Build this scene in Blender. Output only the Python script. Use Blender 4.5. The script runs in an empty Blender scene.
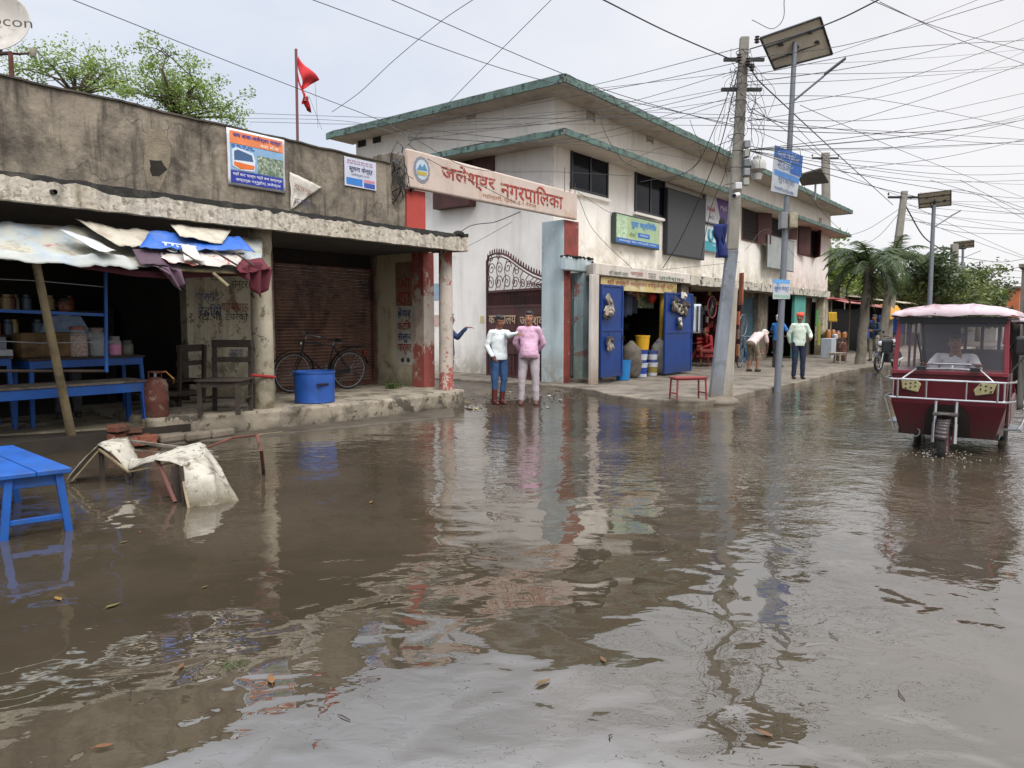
import bpy, bmesh, math, random
from mathutils import Vector, Matrix, noise
random.seed(7)
R = math.radians
SC = bpy.context.scene
COL = SC.collection
# ---------------------------------------------------------------- camera frame (street direction = +X, shop fronts face -Y)
FPX, CAMH = 735.0, 1.55
PITCH = math.atan(62/735); YAW = math.atan2(573, 735)
def ray(x, y):
    a = (x-512)/FPX; b = (384-y)/FPX
    cp, sp = math.cos(PITCH), math.sin(PITCH)
    fh = cp+b*sp; z = -sp+b*cp
    return Vector((fh*math.cos(YAW)+a*math.sin(YAW), fh*math.sin(YAW)-a*math.cos(YAW), z))
def G(x, y, h=0.0):                      # where the sight line meets the height h
    r = ray(x, y); t = (h-CAMH)/r.z; return Vector((r.x*t, r.y*t, h))
def PY(x, y, Y):                         # ... meets a wall parallel to the street
    r = ray(x, y); t = Y/r.y; return Vector((r.x*t, Y, CAMH+r.z*t))
def PX(x, y, X):                         # ... meets a wall square to the street
    r = ray(x, y); t = X/r.x; return Vector((X, r.y*t, CAMH+r.z*t))
def PD(x, y, d):
    r = ray(x, y); h = Vector((math.cos(YAW), math.sin(YAW), 0)); t = d/r.dot(h); return Vector((0, 0, CAMH))+r*t
# ---------------------------------------------------------------- objects
def tag(o, label=None, cat=None, group=None, kind=None):
    if label: o['label'] = label
    if cat: o['category'] = cat
    if group: o['group'] = group
    if kind: o['kind'] = kind
    return o
def thing(name, label, cat, loc=(0, 0, 0), group=None):
    o = bpy.data.objects.new(name, None); COL.objects.link(o); o.location = loc; o.empty_display_size = .2
    return tag(o, label, cat, group)
def origin(o):
    v = Vector((0, 0, 0))
    while o: v = v+Vector(o.location); o = o.parent
    return v
def dup(root, loc=None, rotz=None, label=None, group=None, parent=None):
    c = root.copy(); COL.objects.link(c)
    if parent: c.parent = parent
    if loc is not None: c.location = loc
    if rotz is not None: c.rotation_euler = (0, 0, rotz)
    if label: c['label'] = label
    if group: c['group'] = group
    for ch in list(root.children): dup(ch, parent=c)
    return c
class MB:
    def __init__(s): s.v = []; s.f = []
    def add(s, vs, fs):
        n = len(s.v); s.v += [Vector(p) for p in vs]; s.f += [tuple(i+n for i in f) for f in fs]; return s
    def box(s, x0, x1, y0, y1, z0, z1):
        return s.add([(x, y, z) for z in (z0, z1) for y in (y0, y1) for x in (x0, x1)],
                     [(0, 2, 3, 1), (4, 5, 7, 6), (0, 1, 5, 4), (2, 6, 7, 3), (0, 4, 6, 2), (1, 3, 7, 5)])
    def obox(s, c, size, M=None, taper=1):
        hx, hy, hz = [q/2 for q in size]; M = M or Matrix.Identity(3); c = Vector(c); vs = []
        for z in (-hz, hz):
            k = taper if z > 0 else 1
            for y in (-hy*k, hy*k):
                for x in (-hx*k, hx*k): vs.append(c+M @ Vector((x, y, z)))
        return s.add(vs, [(0, 2, 3, 1), (4, 5, 7, 6), (0, 1, 5, 4), (2, 6, 7, 3), (0, 4, 6, 2), (1, 3, 7, 5)])
    def beam(s, a, b, w, h, up=(0, 0, 1), taper=1):
        a = Vector(a); b = Vector(b); d = b-a; L = d.length
        if L < 1e-6: return s
        d.normalize(); u = Vector(up)
        if abs(d.dot(u)) > .98: u = Vector((0, 1, 0))
        x = u.cross(d).normalized(); y = d.cross(x)
        M = Matrix((x, y, d)).transposed()
        return s.obox((a+b)/2, (w, h, L), M, taper)
    def tube(s, pts, r, seg=8, caps=True):
        pts = [Vector(p) for p in pts]; n = len(pts)
        rs = r if isinstance(r, (list, tuple)) else [r]*n
        vs = []; fs = []; px = None
        for i, p in enumerate(pts):
            t = (pts[min(i+1, n-1)]-pts[max(i-1, 0)])
            t = t.normalized() if t.length > 1e-9 else Vector((0, 0, 1))
            if px is None:
                u = Vector((0, 0, 1)) if abs(t.z) < .9 else Vector((1, 0, 0)); px = (u-t*u.dot(t)).normalized()
            else:
                q = px-t*px.dot(t); px = q.normalized() if q.length > 1e-6 else px
            py = t.cross(px)
            for k in range(seg):
                a = 2*math.pi*k/seg; vs.append(p+(px*math.cos(a)+py*math.sin(a))*rs[i])
        for i in range(n-1):
            for k in range(seg):
                k2 = (k+1) % seg; fs.append((i*seg+k, i*seg+k2, (i+1)*seg+k2, (i+1)*seg+k))
        if caps: fs += [tuple(range(seg))[::-1], tuple((n-1)*seg+k for k in range(seg))]
        return s.add(vs, fs)
    def ring(s, c, rad, r, ax=(0, 1, 0), seg=28, ms=6, a0=0, a1=360):
        ax = Vector(ax).normalized(); u = Vector((0, 0, 1)) if abs(ax.z) < .9 else Vector((1, 0, 0))
        u = (u-ax*u.dot(ax)).normalized(); w = ax.cross(u); c = Vector(c)
        n = max(3, int(seg*abs(a1-a0)/360)); P = [c+(u*math.cos(R(a0+(a1-a0)*i/n))+w*math.sin(R(a0+(a1-a0)*i/n)))*rad for i in range(n+1)]
        return s.tube(P, r, ms, caps=abs(a1-a0) < 359)
    def lathe(s, prof, c=(0, 0, 0), seg=20, M=None, jit=0):
        c = Vector(c); vs = []; fs = []; n = len(prof)
        for (r, z) in prof:
            for k in range(seg):
                a = 2*math.pi*k/seg; rr = r*(1+jit*(random.random()-.5)); p = Vector((rr*math.cos(a), rr*math.sin(a), z)); vs.append(c+(M @ p if M else p))
        for i in range(n-1):
            for k in range(seg):
                k2 = (k+1) % seg; fs.append((i*seg+k, i*seg+k2, (i+1)*seg+k2, (i+1)*seg+k))
        fs += [tuple(range(seg))[::-1], tuple((n-1)*seg+k for k in range(seg))]
        return s.add(vs, fs)
    def ell(s, c, r, seg=14, rings=9, M=None):
        return s.lathe([(max(1e-4, math.sin(math.pi*i/rings)), -math.cos(math.pi*i/rings)) for i in range(rings+1)], c, seg,
                       (M or Matrix.Identity(3)) @ Matrix.Diagonal(Vector(r)))
    def cap(s, a, ra, b, rb, seg=12):
        a = Vector(a); b = Vector(b); d = (b-a); L = d.length; d = d.normalized() if L > 1e-6 else Vector((0, 0, 1))
        P = []; Q = []
        for i in range(5):
            t = math.pi/2*i/4; P.append(a-d*ra*math.cos(t)); Q.append(max(1e-4, ra*math.sin(t)))
        for i in range(5):
            t = math.pi/2*i/4; P.append(b+d*rb*math.sin(t)); Q.append(max(1e-4, rb*math.cos(t)))
        return s.tube(P, Q, seg)
    def quad(s, a, b, c, d): return s.add([a, b, c, d], [(0, 1, 2, 3)])
    def poly(s, pts): return s.add(pts, [tuple(range(len(pts)))])
    def prism(s, pts, z0, z1):
        n = len(pts)
        return s.add([(p[0], p[1], z0) for p in pts]+[(p[0], p[1], z1) for p in pts],
                     [tuple(range(n))[::-1], tuple(range(n, 2*n))]+[(i, (i+1) % n, n+(i+1) % n, n+i) for i in range(n)])
    def extr(s, pts, d):                 # flat polygon pushed along d
        n = len(pts); d = Vector(d)
        return s.add([Vector(p) for p in pts]+[Vector(p)+d for p in pts],
                     [tuple(range(n))[::-1], tuple(range(n, 2*n))]+[(i, (i+1) % n, n+(i+1) % n, n+i) for i in range(n)])
    def grid(s, fn, nu, nv):
        vs = [fn(i/nu, j/nv) for j in range(nv+1) for i in range(nu+1)]
        return s.add(vs, [(j*(nu+1)+i, j*(nu+1)+i+1, (j+1)*(nu+1)+i+1, (j+1)*(nu+1)+i) for j in range(nv) for i in range(nu)])
    def xf(s, M):
        s.v = [M @ p for p in s.v]; return s
    def build(s, name, m, parent=None, smooth=False, bevel=0, solid=0, fix=True):
        off = origin(parent) if parent else None
        if off is None:
            xs = [p.x for p in s.v]; ys = [p.y for p in s.v]; zs = [p.z for p in s.v]
            off = Vector(((min(xs)+max(xs))/2, (min(ys)+max(ys))/2, min(zs)))
        me = bpy.data.meshes.new(name); me.from_pydata([p-off for p in s.v], [], s.f)
        if fix:
            bm = bmesh.new(); bm.from_mesh(me); bmesh.ops.recalc_face_normals(bm, faces=bm.faces); bm.to_mesh(me); bm.free()
        if m: me.materials.append(m)
        o = bpy.data.objects.new(name, me); COL.objects.link(o)
        if parent: o.parent = parent
        else: o.location = off
        if smooth:
            for p in me.polygons: p.use_smooth = True
            if smooth != 'all':
                try: me.set_sharp_from_angle(angle=R(40))
                except Exception: pass
        if solid:
            q = o.modifiers.new('s', 'SOLIDIFY'); q.thickness = solid
        if bevel:
            b = o.modifiers.new('b', 'BEVEL'); b.width = bevel; b.segments = 2; b.limit_method = 'ANGLE'; b.angle_limit = R(50)
        return o
# ---------------------------------------------------------------- materials
def rgb(h):
    h = h.lstrip('#'); c = [int(h[i:i+2], 16)/255 for i in (0, 2, 4)]
    return tuple((x/12.92 if x <= .04045 else ((x+.055)/1.055)**2.4) for x in c)
def c4(c): return (c[0], c[1], c[2], 1)
class NT:
    def __init__(s, m): s.t = m.node_tree; s.n = s.t.nodes; s.l = s.t.links
    def new(s, typ, **k):
        n = s.n.new(typ)
        for a, b in k.items():
            if a.startswith('i_'): n.inputs[a[2:].replace('_', ' ')].default_value = b
            else: setattr(n, a, b)
        return n
    def link(s, a, b): s.l.new(a, b)
    def noise(s, vec, scale, detail=4, rough=.6, dist=0):
        n = s.new('ShaderNodeTexNoise'); n.inputs['Scale'].default_value = scale; n.inputs['Detail'].default_value = detail
        n.inputs['Roughness'].default_value = rough; n.inputs['Distortion'].default_value = dist
        if vec: s.link(vec, n.inputs['Vector'])
        return n.outputs['Fac']
    def ramp(s, fac, a, b, lo=0., hi=1.):
        n = s.new('ShaderNodeMapRange'); n.clamp = True
        n.inputs['From Min'].default_value = a; n.inputs['From Max'].default_value = b; n.inputs['To Min'].default_value = lo; n.inputs['To Max'].default_value = hi
        s.link(fac, n.inputs['Value']); return n.outputs['Result']
    def math(s, op, a, b=None):
        n = s.new('ShaderNodeMath', operation=op)
        for i, q in enumerate((a, b)):
            if q is None: continue
            if isinstance(q, (int, float)): n.inputs[i].default_value = q
            else: s.link(q, n.inputs[i])
        return n.outputs[0]
    def mix(s, fac, a, b, mode='MIX'):
        n = s.new('ShaderNodeMix', data_type='RGBA', blend_type=mode)
        for i, q in ((0, fac), (6, a), (7, b)):
            if isinstance(q, (int, float)): n.inputs[i].default_value = q
            elif isinstance(q, tuple): n.inputs[i].default_value = c4(q)
            else: s.link(q, n.inputs[i])
        return n.outputs[2]
    def mapv(s, vec, sc=(1, 1, 1), loc=(0, 0, 0)):
        n = s.new('ShaderNodeMapping'); n.inputs['Scale'].default_value = sc; n.inputs['Location'].default_value = loc; s.link(vec, n.inputs['Vector']); return n.outputs[0]
MATS = {}
def mat(name, col, rough=.75, metal=0, var=.18, scale=2.5, dirt=None, dirt_lo=.52, dirt_hi=.62, dscale=1.6, streak=None, streak_amt=.6, sscale=3.,
        grime=None, chips=None, chip_lo=.6, chip_scale=6, bump=.15, bscale=40, coords='world', spec=None, tint=None, reds=None, cracks=False):
    if name in MATS: return MATS[name]
    m = bpy.data.materials.new(name); m.use_nodes = True; t = NT(m); b = t.n['Principled BSDF']
    if coords == 'world': vec = t.new('ShaderNodeNewGeometry').outputs['Position']
    else: vec = t.new('ShaderNodeTexCoord').outputs['Object']
    col = rgb(col) if isinstance(col, str) else col
    lo = tuple(x*(1-var) for x in col); hi = tuple(min(1, x*(1+var)) for x in col)
    n1 = t.noise(vec, scale, 5, .65)
    out = t.mix(t.ramp(n1, .3, .7), lo, hi)
    if tint:
        out = t.mix(t.ramp(t.noise(t.mapv(vec, (1, 1, 1), (7, 3, 1)), scale*.6, 4), .45, .65, 0, .8), out, rgb(tint))
    if reds:                             # flaked red coat: thick at the foot and the head of the pillar
        sz = t.new('ShaderNodeSeparateXYZ'); t.link(vec, sz.inputs[0])
        band = t.math('MAXIMUM', t.ramp(sz.outputs[2], reds[1]-.3, reds[1]+.2, reds[3], 0), t.ramp(sz.outputs[2], reds[2]-.3, reds[2]+.3, 0, reds[3]))
        k = t.math('ADD', t.noise(t.mapv(vec, (1, 1, .6), (3, 9, 4)), 7, 8, .75, .3), band)
        out = t.mix(t.ramp(k, .585, .615, 0, .9), out, rgb(reds[0]))
    if chips:
        out = t.mix(t.ramp(t.noise(t.mapv(vec, (1, 1, 1), (3, 9, 4)), chip_scale, 7, .7, .4), chip_lo, chip_lo+.035), out, rgb(chips))
    if dirt:
        out = t.mix(t.ramp(t.noise(t.mapv(vec, (1, 1, 1), (11, 5, 2)), dscale, 8, .7, .3), dirt_lo, dirt_hi, 0, .85), out, rgb(dirt))
    if streak:
        sv = t.noise(t.mapv(vec, (1, 1, .12), (1, 2, 3)), sscale, 6, .65)
        out = t.mix(t.ramp(sv, .5, .72, 0, streak_amt), out, rgb(streak))
    if cracks:                           # hairline cracks and trowel patches
        v = t.new('ShaderNodeTexVoronoi', feature='DISTANCE_TO_EDGE'); v.inputs['Scale'].default_value = .55
        wv = t.new('ShaderNodeVectorMath', operation='ADD'); nn = t.new('ShaderNodeTexNoise'); nn.inputs['Scale'].default_value = 2.5; t.link(vec, nn.inputs['Vector']); t.link(vec, wv.inputs[0]); t.link(nn.outputs['Color'], wv.inputs[1]); t.link(wv.outputs[0], v.inputs['Vector'])
        out = t.mix(t.ramp(v.outputs['Distance'], .003, .008, .45, 0), out, rgb('#1f1b17'))
    if grime:                            # (colour, z from, z to): dirt that climbs from the foot of a wall
        g, z0, z1 = grime
        sz = t.new('ShaderNodeSeparateXYZ'); t.link(vec, sz.inputs[0])
        hgt = t.ramp(sz.outputs[2], z0, z1, 1, 0)
        k = t.math('MULTIPLY', hgt, t.ramp(t.noise(vec, 2.3, 7, .7, .3), .3, .55))
        out = t.mix(k, out, rgb(g))
    t.link(out, b.inputs['Base Color'])
    b.inputs['Roughness'].default_value = rough; b.inputs['Metallic'].default_value = metal
    if spec is not None: b.inputs['Specular IOR Level'].default_value = spec
    if bump:
        bn = t.new('ShaderNodeBump'); bn.inputs['Strength'].default_value = bump; bn.inputs['Distance'].default_value = .02
        t.link(t.noise(vec, bscale, 6, .65), bn.inputs['Height']); t.link(bn.outputs[0], b.inputs['Normal'])
    MATS[name] = m; return m
def flat(h, rough=.6, **k):
    k.setdefault('var', .12); k.setdefault('scale', 6); k.setdefault('bump', .05)
    return mat('paint_'+h.strip('#')+('_%d' % int(rough*100)), h, rough, **k)
def text(body, O, U, V, m, parent, name='lettering', off=None, fill=None, bold=0.0):
    """lettering stretched to fill the box O, O+U, O+V"""
    c = bpy.data.curves.new('t', 'FONT'); c.body = body; c.size = 1; c.resolution_u = 3
    if fill: c.space_line = fill
    o = bpy.data.objects.new('t', c); COL.objects.link(o)
    dg = bpy.context.evaluated_depsgraph_get(); me = bpy.data.meshes.new_from_object(o.evaluated_get(dg))
    xs = [v.co.x for v in me.vertices]; ys = [v.co.y for v in me.vertices]
    x0, x1, y0, y1 = min(xs), max(xs), min(ys), max(ys)
    O = Vector(O); U = Vector(U); V = Vector(V); n = U.cross(V).normalized(); off = .004 if off is None else off
    mb = MB(); mb.v = [O+U*((v.co.x-x0)/(x1-x0))+V*((v.co.y-y0)/(y1-y0))+n*off for v in me.vertices]
    mb.f = [tuple(p.vertices) for p in me.polygons]
    if bold:
        v0, f0 = list(mb.v), list(mb.f); e = bold*V.length*1.6
        for k, (a, b) in enumerate(((1, 0), (0, 1), (1, 1))):
            mb.add([p+U.normalized()*a*e+V.normalized()*b*e+n*.0006*(k+1) for p in v0], f0)
    bpy.data.objects.remove(o); bpy.data.curves.remove(c); bpy.data.meshes.remove(me)
    return mb.build(name, m, parent, fix=False)
# ---------------------------------------------------------------- palette
M = dict(
 concrete=mat('weathered_concrete', '#776e61', .9, var=.3, scale=2.2, dirt='#3b352e', dirt_lo=.46, dirt_hi=.64, dscale=1.7, streak='#26221d', streak_amt=.9, sscale=7, bump=.9, bscale=9, tint='#968c7b', cracks=True),
 fascia=mat('peeling_fascia', '#b5aea0', .9, var=.35, scale=14, chips='#857d70', chip_lo=.55, chip_scale=11, dirt='#8d7c55', dirt_lo=.54, dirt_hi=.68, dscale=1.1, streak='#4a443a', streak_amt=.75, sscale=6, bump=.9, bscale=14),
 moss=mat('black_moss', '#141310', .95, var=.4, scale=14, dirt='#3d3a31', bump=.9, bscale=30),
 creampaint=mat('cream_limewash', '#b0a894', .9, var=.16, scale=3, chips='#6d6657', chip_lo=.56, chip_scale=7, dirt='#6d6347', dirt_lo=.56, dirt_hi=.62, streak='#4d4636', streak_amt=.7, bump=.3, bscale=20, grime=('#5c5540', .2, 1.3)),
 redpaint=mat('flaking_red_paint', '#8a423a', .85, var=.16, chips='#a3948a', chip_lo=.62, chip_scale=7, dirt='#6a352e', bump=.3, bscale=20, grime=('#6b2a24', .2, .7)),
 whitewall=mat('white_limewash', '#e2ded8', .9, var=.06, scale=1.1, dirt='#a89f92', dirt_lo=.6, dirt_hi=.78, dscale=.8, streak='#a89f92', streak_amt=.35, sscale=2.6, bump=.15, bscale=10, grime=('#7a705a', -.1, .95)),
 whitewall2=mat('stained_white_facade', '#ebe7e0', .9, var=.05, scale=1.1, dirt='#bdb39c', dirt_lo=.62, dirt_hi=.75, dscale=.9, streak='#a39a8c', streak_amt=.4, sscale=1.7, chips='#5f594f', chip_lo=.67, chip_scale=1.6, bump=.15, bscale=10, grime=('#8b7c5e', 2.4, 4.4)),
 teal=mat('turquoise_roof_edge', '#587069', .8, var=.25, chips='#2c3430', chip_lo=.53, chip_scale=6, streak='#39443f', streak_amt=.85, dirt='#4c5a53', bump=.3),
 soffit=mat('soffit_plaster', '#aaa196', .9, var=.12, dirt='#7a7266', dirt_lo=.5, dirt_hi=.7, dscale=1.2),
 wood=mat('old_dark_wood', '#3a3029', .8, var=.35, scale=9, streak='#221b16', bump=.4, bscale=30),
 greywood=mat('grey_weathered_wood', '#6d6459', .85, var=.3, scale=8, dirt='#3e372f', bump=.5, bscale=30),
 bamboo=mat('bamboo', '#7f7358', .7, var=.25, scale=6, dirt='#4c432f', bump=.2),
 blue=mat('worn_blue_paint', '#0b4c98', .55, var=.2, scale=4, chips='#3f3a33', chip_lo=.63, chip_scale=11, dirt='#2a4568', dirt_lo=.52, dirt_hi=.7, dscale=5, streak='#0a2c62', streak_amt=.5, bump=.15),
 bluedoor=mat('blue_steel_door', '#093476', .5, var=.15, scale=2, streak='#0b2558', streak_amt=.5, dirt='#1b3b78', bump=.08, grime=('#1c2c48', .1, .5)),
 shutter=mat('rusty_shutter', '#806253', .7, metal=.1, var=.2, scale=1.2, streak='#3b2622', streak_amt=.8, dirt='#4f3a33', bump=.1),
 rust=mat('rusted_iron', '#5a3328', .85, var=.35, scale=12, dirt='#2c1a15', bump=.3),
 gate=mat('maroon_gate_paint', '#4a231f', .6, var=.2, scale=5, dirt='#241310', bump=.1),
 paleblue=mat('pale_blue_paint', '#a3b1b4', .85, var=.1, chips='#c1bcb2', chip_lo=.6, chip_scale=5, streak='#5d6a68', streak_amt=.5, grime=('#7b6f5d', 0, 1.0), bump=.2),
 iron=mat('dark_iron', '#2a2a2b', .5, metal=.6, var=.2, scale=9, bump=.05),
 black=mat('black_plastic', '#131313', .45, var=.2, scale=9, bump=.05),
 rubber=mat('rubber', '#161616', .8, var=.3, scale=20, bump=.2),
 chrome=mat('dull_chrome', '#b5b5b5', .28, metal=.95, var=.08, scale=20, bump=.03, dirt='#7a756c', dirt_lo=.6, dirt_hi=.75, dscale=12),
 steel=mat('galvanised_steel', '#82868a', .5, metal=.5, var=.15, scale=10, bump=.06),
 pole=mat('pole_concrete', '#817d74', .9, var=.15, scale=5, streak='#56524a', streak_amt=.6, bump=.25, bscale=30),
 pave=mat('pavement_concrete', '#70675a', .85, var=.3, scale=1.6, dirt='#3c362d', dirt_lo=.48, dirt_hi=.62, dscale=1.6, bump=.6, bscale=14),
 brick=mat('broken_brick', '#7c4a38', .9, var=.3, scale=9, dirt='#4c3a30', bump=.5),
 dark=mat('interior_shade', '#231e1a', .95, var=.4, scale=3, bump=.1),  # near-black colour stands in for the shade inside rooms and openings
 skin=mat('skin_brown', '#7a4f3a', .55, var=.06, bump=.02, coords='obj'), skin2=mat('skin_tan', '#96654c', .55, var=.06, bump=.02, coords='obj'),
 hair=mat('black_hair', '#0d0b0a', .5, var=.3, scale=60, bump=.5, bscale=150, coords='obj'),
)
def cloth(h, rough=.85, **k):
    return mat('cloth_'+h.strip('#'), h, rough, var=k.pop('var', .07), scale=k.pop('scale', 7), bump=.12, bscale=60, coords='obj', **k)
# ================================================================= camera, sky, light
cam = bpy.data.cameras.new('camera'); cam.sensor_width = 36; cam.lens = 36*FPX/1024; cam.clip_end = 2000; cam.clip_start = .05
co = bpy.data.objects.new('camera', cam); COL.objects.link(co); co.location = (0, 0, CAMH)
co.rotation_euler = (math.pi/2-PITCH, 0, YAW-math.pi/2); SC.camera = co
SC.render.engine = 'CYCLES'; SC.cycles.use_denoising = True
try: SC.cycles.denoiser = 'OPENIMAGEDENOISE'
except Exception: pass
SC.cycles.max_bounces = 7; SC.cycles.transparent_max_bounces = 16; SC.cycles.caustics_reflective = False; SC.cycles.caustics_refractive = False
SC.view_settings.view_transform = 'Standard'; SC.view_settings.look = 'None'; SC.view_settings.exposure = 0
w = bpy.data.worlds.new('World'); SC.world = w; w.use_nodes = True; t = NT(w)
bg = t.n['Background']; sky = t.new('ShaderNodeTexSky'); sky.sky_type = 'NISHITA'; sky.sun_disc = False
SUN_EL, SUN_AZ = R(50), R(238)
sky.sun_elevation = SUN_EL; sky.sun_rotation = math.pi/2-SUN_AZ; sky.dust_density = 3; sky.air_density = 1
tc = t.new('ShaderNodeTexCoord').outputs['Generated']
sx = t.new('ShaderNodeSeparateXYZ'); t.link(tc, sx.inputs[0])
side = t.ramp(t.math('SUBTRACT', t.math('MULTIPLY', sx.outputs[1], .9), t.math('MULTIPLY', sx.outputs[0], .45)), -.35, .75)     # bluer cloud gap to the left of the street
cl = t.noise(t.mapv(tc, (1, 1, 2.4)), 2.2, 6, .55, .3)
white = t.mix(t.ramp(cl, .35, .7), (.88, .87, .89), (.96, .95, .965))
blue = t.mix(t.ramp(cl, .35, .65), (.64, .72, .87), (.82, .86, .93))
cloud = t.mix(side, white, blue)
strength = t.new('ShaderNodeVectorMath', operation='SCALE'); t.link(sky.outputs[0], strength.inputs[0]); strength.inputs['Scale'].default_value = .1
up = t.ramp(sx.outputs[2], .45, .85, 1.0, 3.8)                     # an overcast sky is brightest overhead
vs_ = t.new('ShaderNodeVectorMath', operation='SCALE'); t.link(t.mix(.9, strength.outputs[0], cloud), vs_.inputs[0]); t.link(up, vs_.inputs['Scale'])
t.link(vs_.outputs[0], bg.inputs['Color']); bg.inputs['Strength'].default_value = 1.08
sl = bpy.data.lights.new('sun', 'SUN'); sl.energy = 2.2; sl.angle = R(25); sl.color = (1, .97, .93)
so = bpy.data.objects.new('sun', sl); COL.objects.link(so); so.rotation_euler = (math.pi/2-SUN_EL, 0, SUN_AZ+math.pi/2)
# ================================================================= ground, flood water, pavement
def sm(x, a, b):
    k = max(0, min(1, (x-a)/(b-a))); return k*k*(3-2*k)
def fb(x, y, s=1.0, z=0.0):
    return noise.fractal(Vector((x*s, y*s, z)), 1.0, 2.0, 5)
def H(x, y):
    h = -.13+.03*fb(x, y, .3)
    h += sm(y, 7.7, 9.6)*.17*sm(x, 8.8, 10)*(1-sm(x, 20, 24))+.02*sm(y, 7, 9)*fb(x, y, 1.7)
    h += sm(y, 8.6, 9.6)*.12*(1-sm(x, 8, 9))
    h += sm(x, 46, 62)*.2+sm(-y, 9, 14)*.25
    return h
xs = [-70, -30, -12, -4, 0, 3]+[4+.3*i for i in range(14)]+[8.2+.09*i for i in range(96)]+[17+.6*i for i in range(14)]+[26+3*i for i in range(12)]+[65, 80, 110, 160, 250, 420, 700]
ys = [-300, -120, -60, -30, -18, -12, -9, -6, -3, 0, 2, 4, 5, 6, 6.6]+[7+.09*i for i in range(52)]+[12+.5*i for i in range(8)]+[17, 20, 30, 60, 140, 400]
mb = MB(); nx = len(xs); mb.v = [Vector((x, y, H(x, y))) for y in ys for x in xs]
mb.f = [(j*nx+i, j*nx+i+1, (j+1)*nx+i+1, (j+1)*nx+i) for j in range(len(ys)-1) for i in range(nx-1)]
mud = mat('wet_mud', '#51473a', .55, var=.35, scale=2.2, dirt='#2c261f', dirt_lo=.45, dirt_hi=.6, dscale=3, bump=.8, bscale=18)
ground = mb.build('ground', mud, smooth='all'); ground.location = (0, 0, 0)
for v, p in zip(ground.data.vertices, mb.v): v.co = p
tag(ground, kind='structure')
# water
m = bpy.data.materials.new('muddy_flood_water'); m.use_nodes = True; t = NT(m); pb = t.n['Principled BSDF']; out = t.n['Material Output']
pos = t.new('ShaderNodeNewGeometry').outputs['Position']; sp = t.new('ShaderNodeSeparateXYZ'); t.link(pos, sp.inputs[0])
def dist2(cx, cy, a, b, kx=1., ky=1.):
    d = t.new('ShaderNodeVectorMath', operation='LENGTH'); t.link(t.mapv(pos, (kx, ky, 0), (-cx*kx, -cy*ky, 0)), d.inputs[0]); return t.ramp(d.outputs['Value'], a, b, 1, 0)
chop = t.ramp(t.math('ADD', sp.outputs[0], t.math('MULTIPLY', sp.outputs[1], .35)), 4.2, 9.5, .0, 1)
wake = dist2(10.6, 1.1, .4, 3.6, .55, 1)
turb = t.noise(pos, .45, 4, .6, .4)
brown = t.mix(t.ramp(turb, .38, .62), rgb('#3b342a'), rgb('#484035'))
brown = t.mix(t.ramp(t.noise(t.mapv(pos, (1, 1, 1), (5, 1, 0)), 1.3, 5, .6, .6), .5, .66, 0, .5), brown, rgb('#363225'))
near = t.ramp(t.math('ADD', sp.outputs[0], sp.outputs[1]), 1, 8, 1, 0)
brown = t.mix(t.math('MULTIPLY', near, .35), brown, rgb('#322e20'))
t.link(brown, pb.inputs['Base Color']); pb.inputs['Roughness'].default_value = .006
pb.inputs['IOR'].default_value = 2.6
def nz(sc, vec=None, d=2, r=.5, dist=0.0, sx_=1., sy_=.85, rot=37.9):   # crests lie across the street
    mp = t.new('ShaderNodeMapping'); mp.inputs['Rotation'].default_value = (0, 0, -R(rot)); t.link(pos, mp.inputs['Vector'])
    return t.noise(t.mapv(mp.outputs[0], (sx_, sy_, 1)), sc, d, r, dist)
def mul(a, b): return t.math('MULTIPLY', a, b)
def add(*a):
    r = a[0]
    for q in a[1:]: r = t.math('ADD', r, q)
    return r
gust = t.ramp(t.noise(t.mapv(pos, (1, 1, 1), (2, 8, 0)), .35, 2, .5), .38, .62, .35, 1.)
hgt = add(mul(nz(1.1, d=1, sx_=1.0), .022),                        # long soft swell
          mul(nz(3.3, d=1, dist=.55), .0092),
          mul(mul(nz(8.5, d=2, sx_=1.5, dist=.5), gust), t.math('ADD', .0011, mul(chop, .0066))),
          mul(mul(nz(19, d=2, sx_=1.3), gust), t.math('ADD', .00005, mul(chop, .0013))),
          mul(nz(7, d=3, dist=.8), mul(wake, .012)), mul(nz(26, d=3), mul(wake, .0028)))
bn = t.new('ShaderNodeBump'); bn.inputs['Strength'].default_value = 1; bn.inputs['Distance'].default_value = 1.0
t.link(hgt, bn.inputs['Height']); t.link(bn.outputs[0], pb.inputs['Normal'])
WATER = m
water = MB().grid(lambda u, v: Vector((-70+150*u, -40+64*v, 0)), 10, 8).build('water', WATER)
tag(water, kind='structure')
# pavement on the far side of the road
edge = [G(594, 390, .1), G(612, 395, .1), G(635, 398, .1), G(665, 400, .1), G(695, 401, .1), G(722, 399, .1), G(745, 393, .1), G(774, 387, .1), G(800, 382, .1), G(840, 371.5, .1), G(889, 364.5, .1), Vector((50, 5.0, .1)), Vector((90, 4.6, .1))]
fine = []
for a, b in zip(edge[:-1], edge[1:]):
    n = max(1, int((b-a).length/.3)) if a.x < 30 else 1
    for i in range(n):
        p = a.lerp(b, i/n); fine.append(Vector((p.x, p.y+.05*fb(p.x, p.y, 2.2)*(1 if i else .4), 0)))
pts = [(p.x, p.y) for p in fine]+[(90, 30), (13.9, 30), (13.9, 9.6)]
tag(MB().prism(pts, -.3, .11).build('pavement', M['pave'], bevel=.025), kind='structure')
def V_(*a): return Vector(a)
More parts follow.
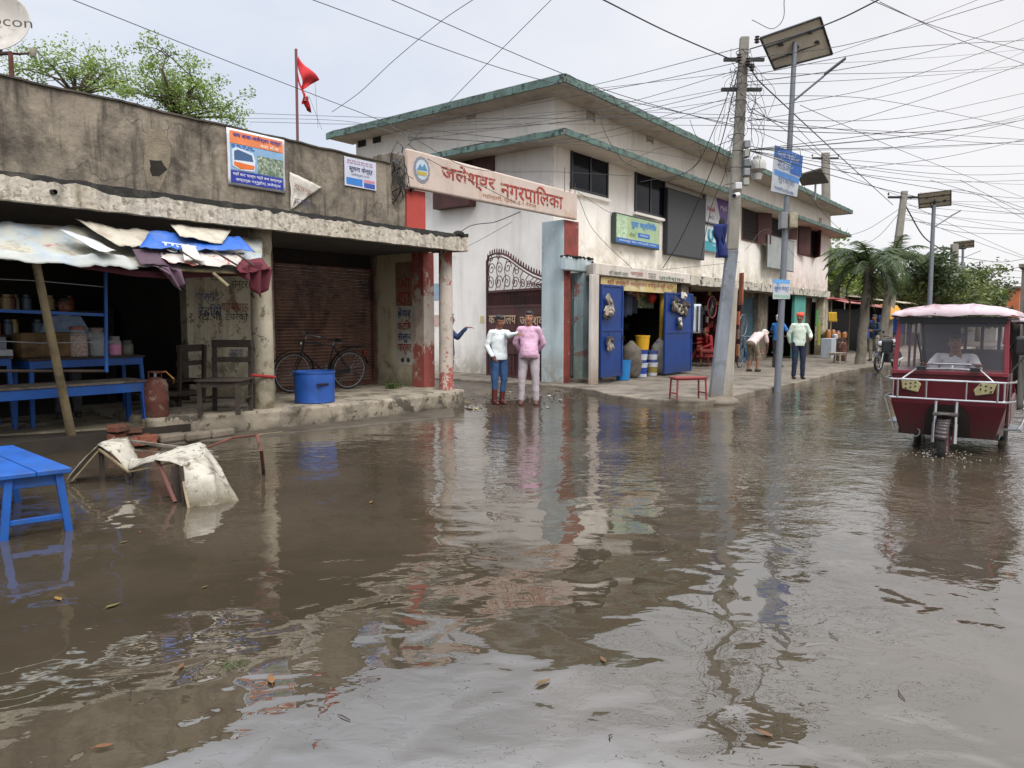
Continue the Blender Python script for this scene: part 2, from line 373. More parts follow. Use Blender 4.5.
# litter and mud crumbs along the shore
lit = MB()
for i in range(420):
    x = random.uniform(9.6, 14.2); y = 8.0+abs(random.gauss(0, 1))*.9+.2*math.sin(x*3); s = random.uniform(.01, .045)
    z = max(H(x, y), -.005)
    lit.obox((x, y, z+.004), (s*random.uniform(.6, 2), s, s*.35), Matrix.Rotation(random.random()*6, 3, 'Z') @ Matrix.Rotation(random.random(), 3, 'X'))
tag(lit.build('mud_crumbs', mat('mud_crumbs', '#3c3226', .9, var=.5, scale=30, bump=.3)), 'scattered crumbs of mud and grit along the water edge', 'debris', kind='stuff')
def scrap(name, lab, p, s, h, a=None, cat='litter'):
    a = random.random()*6 if a is None else a; z = max(H(p.x, p.y), 0)+.006
    n = 5; mb = MB()
    rr = [s*random.uniform(.6, 1) for _ in range(7)]
    c = [Vector((p.x+rr[k]*math.cos(a)*math.cos(6.283*k/7)*1.5-rr[k]*.6*math.sin(a)*math.sin(6.283*k/7), p.y+rr[k]*1.5*math.sin(a)*math.cos(6.283*k/7)+rr[k]*.6*math.cos(a)*math.sin(6.283*k/7), z+random.uniform(0, s*.25))) for k in range(7)]
    mb.poly(c)
    o = mb.build(name, flat(h, .7), solid=.002); tag(o, lab, cat); return o
for i, (x, y, s, h, lab) in enumerate([
    (468, 404, .05, '#b9ad32', 'yellow scrap nearest the concrete plinth corner'), (476, 409, .045, '#c2b23a', 'yellow wrapper on the mud left of the man in jeans'),
    (462, 397, .05, '#8f8f3a', 'olive scrap of leaf beside the round red pillar foot'), (549, 396, .07, '#b8b6ad', 'white paper scrap right of the man in pink'),
    (510, 394, .05, '#a8a59b', 'pale scrap on the mud between the two men'), (560, 400, .05, '#a49c8d', 'dull paper scrap below the pale blue pillar'),
    (611, 399, .09, '#d8d8d4', 'white plastic bag floating by the pavement below the blue door'), (655, 402, .04, '#c0502c', 'orange scrap floating before the shop pavement'),
    (548, 408, .06, '#8f8a80', 'grey scrap floating in front of the man in pink'), (487, 400, .04, '#6f6a2a', 'dark yellow leaf scrap beside the red boots')]):
    scrap('litter_scrap', lab, G(x, y), s, h)
# floating leaves
def leaf(x, y, s, a, h, lab):
    s *= .75; h = '#'+''.join('%02x' % int(int(h[k:k+2], 16)*.62) for k in (1, 3, 5)); p = G(x, y); mb = MB(); n = 10; c = math.cos(a); q = math.sin(a); P = []
    for side_ in (1, -1):
        for k in range(n+1):
            u = -1+2*k/n; u = u if side_ == 1 else -u
            wv = side_*.34*(1-u*u)**.8*(1-.25*u); P.append((u*s, wv*s))
    P = P[:n+1]+P[n+2:-1]
    ctr = [Vector((p.x+a_*c-b_*q, p.y+a_*q+b_*c, .006+abs(b_)*.45+.12*a_*a_/s)) for a_, b_ in P]
    mb.poly(ctr); mb.tube([Vector((p.x+k*s*c, p.y+k*s*q, .007)) for k in (-1.3, -.5, 1)], [.0012, .0018, .0008], 5)
    o = mb.build('floating_leaf', mat('leaf_'+h.strip('#'), h, .5, var=.3, scale=25, bump=.1, dirt='#5a4017', dirt_lo=.55, dirt_hi=.7, dscale=20), solid=.001)
    tag(o, lab, 'leaf', 'leaves floating on the flood water')
for L in [(603, 661, .04, .9, '#96651f', 'orange leaf floating in the middle of the foreground'), (543, 684, .055, -.2, '#8a6a30', 'brown curled leaf left of the orange one in mid foreground'),
          (271, 681, .06, 1.1, '#a9712a', 'tan leaf floating below the drifting weed'), (58, 600, .055, 1.6, '#b5892a', 'yellow leaf just below the blue stool reflection'),
          (113, 607, .055, .1, '#8b8433', 'olive leaf right of the stool reflection'), (181, 668, .04, .7, '#8f5c22', 'small brown leaf left of the drifting weed'),
          (104, 748, .045, -.6, '#9a5f25', 'brown leaf at the lower left corner'), (371, 503, .05, .6, '#a47b33', 'far tan leaf out in the open water'),
          (139, 648, .03, .3, '#7e6a3a', 'thin leaf lying flat below the olive leaf'), (763, 735, .05, 1.4, '#8a5c33', 'brown leaf at the lower right of the centre'),
          (205, 588, .03, .2, '#86703a', 'tiny leaf floating right of the olive leaf'), (389, 601, .03, .9, '#7a5c32', 'tiny dark leaf in the dark reflection'),
          (124, 543, .035, 0, '#9a8a4a', 'small leaf near the collapsed frame'), (140, 533, .03, 1.2, '#a0632c', 'small orange leaf near the white sheet'),
          (660, 600, .025, 1.2, '#6e5733', 'dark speck of leaf right of centre'), (448, 560, .025, .4, '#75603a', 'dark little leaf in the middle distance')]:
    leaf(*L)
rnd = random.Random(31)
for i, (x, y) in enumerate([(320, 610), (455, 640), (690, 560), (838, 640), (905, 700), (520, 520), (350, 720), (930, 560), (610, 740), (240, 560), (760, 520), (130, 700)]):
    q = G(x, y, .004); a = rnd.random()*3; l = rnd.uniform(.04, .11)
    tag(MB().tube([q, q+V_(math.cos(a)*l*.5, math.sin(a)*l*.5+.01, .004), q+V_(math.cos(a)*l, math.sin(a)*l, 0)], [.002, .0026, .0012], 5).build('floating_twig', flat('#2f261a', .8)), 'thin dark twig or straw bit floating on the flood water', 'twig', 'twigs and straw floating on the water')
wd = MB(); p0 = G(233, 666)
for i in range(26):
    a = random.random()*6.3; l = random.uniform(.02, .06); q = p0+Vector((random.gauss(0, .03), random.gauss(0, .03), .004))
    wd.tube([q, q+Vector((math.cos(a)*l*.6, math.sin(a)*l*.6, .012)), q+Vector((math.cos(a+.6)*l, math.sin(a+.6)*l, .004))], [.0018, .0015, .0006], 4)
tag(wd.build('drifting_weed', flat('#3f4a22', .6)), 'tuft of green weed drifting in the foreground water', 'weed')
# ================================================================= left block of shops
LB = thing('shop_block', 'long low concrete shop block with stained parapet and deep verandah', 'building', (6, 10, .3))
YF, YC, YB = 9.0, 9.5, 11.35            # slab edge, column line, back wall
ZS0, ZS1, ZP = 2.86, 3.06, 4.2
def wav(a, b, z, n, amp, seed):         # uneven lower/upper line
    return [(a+(b-a)*i/n, z+amp*fb(i*.37, seed, 1)) for i in range(n+1)]
# parapet with uneven top; its hole is a dark patch laid on the face
XE = 8.72
ph = PY(158, 168, 9.4)
mb = MB(); N = 140; x0 = -6
def ptop(x): return ZP+.02*fb(x, 3, 1.3)+.008*fb(x, 5, 9)
for i in range(N):
    a = x0+(XE-x0)*i/N; b = x0+(XE-x0)*(i+1)/N
    cells = [(ZS1, ptop(a), ZS1, ptop(b))]
    for (l0, t0, l1, t1) in cells:
        mb.add([(a, 9.4, l0), (b, 9.4, l1), (b, 9.4, t1), (a, 9.4, t0), (a, 9.62, l0), (b, 9.62, l1), (b, 9.62, t1), (a, 9.62, t0)],
               [(0, 1, 2, 3), (5, 4, 7, 6), (3, 2, 6, 7), (0, 4, 5, 1)])
mb.box(XE-.001, XE+.02, 9.4, 9.62, ZS1, ZP)
mb.build('parapet', M['concrete'], LB)
k = MB()
for i in range(N):
    a = x0+(XE-x0)*i/N; b = x0+(XE-x0)*(i+1)/N
    k.add([(a, 9.375+.01*fb(a, 1, 3), ptop(a)+.003), (b, 9.375+.01*fb(b, 1, 3), ptop(b)+.003), (b, 9.385, ptop(b)+.028), (a, 9.385, ptop(a)+.028), (a, 9.65, ptop(a)), (b, 9.65, ptop(b)), (b, 9.65, ptop(b)+.03), (a, 9.65, ptop(a)+.03)],
          [(0, 1, 2, 3), (5, 4, 7, 6), (3, 2, 6, 7), (0, 4, 5, 1)])
k.build('coping', mat('dark_coping', '#3b342c', .95, var=.4, scale=6, dirt='#1e1b18', bump=.6), LB)
hp_ = [(ph.x+.12*r_*math.cos(k_*.6), 9.397, ph.z+.1*r_*math.sin(k_*.6)) for k_, r_ in enumerate((1, .8, 1.1, .9, 1.2, .8, 1, 1.3, 1, .75))]
MB().poly(hp_).build('painted_hole', M['dark'], LB)  # flat dark patch, painted as the shade inside a hole
hp_ = [(ph.x-.02+.3*r_*math.cos(k_*.6), 9.3985, ph.z+.1+.38*r_*math.sin(k_*.6)) for k_, r_ in enumerate((.6, .8, 1.1, 1, .6, .5, .6, .9, 1, .6))]
MB().poly(hp_).build('bare_patch', mat('bare_cement_patch', '#7d7362', .95, var=.3, scale=5, dirt='#574e42', bump=.6), LB)
# verandah slab: rough fascia, black mossy upper edge
s = MB(); f = MB(); g = MB(); N = 230; xe = 10.25
def ftop(x): return ZS1+.0+.06*fb(x, 7, 1.6)+.03*fb(x, 2, 9)
def fbot(x): return ZS0-.03+.012*fb(x, 4, 3)
for i in range(N):
    a = x0+(xe-x0)*i/N; b = x0+(xe-x0)*(i+1)/N
    ya, yb = YF+.018*fb(a, 9, 4), YF+.018*fb(b, 9, 4)
    ta, tb = min(ftop(a), ZS1+.06), min(ftop(b), ZS1+.06)
    f.add([(a, ya, fbot(a)), (b, yb, fbot(b)), (b, yb, tb), (a, ya, ta), (b, yb+.12, fbot(b)), (a, ya+.12, fbot(a))], [(0, 1, 2, 3), (0, 5, 4, 1)])
    za, zb = ZS1+.075+.02*fb(a, 1, 5), ZS1+.075+.02*fb(b, 1, 5)
    g.add([(a, ya+.01, ta-.02), (b, yb+.01, tb-.02), (b, yb+.05, zb), (a, ya+.05, za), (b, 9.42, zb-.01), (a, 9.42, za-.01)], [(0, 1, 2, 3), (3, 2, 4, 5)])
g.add([(xe, YF, ZS0), (xe, 9.9, ZS0), (xe, 9.9, ZS1+.1), (xe, YF, ZS1+.1)], [(0, 1, 2, 3)])
f.add([(xe+.002, YF+.01, fbot(xe)), (xe+.002, 9.95, ZS0), (xe+.002, 9.95, ZS1-.03), (xe+.002, YF+.01, ftop(xe))], [(0, 1, 2, 3)])
f.build('fascia', M['fascia'], LB, fix=False); g.build('mossy_edge', M['moss'], LB, fix=False)
MB().box(x0, xe-.01, YF+.1, 14.5, ZS0+.02, ZS1).build('roof_slab', mat('dark_slab', '#3a352f', .95, var=.3), LB)  # plain dark slab colour with random tone
for i in range(4):                        # moss cushions on the slab end
    q = MB().ell((10.05+.06*i, YF+.06+.05*i, ZS1+.07), (.12, .1, .07)).build('moss_clump', M['moss'], LB, smooth=True)
dp = PY(55, 192, YF-.05); MB().tube([dp, dp+Vector((-.02, .2, .02))], .03, 10, caps=False).build('drain_pipe', M['iron'], LB, solid=.006)
# columns
c1 = MB().lathe([(.155, .28), (.15, 1.2), (.15, 2.55), (.165, 2.62), (.165, ZS0+.02)], (PY(262, 322, YC).x, YC, 0), 24, jit=.03)
c1.build('cream_pillar', M['creampaint'], LB, smooth=True)
c2x = 10.06
c2 = MB().lathe([(.135, .25), (.13, 1.2), (.125, 2.4), (.125, ZS0+.02)], (c2x, 9.4, 0), 24, jit=.03)
m2 = mat('red_white_pillar_paint', '#b5aba0', .9, var=.14, scale=4, dirt='#7b7164', dirt_lo=.55, dirt_hi=.65, dscale=3, reds=('#933a34', .9, 2.5, .12), bump=.3)
c2.build('red_flecked_pillar', m2, LB, smooth=True)
# back wall: tea shop opening | painted wall | shutter | pier | side wall
xa, xb = PY(187, 320, YB).x, PY(275, 320, YB).x; xs0, xs1 = PY(277, 320, YB).x, PY(374, 320, YB).x
MB().box(xa, xs0-.05, YB, YB+.2, .25, ZS0+.02).build('painted_wall', M['creampaint'], LB)
MB().box(xs0-.045, xs1+.05, YB+.14, YB+.24, 2.62, ZS0+.02).build('lintel', M['dark'], LB)
sh = MB(); n = 38
for i in range(n):
    z = .3+(2.62-.3)*i/n; hh = (2.62-.3)/n
    sh.add([(xs0, YB+.12, z), (xs1, YB+.12, z), (xs1, YB+.085, z+hh*.4), (xs0, YB+.085, z+hh*.4), (xs1, YB+.085, z+hh*.65), (xs0, YB+.085, z+hh*.65), (xs1, YB+.125, z+hh), (xs0, YB+.125, z+hh)],
           [(0, 1, 2, 3), (3, 2, 4, 5), (5, 4, 6, 7)])
shu = sh.build('roller_shutter', M['shutter'], LB, fix=False)
MB().box(xs1, xs1+.04, YB+.03, YB+.13, .3, 2.62).build('guide_rail', M['rust'], shu); MB().box(xs0-.04, xs0, YB+.03, YB+.13, .3, 2.62).build('guide_rail', M['rust'], shu)
MB().box(xs0, xs1, YB+.02, YB+.12, .3, .37).build('bottom_bar', M['rust'], shu)
SX = 10.12; PYW = [PX(q_, 330, 10.12).y for q_ in (397, 413)]
MB().box(xs1+.045, SX, YB-.02, YB+.2, .25, ZS0+.02).build('pier', M['concrete'], LB)
sw = MB().box(SX, SX+.25, PYW[1]+.003, YB+.2, .25, ZS0+.02).build('side_wall', mat('dirty_cream_wall', '#b7ad95', .9, var=.12, scale=2, dirt='#6a6048', dirt_lo=.55, dirt_hi=.65, streak='#57503f', streak_amt=.5, grime=('#5e5743', .2, .9), bump=.25), LB)
MB().box(SX-.015, SX+.27, 10.02, PYW[1], .22, ZS0+.02).build('red_pier', mat('red_pier_paint', '#ada295', .88, var=.14, scale=4, reds=('#8a332c', 1.15, 2.2, .2), dirt='#8a7f72', dirt_lo=.55, dirt_hi=.65, bump=.3), LB)
# tea shop room
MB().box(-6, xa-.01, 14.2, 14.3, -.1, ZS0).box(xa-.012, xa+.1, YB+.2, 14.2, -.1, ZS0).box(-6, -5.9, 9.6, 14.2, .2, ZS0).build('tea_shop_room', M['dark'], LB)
MB().box(-6, xa, YC, 14.2, -.1, .18).build('room_floor', mat('dark_floor', '#2e2821', .95, var=.4), LB)  # plain dark floor colour with random tone
# writing on the walls
tb_ = mat('faded_black_lettering', '#33302b', .9, var=.3); tblu = mat('blue_wall_lettering', '#2c456b', .9, var=.4, chips='#8b8674', chip_lo=.55, chip_scale=14); tred = mat('red_wall_lettering', '#7d2c26', .9, var=.4, chips='#8b8674', chip_lo=.57, chip_scale=14)
tblk = mat('black_wall_lettering', '#35312a', .9, var=.4, chips='#8b8068', chip_lo=.57, chip_scale=14)
yt = YB-.004
def wallY(body, px0, py0, px1, h, m_, Y=yt, parent=LB, z=None, name='wall_lettering', **k):
    a = PY(px0, py0, Y); b = PY(px1, py0, Y); a.z = b.z = (PY((px0+px1)/2, py0+(322-py0)*(px1-px0)/2/(1085-px0), Y).z if z is None else z)
    a.z = PY(px0, py0, Y).z; b.z = a.z
    return text(body, a, b-a, (0, 0, h), m_, parent, name, off=.003, **k)
wallY('पार्टी', 196, 304, 215, .22, tblu); wallY('सेन्टर', 231, 290, 248, .2, tb_)
wallY('रेडियो', 199, 316, 222, .2, tblu); wallY('घडी मोबाइल', 222, 312, 248, .2, tred)
wallY('रू. र्टी.भी. टेपरेको', 189, 323, 248, .2, tblk)
wallY('कपडा', 230, 357, 244, .12, tblu)
pz = lambda y_: PX(405, y_, SX).z
for (wd_, cm, y0_, y1_) in (('का', tred, 279, 290), ('शा', tred, 292, 305.5), ('हेयर', tblu, 308, 318.5), ('कटिङ', tred, 320.5, 330), ('सैलुन', tblu, 332, 342.5), ('पार्लर', tred, 344.5, 354)):
    w0_, w1_ = (PYW[0]-.03, PYW[1]+.05); text(wd_, (SX-.006, w0_, pz(y1_)), (0, w1_-w0_, 0), (0, 0, pz(y0_)-pz(y1_)), cm, LB, 'salon_lettering', bold=.03)
MB().box(SX-.005, SX-.001, PYW[1]+.01, PYW[0]+.02, pz(365), pz(306.5)).build('pale_sign_panel', mat('faded_white_panel', '#a39f97', .9, var=.15, scale=3, chips='#8a8069', chip_lo=.58, bump=.1), LB)
MB().box(SX-.005, SX-.001, PYW[1]+.01, PYW[0]+.02, pz(306), pz(262)).build('brown_sign_panel', mat('faded_brown_panel', '#77614f', .9, var=.2, scale=3, dirt='#57483c', bump=.1), LB)
for k_ in (0, 1): MB().extr([(SX-.006, PYW[0]+(PYW[1]-PYW[0])*(.35+.35*k_)+.05*math.cos(a_*.6), pz(360)+.05*math.sin(a_*.6)) for a_ in range(10)], (-.002, 0, 0)).build('painted_dot', tblk, LB)
# plinth in front
P = [G(150, 441), G(200, 436), G(300, 427), G(380, 418), G(458, 408)]; fine = []
for a, b in zip(P[:-1], P[1:]):
    for i in range(8):
        p = a.lerp(b, i/8); fine.append((p.x, p.y+.05*fb(p.x, 1, 2.5)))
fine.append((P[-1].x, P[-1].y)); 
pl = MB().prism(fine+[(10.3, 9.15), (10.35, 12), (4.7, 12)], -.3, .29)
plo = tag(pl.build('plinth', mat('cracked_plinth', '#8f8676', .9, var=.25, scale=2.5, chips='#4c463b', chip_lo=.56, chip_scale=3, dirt='#423c30', dirt_lo=.5, dirt_hi=.62, dscale=2.2, bump=.9, bscale=9, grime=('#2f2a22', -.05, .16)), bevel=.04), kind='structure')
tpf = [G(-150, 462), G(-60, 456), G(0, 451), G(60, 447), G(118, 443), G(150, 440)]
tag(MB().prism([(p.x, p.y) for p in tpf]+[(4.8, 12), (-6, 12)], -.3, .2).build('tea_shop_plinth', mat('mossy_low_wall', '#837a66', .95, var=.4, scale=3, chips='#a89f8c', chip_lo=.58, chip_scale=3.5, dirt='#26231c', bump=.8)), kind='structure')
tag(MB().prism([(p.x, p.y) for p in (G(152, 446), G(250, 437), G(455, 417))]+[(9.9, 9.1), (4.9, 9.6)], -.3, .02).build('kerb', mat('wet_kerb', '#4b4439', .6, var=.35, scale=3, dirt='#2b261f', bump=.7, bscale=12), bevel=.02), kind='structure')
random.seed(3); bk = 0
brs = thing('brick_heap', 'heap of broken red bricks beside the plinth corner behind the collapsed frame', 'bricks', G(152, 436))
for i in range(26):
    q = G(random.uniform(116, 150), random.uniform(442, 447)); lay = random.random()*(1 if i % 2 else .3)
    MB().obox((q.x, q.y+.02, .03+.2*lay), (.22, .11, .07), Matrix.Rotation(random.uniform(-.5, .5), 3, 'Z') @ Matrix.Rotation(random.uniform(-.2, .2), 3, 'X')).build('brick', M['brick'], brs, bevel=.008)
for i, (x, y) in enumerate([(172, 443), (196, 441), (220, 438)]):
    q = G(x, y); o = MB().obox((q.x, q.y, .07), (.34, .2, .11), Matrix.Rotation(.1*i-.1, 3, 'Z')).build('paving_block', M['pave'], bevel=.03)
    tag(o, ['grey paving block next to the brick heap', 'middle paving block at the foot of the plinth', 'rightmost paving block at the foot of the plinth'][i], 'block')
# weeds on the plinth
def tuft(p, r, n, h, lab, col='#4c6030'):
    mb = MB()
    for i in range(n):
        a = random.random()*6.3; l = h*random.uniform(.5, 1); b = p+Vector((random.gauss(0, r*.4), random.gauss(0, r*.4), 0)); d = Vector((math.cos(a), math.sin(a), 0))*r*random.uniform(.3, 1)
        wv = Vector((-math.sin(a), math.cos(a), 0))*.012
        mb.add([b-wv*.5, b+wv*.5, b+d*.5+wv+Vector((0, 0, l*.7)), b+d*.5-wv+Vector((0, 0, l*.7)), b+d+Vector((0, 0, l))], [(0, 1, 2, 3), (3, 2, 4)])
    return tag(mb.build('weed_tuft', mat('weed_'+col.strip('#'), col, .7, var=.35, scale=20, bump=0), fix=False), lab, 'weeds')
tuft(G(393, 388, .3), .16, 90, .1, 'green weeds growing at the foot of the salon wall'); tuft(G(250, 402, .3), .08, 50, .14, 'dry grass at the foot of the cream pillar', '#6f6a3c')
# posters on the parapet
YP = 9.385
wm = flat('#c9cbd0', .55)
def panelY(pxs, Y, name, m_, parent, t=.01, dy=0):
    P = [PY(a, b, Y) for a, b in pxs]; return MB().extr(P, (0, t, 0)).build(name, m_, parent)
def rectY(tl, br, Y):                     # rectangle in a street-parallel plane from two corners, as (x0,x1,z0,z1)
    a = PY(*tl, Y); b = PY(*br, Y); return a.x, b.x, b.z, a.z
def sub(parent, Y, x0, x1, z0, z1, m_, name='printed_panel', t=.003, d=0):
    return MB().box(x0, x1, Y-t-d, Y-d-.0005, z0, z1).build(name, m_, parent)
def stripesY(parent, Y, x0, x1, z0, z1, n, m_, name='small_print', seed=1):
    rnd = random.Random(seed); mb = MB(); h = (z1-z0)/n
    for i in range(n):
        x = x0
        while x < x1-.02:
            l = min(rnd.uniform(.02, .08), x1-x); mb.box(x, x+l, Y-.007, Y-.004, z1-h*(i+.8), z1-h*(i+.25)); x += l+.02
    return mb.build(name, m_, parent)
x0_, x1_, z0_, z1_ = rectY((226, 127), (285, 192), YP)
z1_ = PY(226, 127, YP).z; z0_ = PY(226, 184, YP).z
po = thing('bus_poster', 'blue and orange printed poster with a bus, hung on the stained parapet', 'poster', (x0_, YP, z0_))
MB().grid(lambda u, v: Vector((x0_+(x1_-x0_)*u, YP-.006-.012*abs(math.sin(u*5+v*3))*(1-v*.3), z0_+(z1_-z0_)*v)), 10, 8).build('sheet', wm, po, solid=.003, smooth='all')
W_ = x1_-x0_; H_ = z1_-z0_; Yp = YP-.02
sub(po, Yp, x0_+.04*W_, x1_-.04*W_, z0_+.74*H_, z0_+.96*H_, flat('#d77d4e'), 'orange_banner'); sub(po, Yp, x0_+.04*W_, x1_-.04*W_, z0_+.05*H_, z0_+.26*H_, flat('#20308f'), 'blue_band')
sub(po, Yp, x0_+.04*W_, x1_-.04*W_, z0_+.27*H_, z0_+.73*H_, flat('#7fa4c4'), 'picture_field'); sub(po, Yp, x0_+.5*W_, x1_-.04*W_, z0_+.28*H_, z0_+.60*H_, mat('street_picture', '#8d9a86', .6, var=.5, scale=22, dirt='#3f5a46', dirt_lo=.45, dirt_hi=.55, dscale=20, chips='#d9d5c9', chip_lo=.56, chip_scale=30, bump=0), 'picture', d=.003)
bs = [(x0_+.07*W_, z0_+.34*H_), (x0_+.07*W_, z0_+.62*H_), (x0_+.13*W_, z0_+.68*H_), (x0_+.42*W_, z0_+.62*H_), (x0_+.46*W_, z0_+.5*H_), (x0_+.44*W_, z0_+.3*H_), (x0_+.2*W_, z0_+.28*H_)]
MB().extr([(a, Yp-.009, b) for a, b in bs], (0, .005, 0)).build('bus_picture', flat('#c9d3dc'), po)
MB().extr([(x0_+a*W_, Yp-.012, z0_+b*H_) for a, b in ((.1, .45), (.1, .6), (.16, .64), (.4, .58), (.42, .47))], (0, .002, 0)).build('bus_windscreen', flat('#39597e'), po)
MB().extr([(x0_+a*W_, Yp-.012, z0_+b*H_) for a, b in ((.09, .36), (.1, .42), (.44, .4), (.43, .33), (.2, .3))], (0, .002, 0)).build('bus_stripe', flat('#d06a2c'), po)
text('जय बाबा-जलेश्वर यात्रा', (x0_+.09*W_, Yp-.004, z0_+.84*H_), (.83*W_, 0, 0), (0, 0, .1*H_), flat('#1f3f9a'), po, bold=.02)
text('बस सेवा', (x0_+.55*W_, Yp-.005, z0_+.755*H_), (.33*W_, 0, 0), (0, 0, .075*H_), flat('#f0ead8'), po)
text('यहाँ बाट यात्रा गर्ने बस सम्पर्क', (x0_+.07*W_, Yp-.004, z0_+.165*H_), (.86*W_, 0, 0), (0, 0, .075*H_), flat('#e8e8ee'), po); text('सम्पर्क गर्नुहोस् जलेश्वर', (x0_+.12*W_, Yp-.004, z0_+.07*H_), (.78*W_, 0, 0), (0, 0, .075*H_), flat('#dfe2ea'), po)
stripesY(po, Yp, x0_+.06*W_, x0_+.45*W_, z0_+.66*H_, z0_+.73*H_, 2, flat('#2c5aa0'), seed=5)
x0_, x1_, _, _ = rectY((344, 156), (376, 190), YP); z1_ = PY(344, 156, YP).z; z0_ = PY(344, 185, YP).z; W_ = x1_-x0_; H_ = z1_-z0_
po = thing('notice_poster', 'small white and blue printed notice near the right end of the parapet', 'poster', (x0_, YP, z0_))
MB().box(x0_, x1_, YP-.008, YP, z0_, z1_).build('sheet', flat('#b9bccb', .5), po)
sub(po, YP-.008, x0_+.05*W_, x0_+.55*W_, z0_+.06*H_, z0_+.3*H_, flat('#2f72b8'), 'blue_panel'); sub(po, YP-.008, x0_+.6*W_, x0_+.95*W_, z0_+.04*H_, z0_+.2*H_, flat('#2a4f9c'), 'blue_panel'); sub(po, YP-.008, x0_+.6*W_, x0_+.95*W_, z0_+.22*H_, z0_+.32*H_, flat('#b77f86'), 'pink_panel')
text('सूचना केन्द्र', (x0_+.14*W_, YP-.008, z0_+.5*H_), (.74*W_, 0, 0), (0, 0, .24*H_), flat('#26345e'), po, bold=.01); text('जलेश्वर न.पा.', (x0_+.2*W_, YP-.008, z0_+.36*H_), (.6*W_, 0, 0), (0, 0, .12*H_), flat('#5d6478'), po)
stripesY(po, YP-.004, x0_+.08*W_, x0_+.92*W_, z0_+.78*H_, z0_+.94*H_, 2, flat('#9a7f92'), seed=2)
# torn triangular banner
a, b, c = PY(289, 172, YP), PY(321, 187, YP), PY(290, 210, YP)
tr = thing('torn_banner', 'torn white triangular scrap of a banner hanging crumpled under the bus poster', 'banner', a)
def trf(u, v):
    p = a.lerp(b, u*(1-v))+(c-a)*v; return p+Vector((0, -.02-.03*fb(u*3, v*3, 1, 2), 0))
MB().grid(trf, 12, 12).build('cloth', mat('torn_banner_print', '#b9b4aa', .8, var=.2, scale=5, dirt='#7b7163', chips='#8f4a33', chip_lo=.62, chip_scale=9, bump=.1), tr, solid=.003, smooth='all', fix=False)
text('बस यात्रा', a+Vector((.03, -.06, -.5)), (.28, 0, -.02), (0, 0, .12), flat('#2c3350'), tr); text('सूचना', a+Vector((.04, -.06, -.24)), (.3, 0, -.08), (0, 0, .08), flat('#7d4a3b'), tr); text('गर्ने', a+Vector((.03, -.06, -.66)), (.16, 0, .03), (0, 0, .09), flat('#2c3350'), tr)
# satellite dish
D = PD(-4, 22, 8.6); fw = Vector((-.62, -.70, .34)).normalized()
q_ = fw.to_track_quat('Z', 'Y').to_matrix()
dish = thing('satellite_dish', 'pale grey satellite dish at the upper left edge above the parapet', 'dish', D)
rr = [(.001+.34*i/10, -.10*(1-(i/10)**2)) for i in range(11)]
prof = rr+[(.352, .004)]
mb = MB(); seg = 40; vs = [D+q_ @ Vector((r*math.cos(2*math.pi*k/seg), r*1.08*math.sin(2*math.pi*k/seg), z)) for r, z in prof for k in range(seg)]
mb.add(vs, [(i*seg+k, i*seg+(k+1) % seg, (i+1)*seg+(k+1) % seg, (i+1)*seg+k) for i in range(len(prof)-1) for k in range(seg)])
mb.build('reflector', mat('dish_grey', '#a7a29a', .5, var=.1, scale=6, dirt='#7b6250', dirt_lo=.58, dirt_hi=.72, dscale=5, bump=.03), dish, solid=.006, smooth='all', fix=False)
rt = Vector((math.sin(YAW), -math.cos(YAW), 0)); upv = Vector((0, 0, 1))
text('Videocon', PD(-48, 21, 8.38), (rt*.88-upv*.02+Vector((0, 0, -.06))), (0, 0, .11), flat('#4b4640'), dish, off=.0)
lnb = PD(33, 53, 8.35); MB().tube([D+Vector((.0, -.0, -.33)), D+Vector((.15, -.15, -.34)), lnb], .014, 8).build('arm', M['rust'], dish)
MB().lathe([(.02, -.04), (.035, 0), (.03, .05)], lnb, 12).build('receiver', flat('#8f867a'), dish, smooth=True)
base = Vector((D.x+.08, D.y+.35, ZP)); base.y = 9.5
MB().tube([D+Vector((0, .0, -.1)), D+Vector((.0, .25, -.3)), (D.x, 9.5, ZP+.3), (D.x, 9.5, ZP-.1)], .025, 10).build('mast', M['rust'], dish)
MB().lathe([(.06, -.03), (.07, .03)], D+Vector((0, .06, -.3)), 12).build('bracket', M['rust'], dish)
# flag on the pole
fp0 = PY(297, 150, 13.0); fp1 = PY(296, 49, 13.0)
fl = thing('flagpole', 'thin pole with a red double pennant flag rising behind the parapet', 'flag', fp0)
MB().tube([fp0-Vector((0, 0, 2.2)), fp1], .028, 8).build('pole', flat('#6a3b3f'), fl)
t1 = PY(298, 56, 13); t2 = PY(319, 80, 13); t3 = PY(304, 88, 13); t4 = PY(311, 113, 13); t5 = PY(302, 90, 13)
def flag_f(pts):
    mb = MB(); A, B, C_ = pts
    mb.grid(lambda u, v: (A.lerp(B, u)).lerp(C_, v)+Vector((0, .05*math.sin((u+v)*6), 0)), 8, 8); return mb
red = cloth('#b3242a'); up_ = flag_f((t1, t2, t5)); up_.build('upper_pennant', red, fl, solid=.004, smooth='all', fix=False)
flag_f((PY(298, 72, 13), t4, PY(303, 104, 13))).build('lower_pennant', red, fl, solid=.004, smooth='all', fix=False)
flag_f((PY(303, 88, 13), PY(308, 100, 13), PY(304, 101, 13))).build('white_emblem', cloth('#c9b3b3'), fl, solid=.005, smooth='all', fix=False)
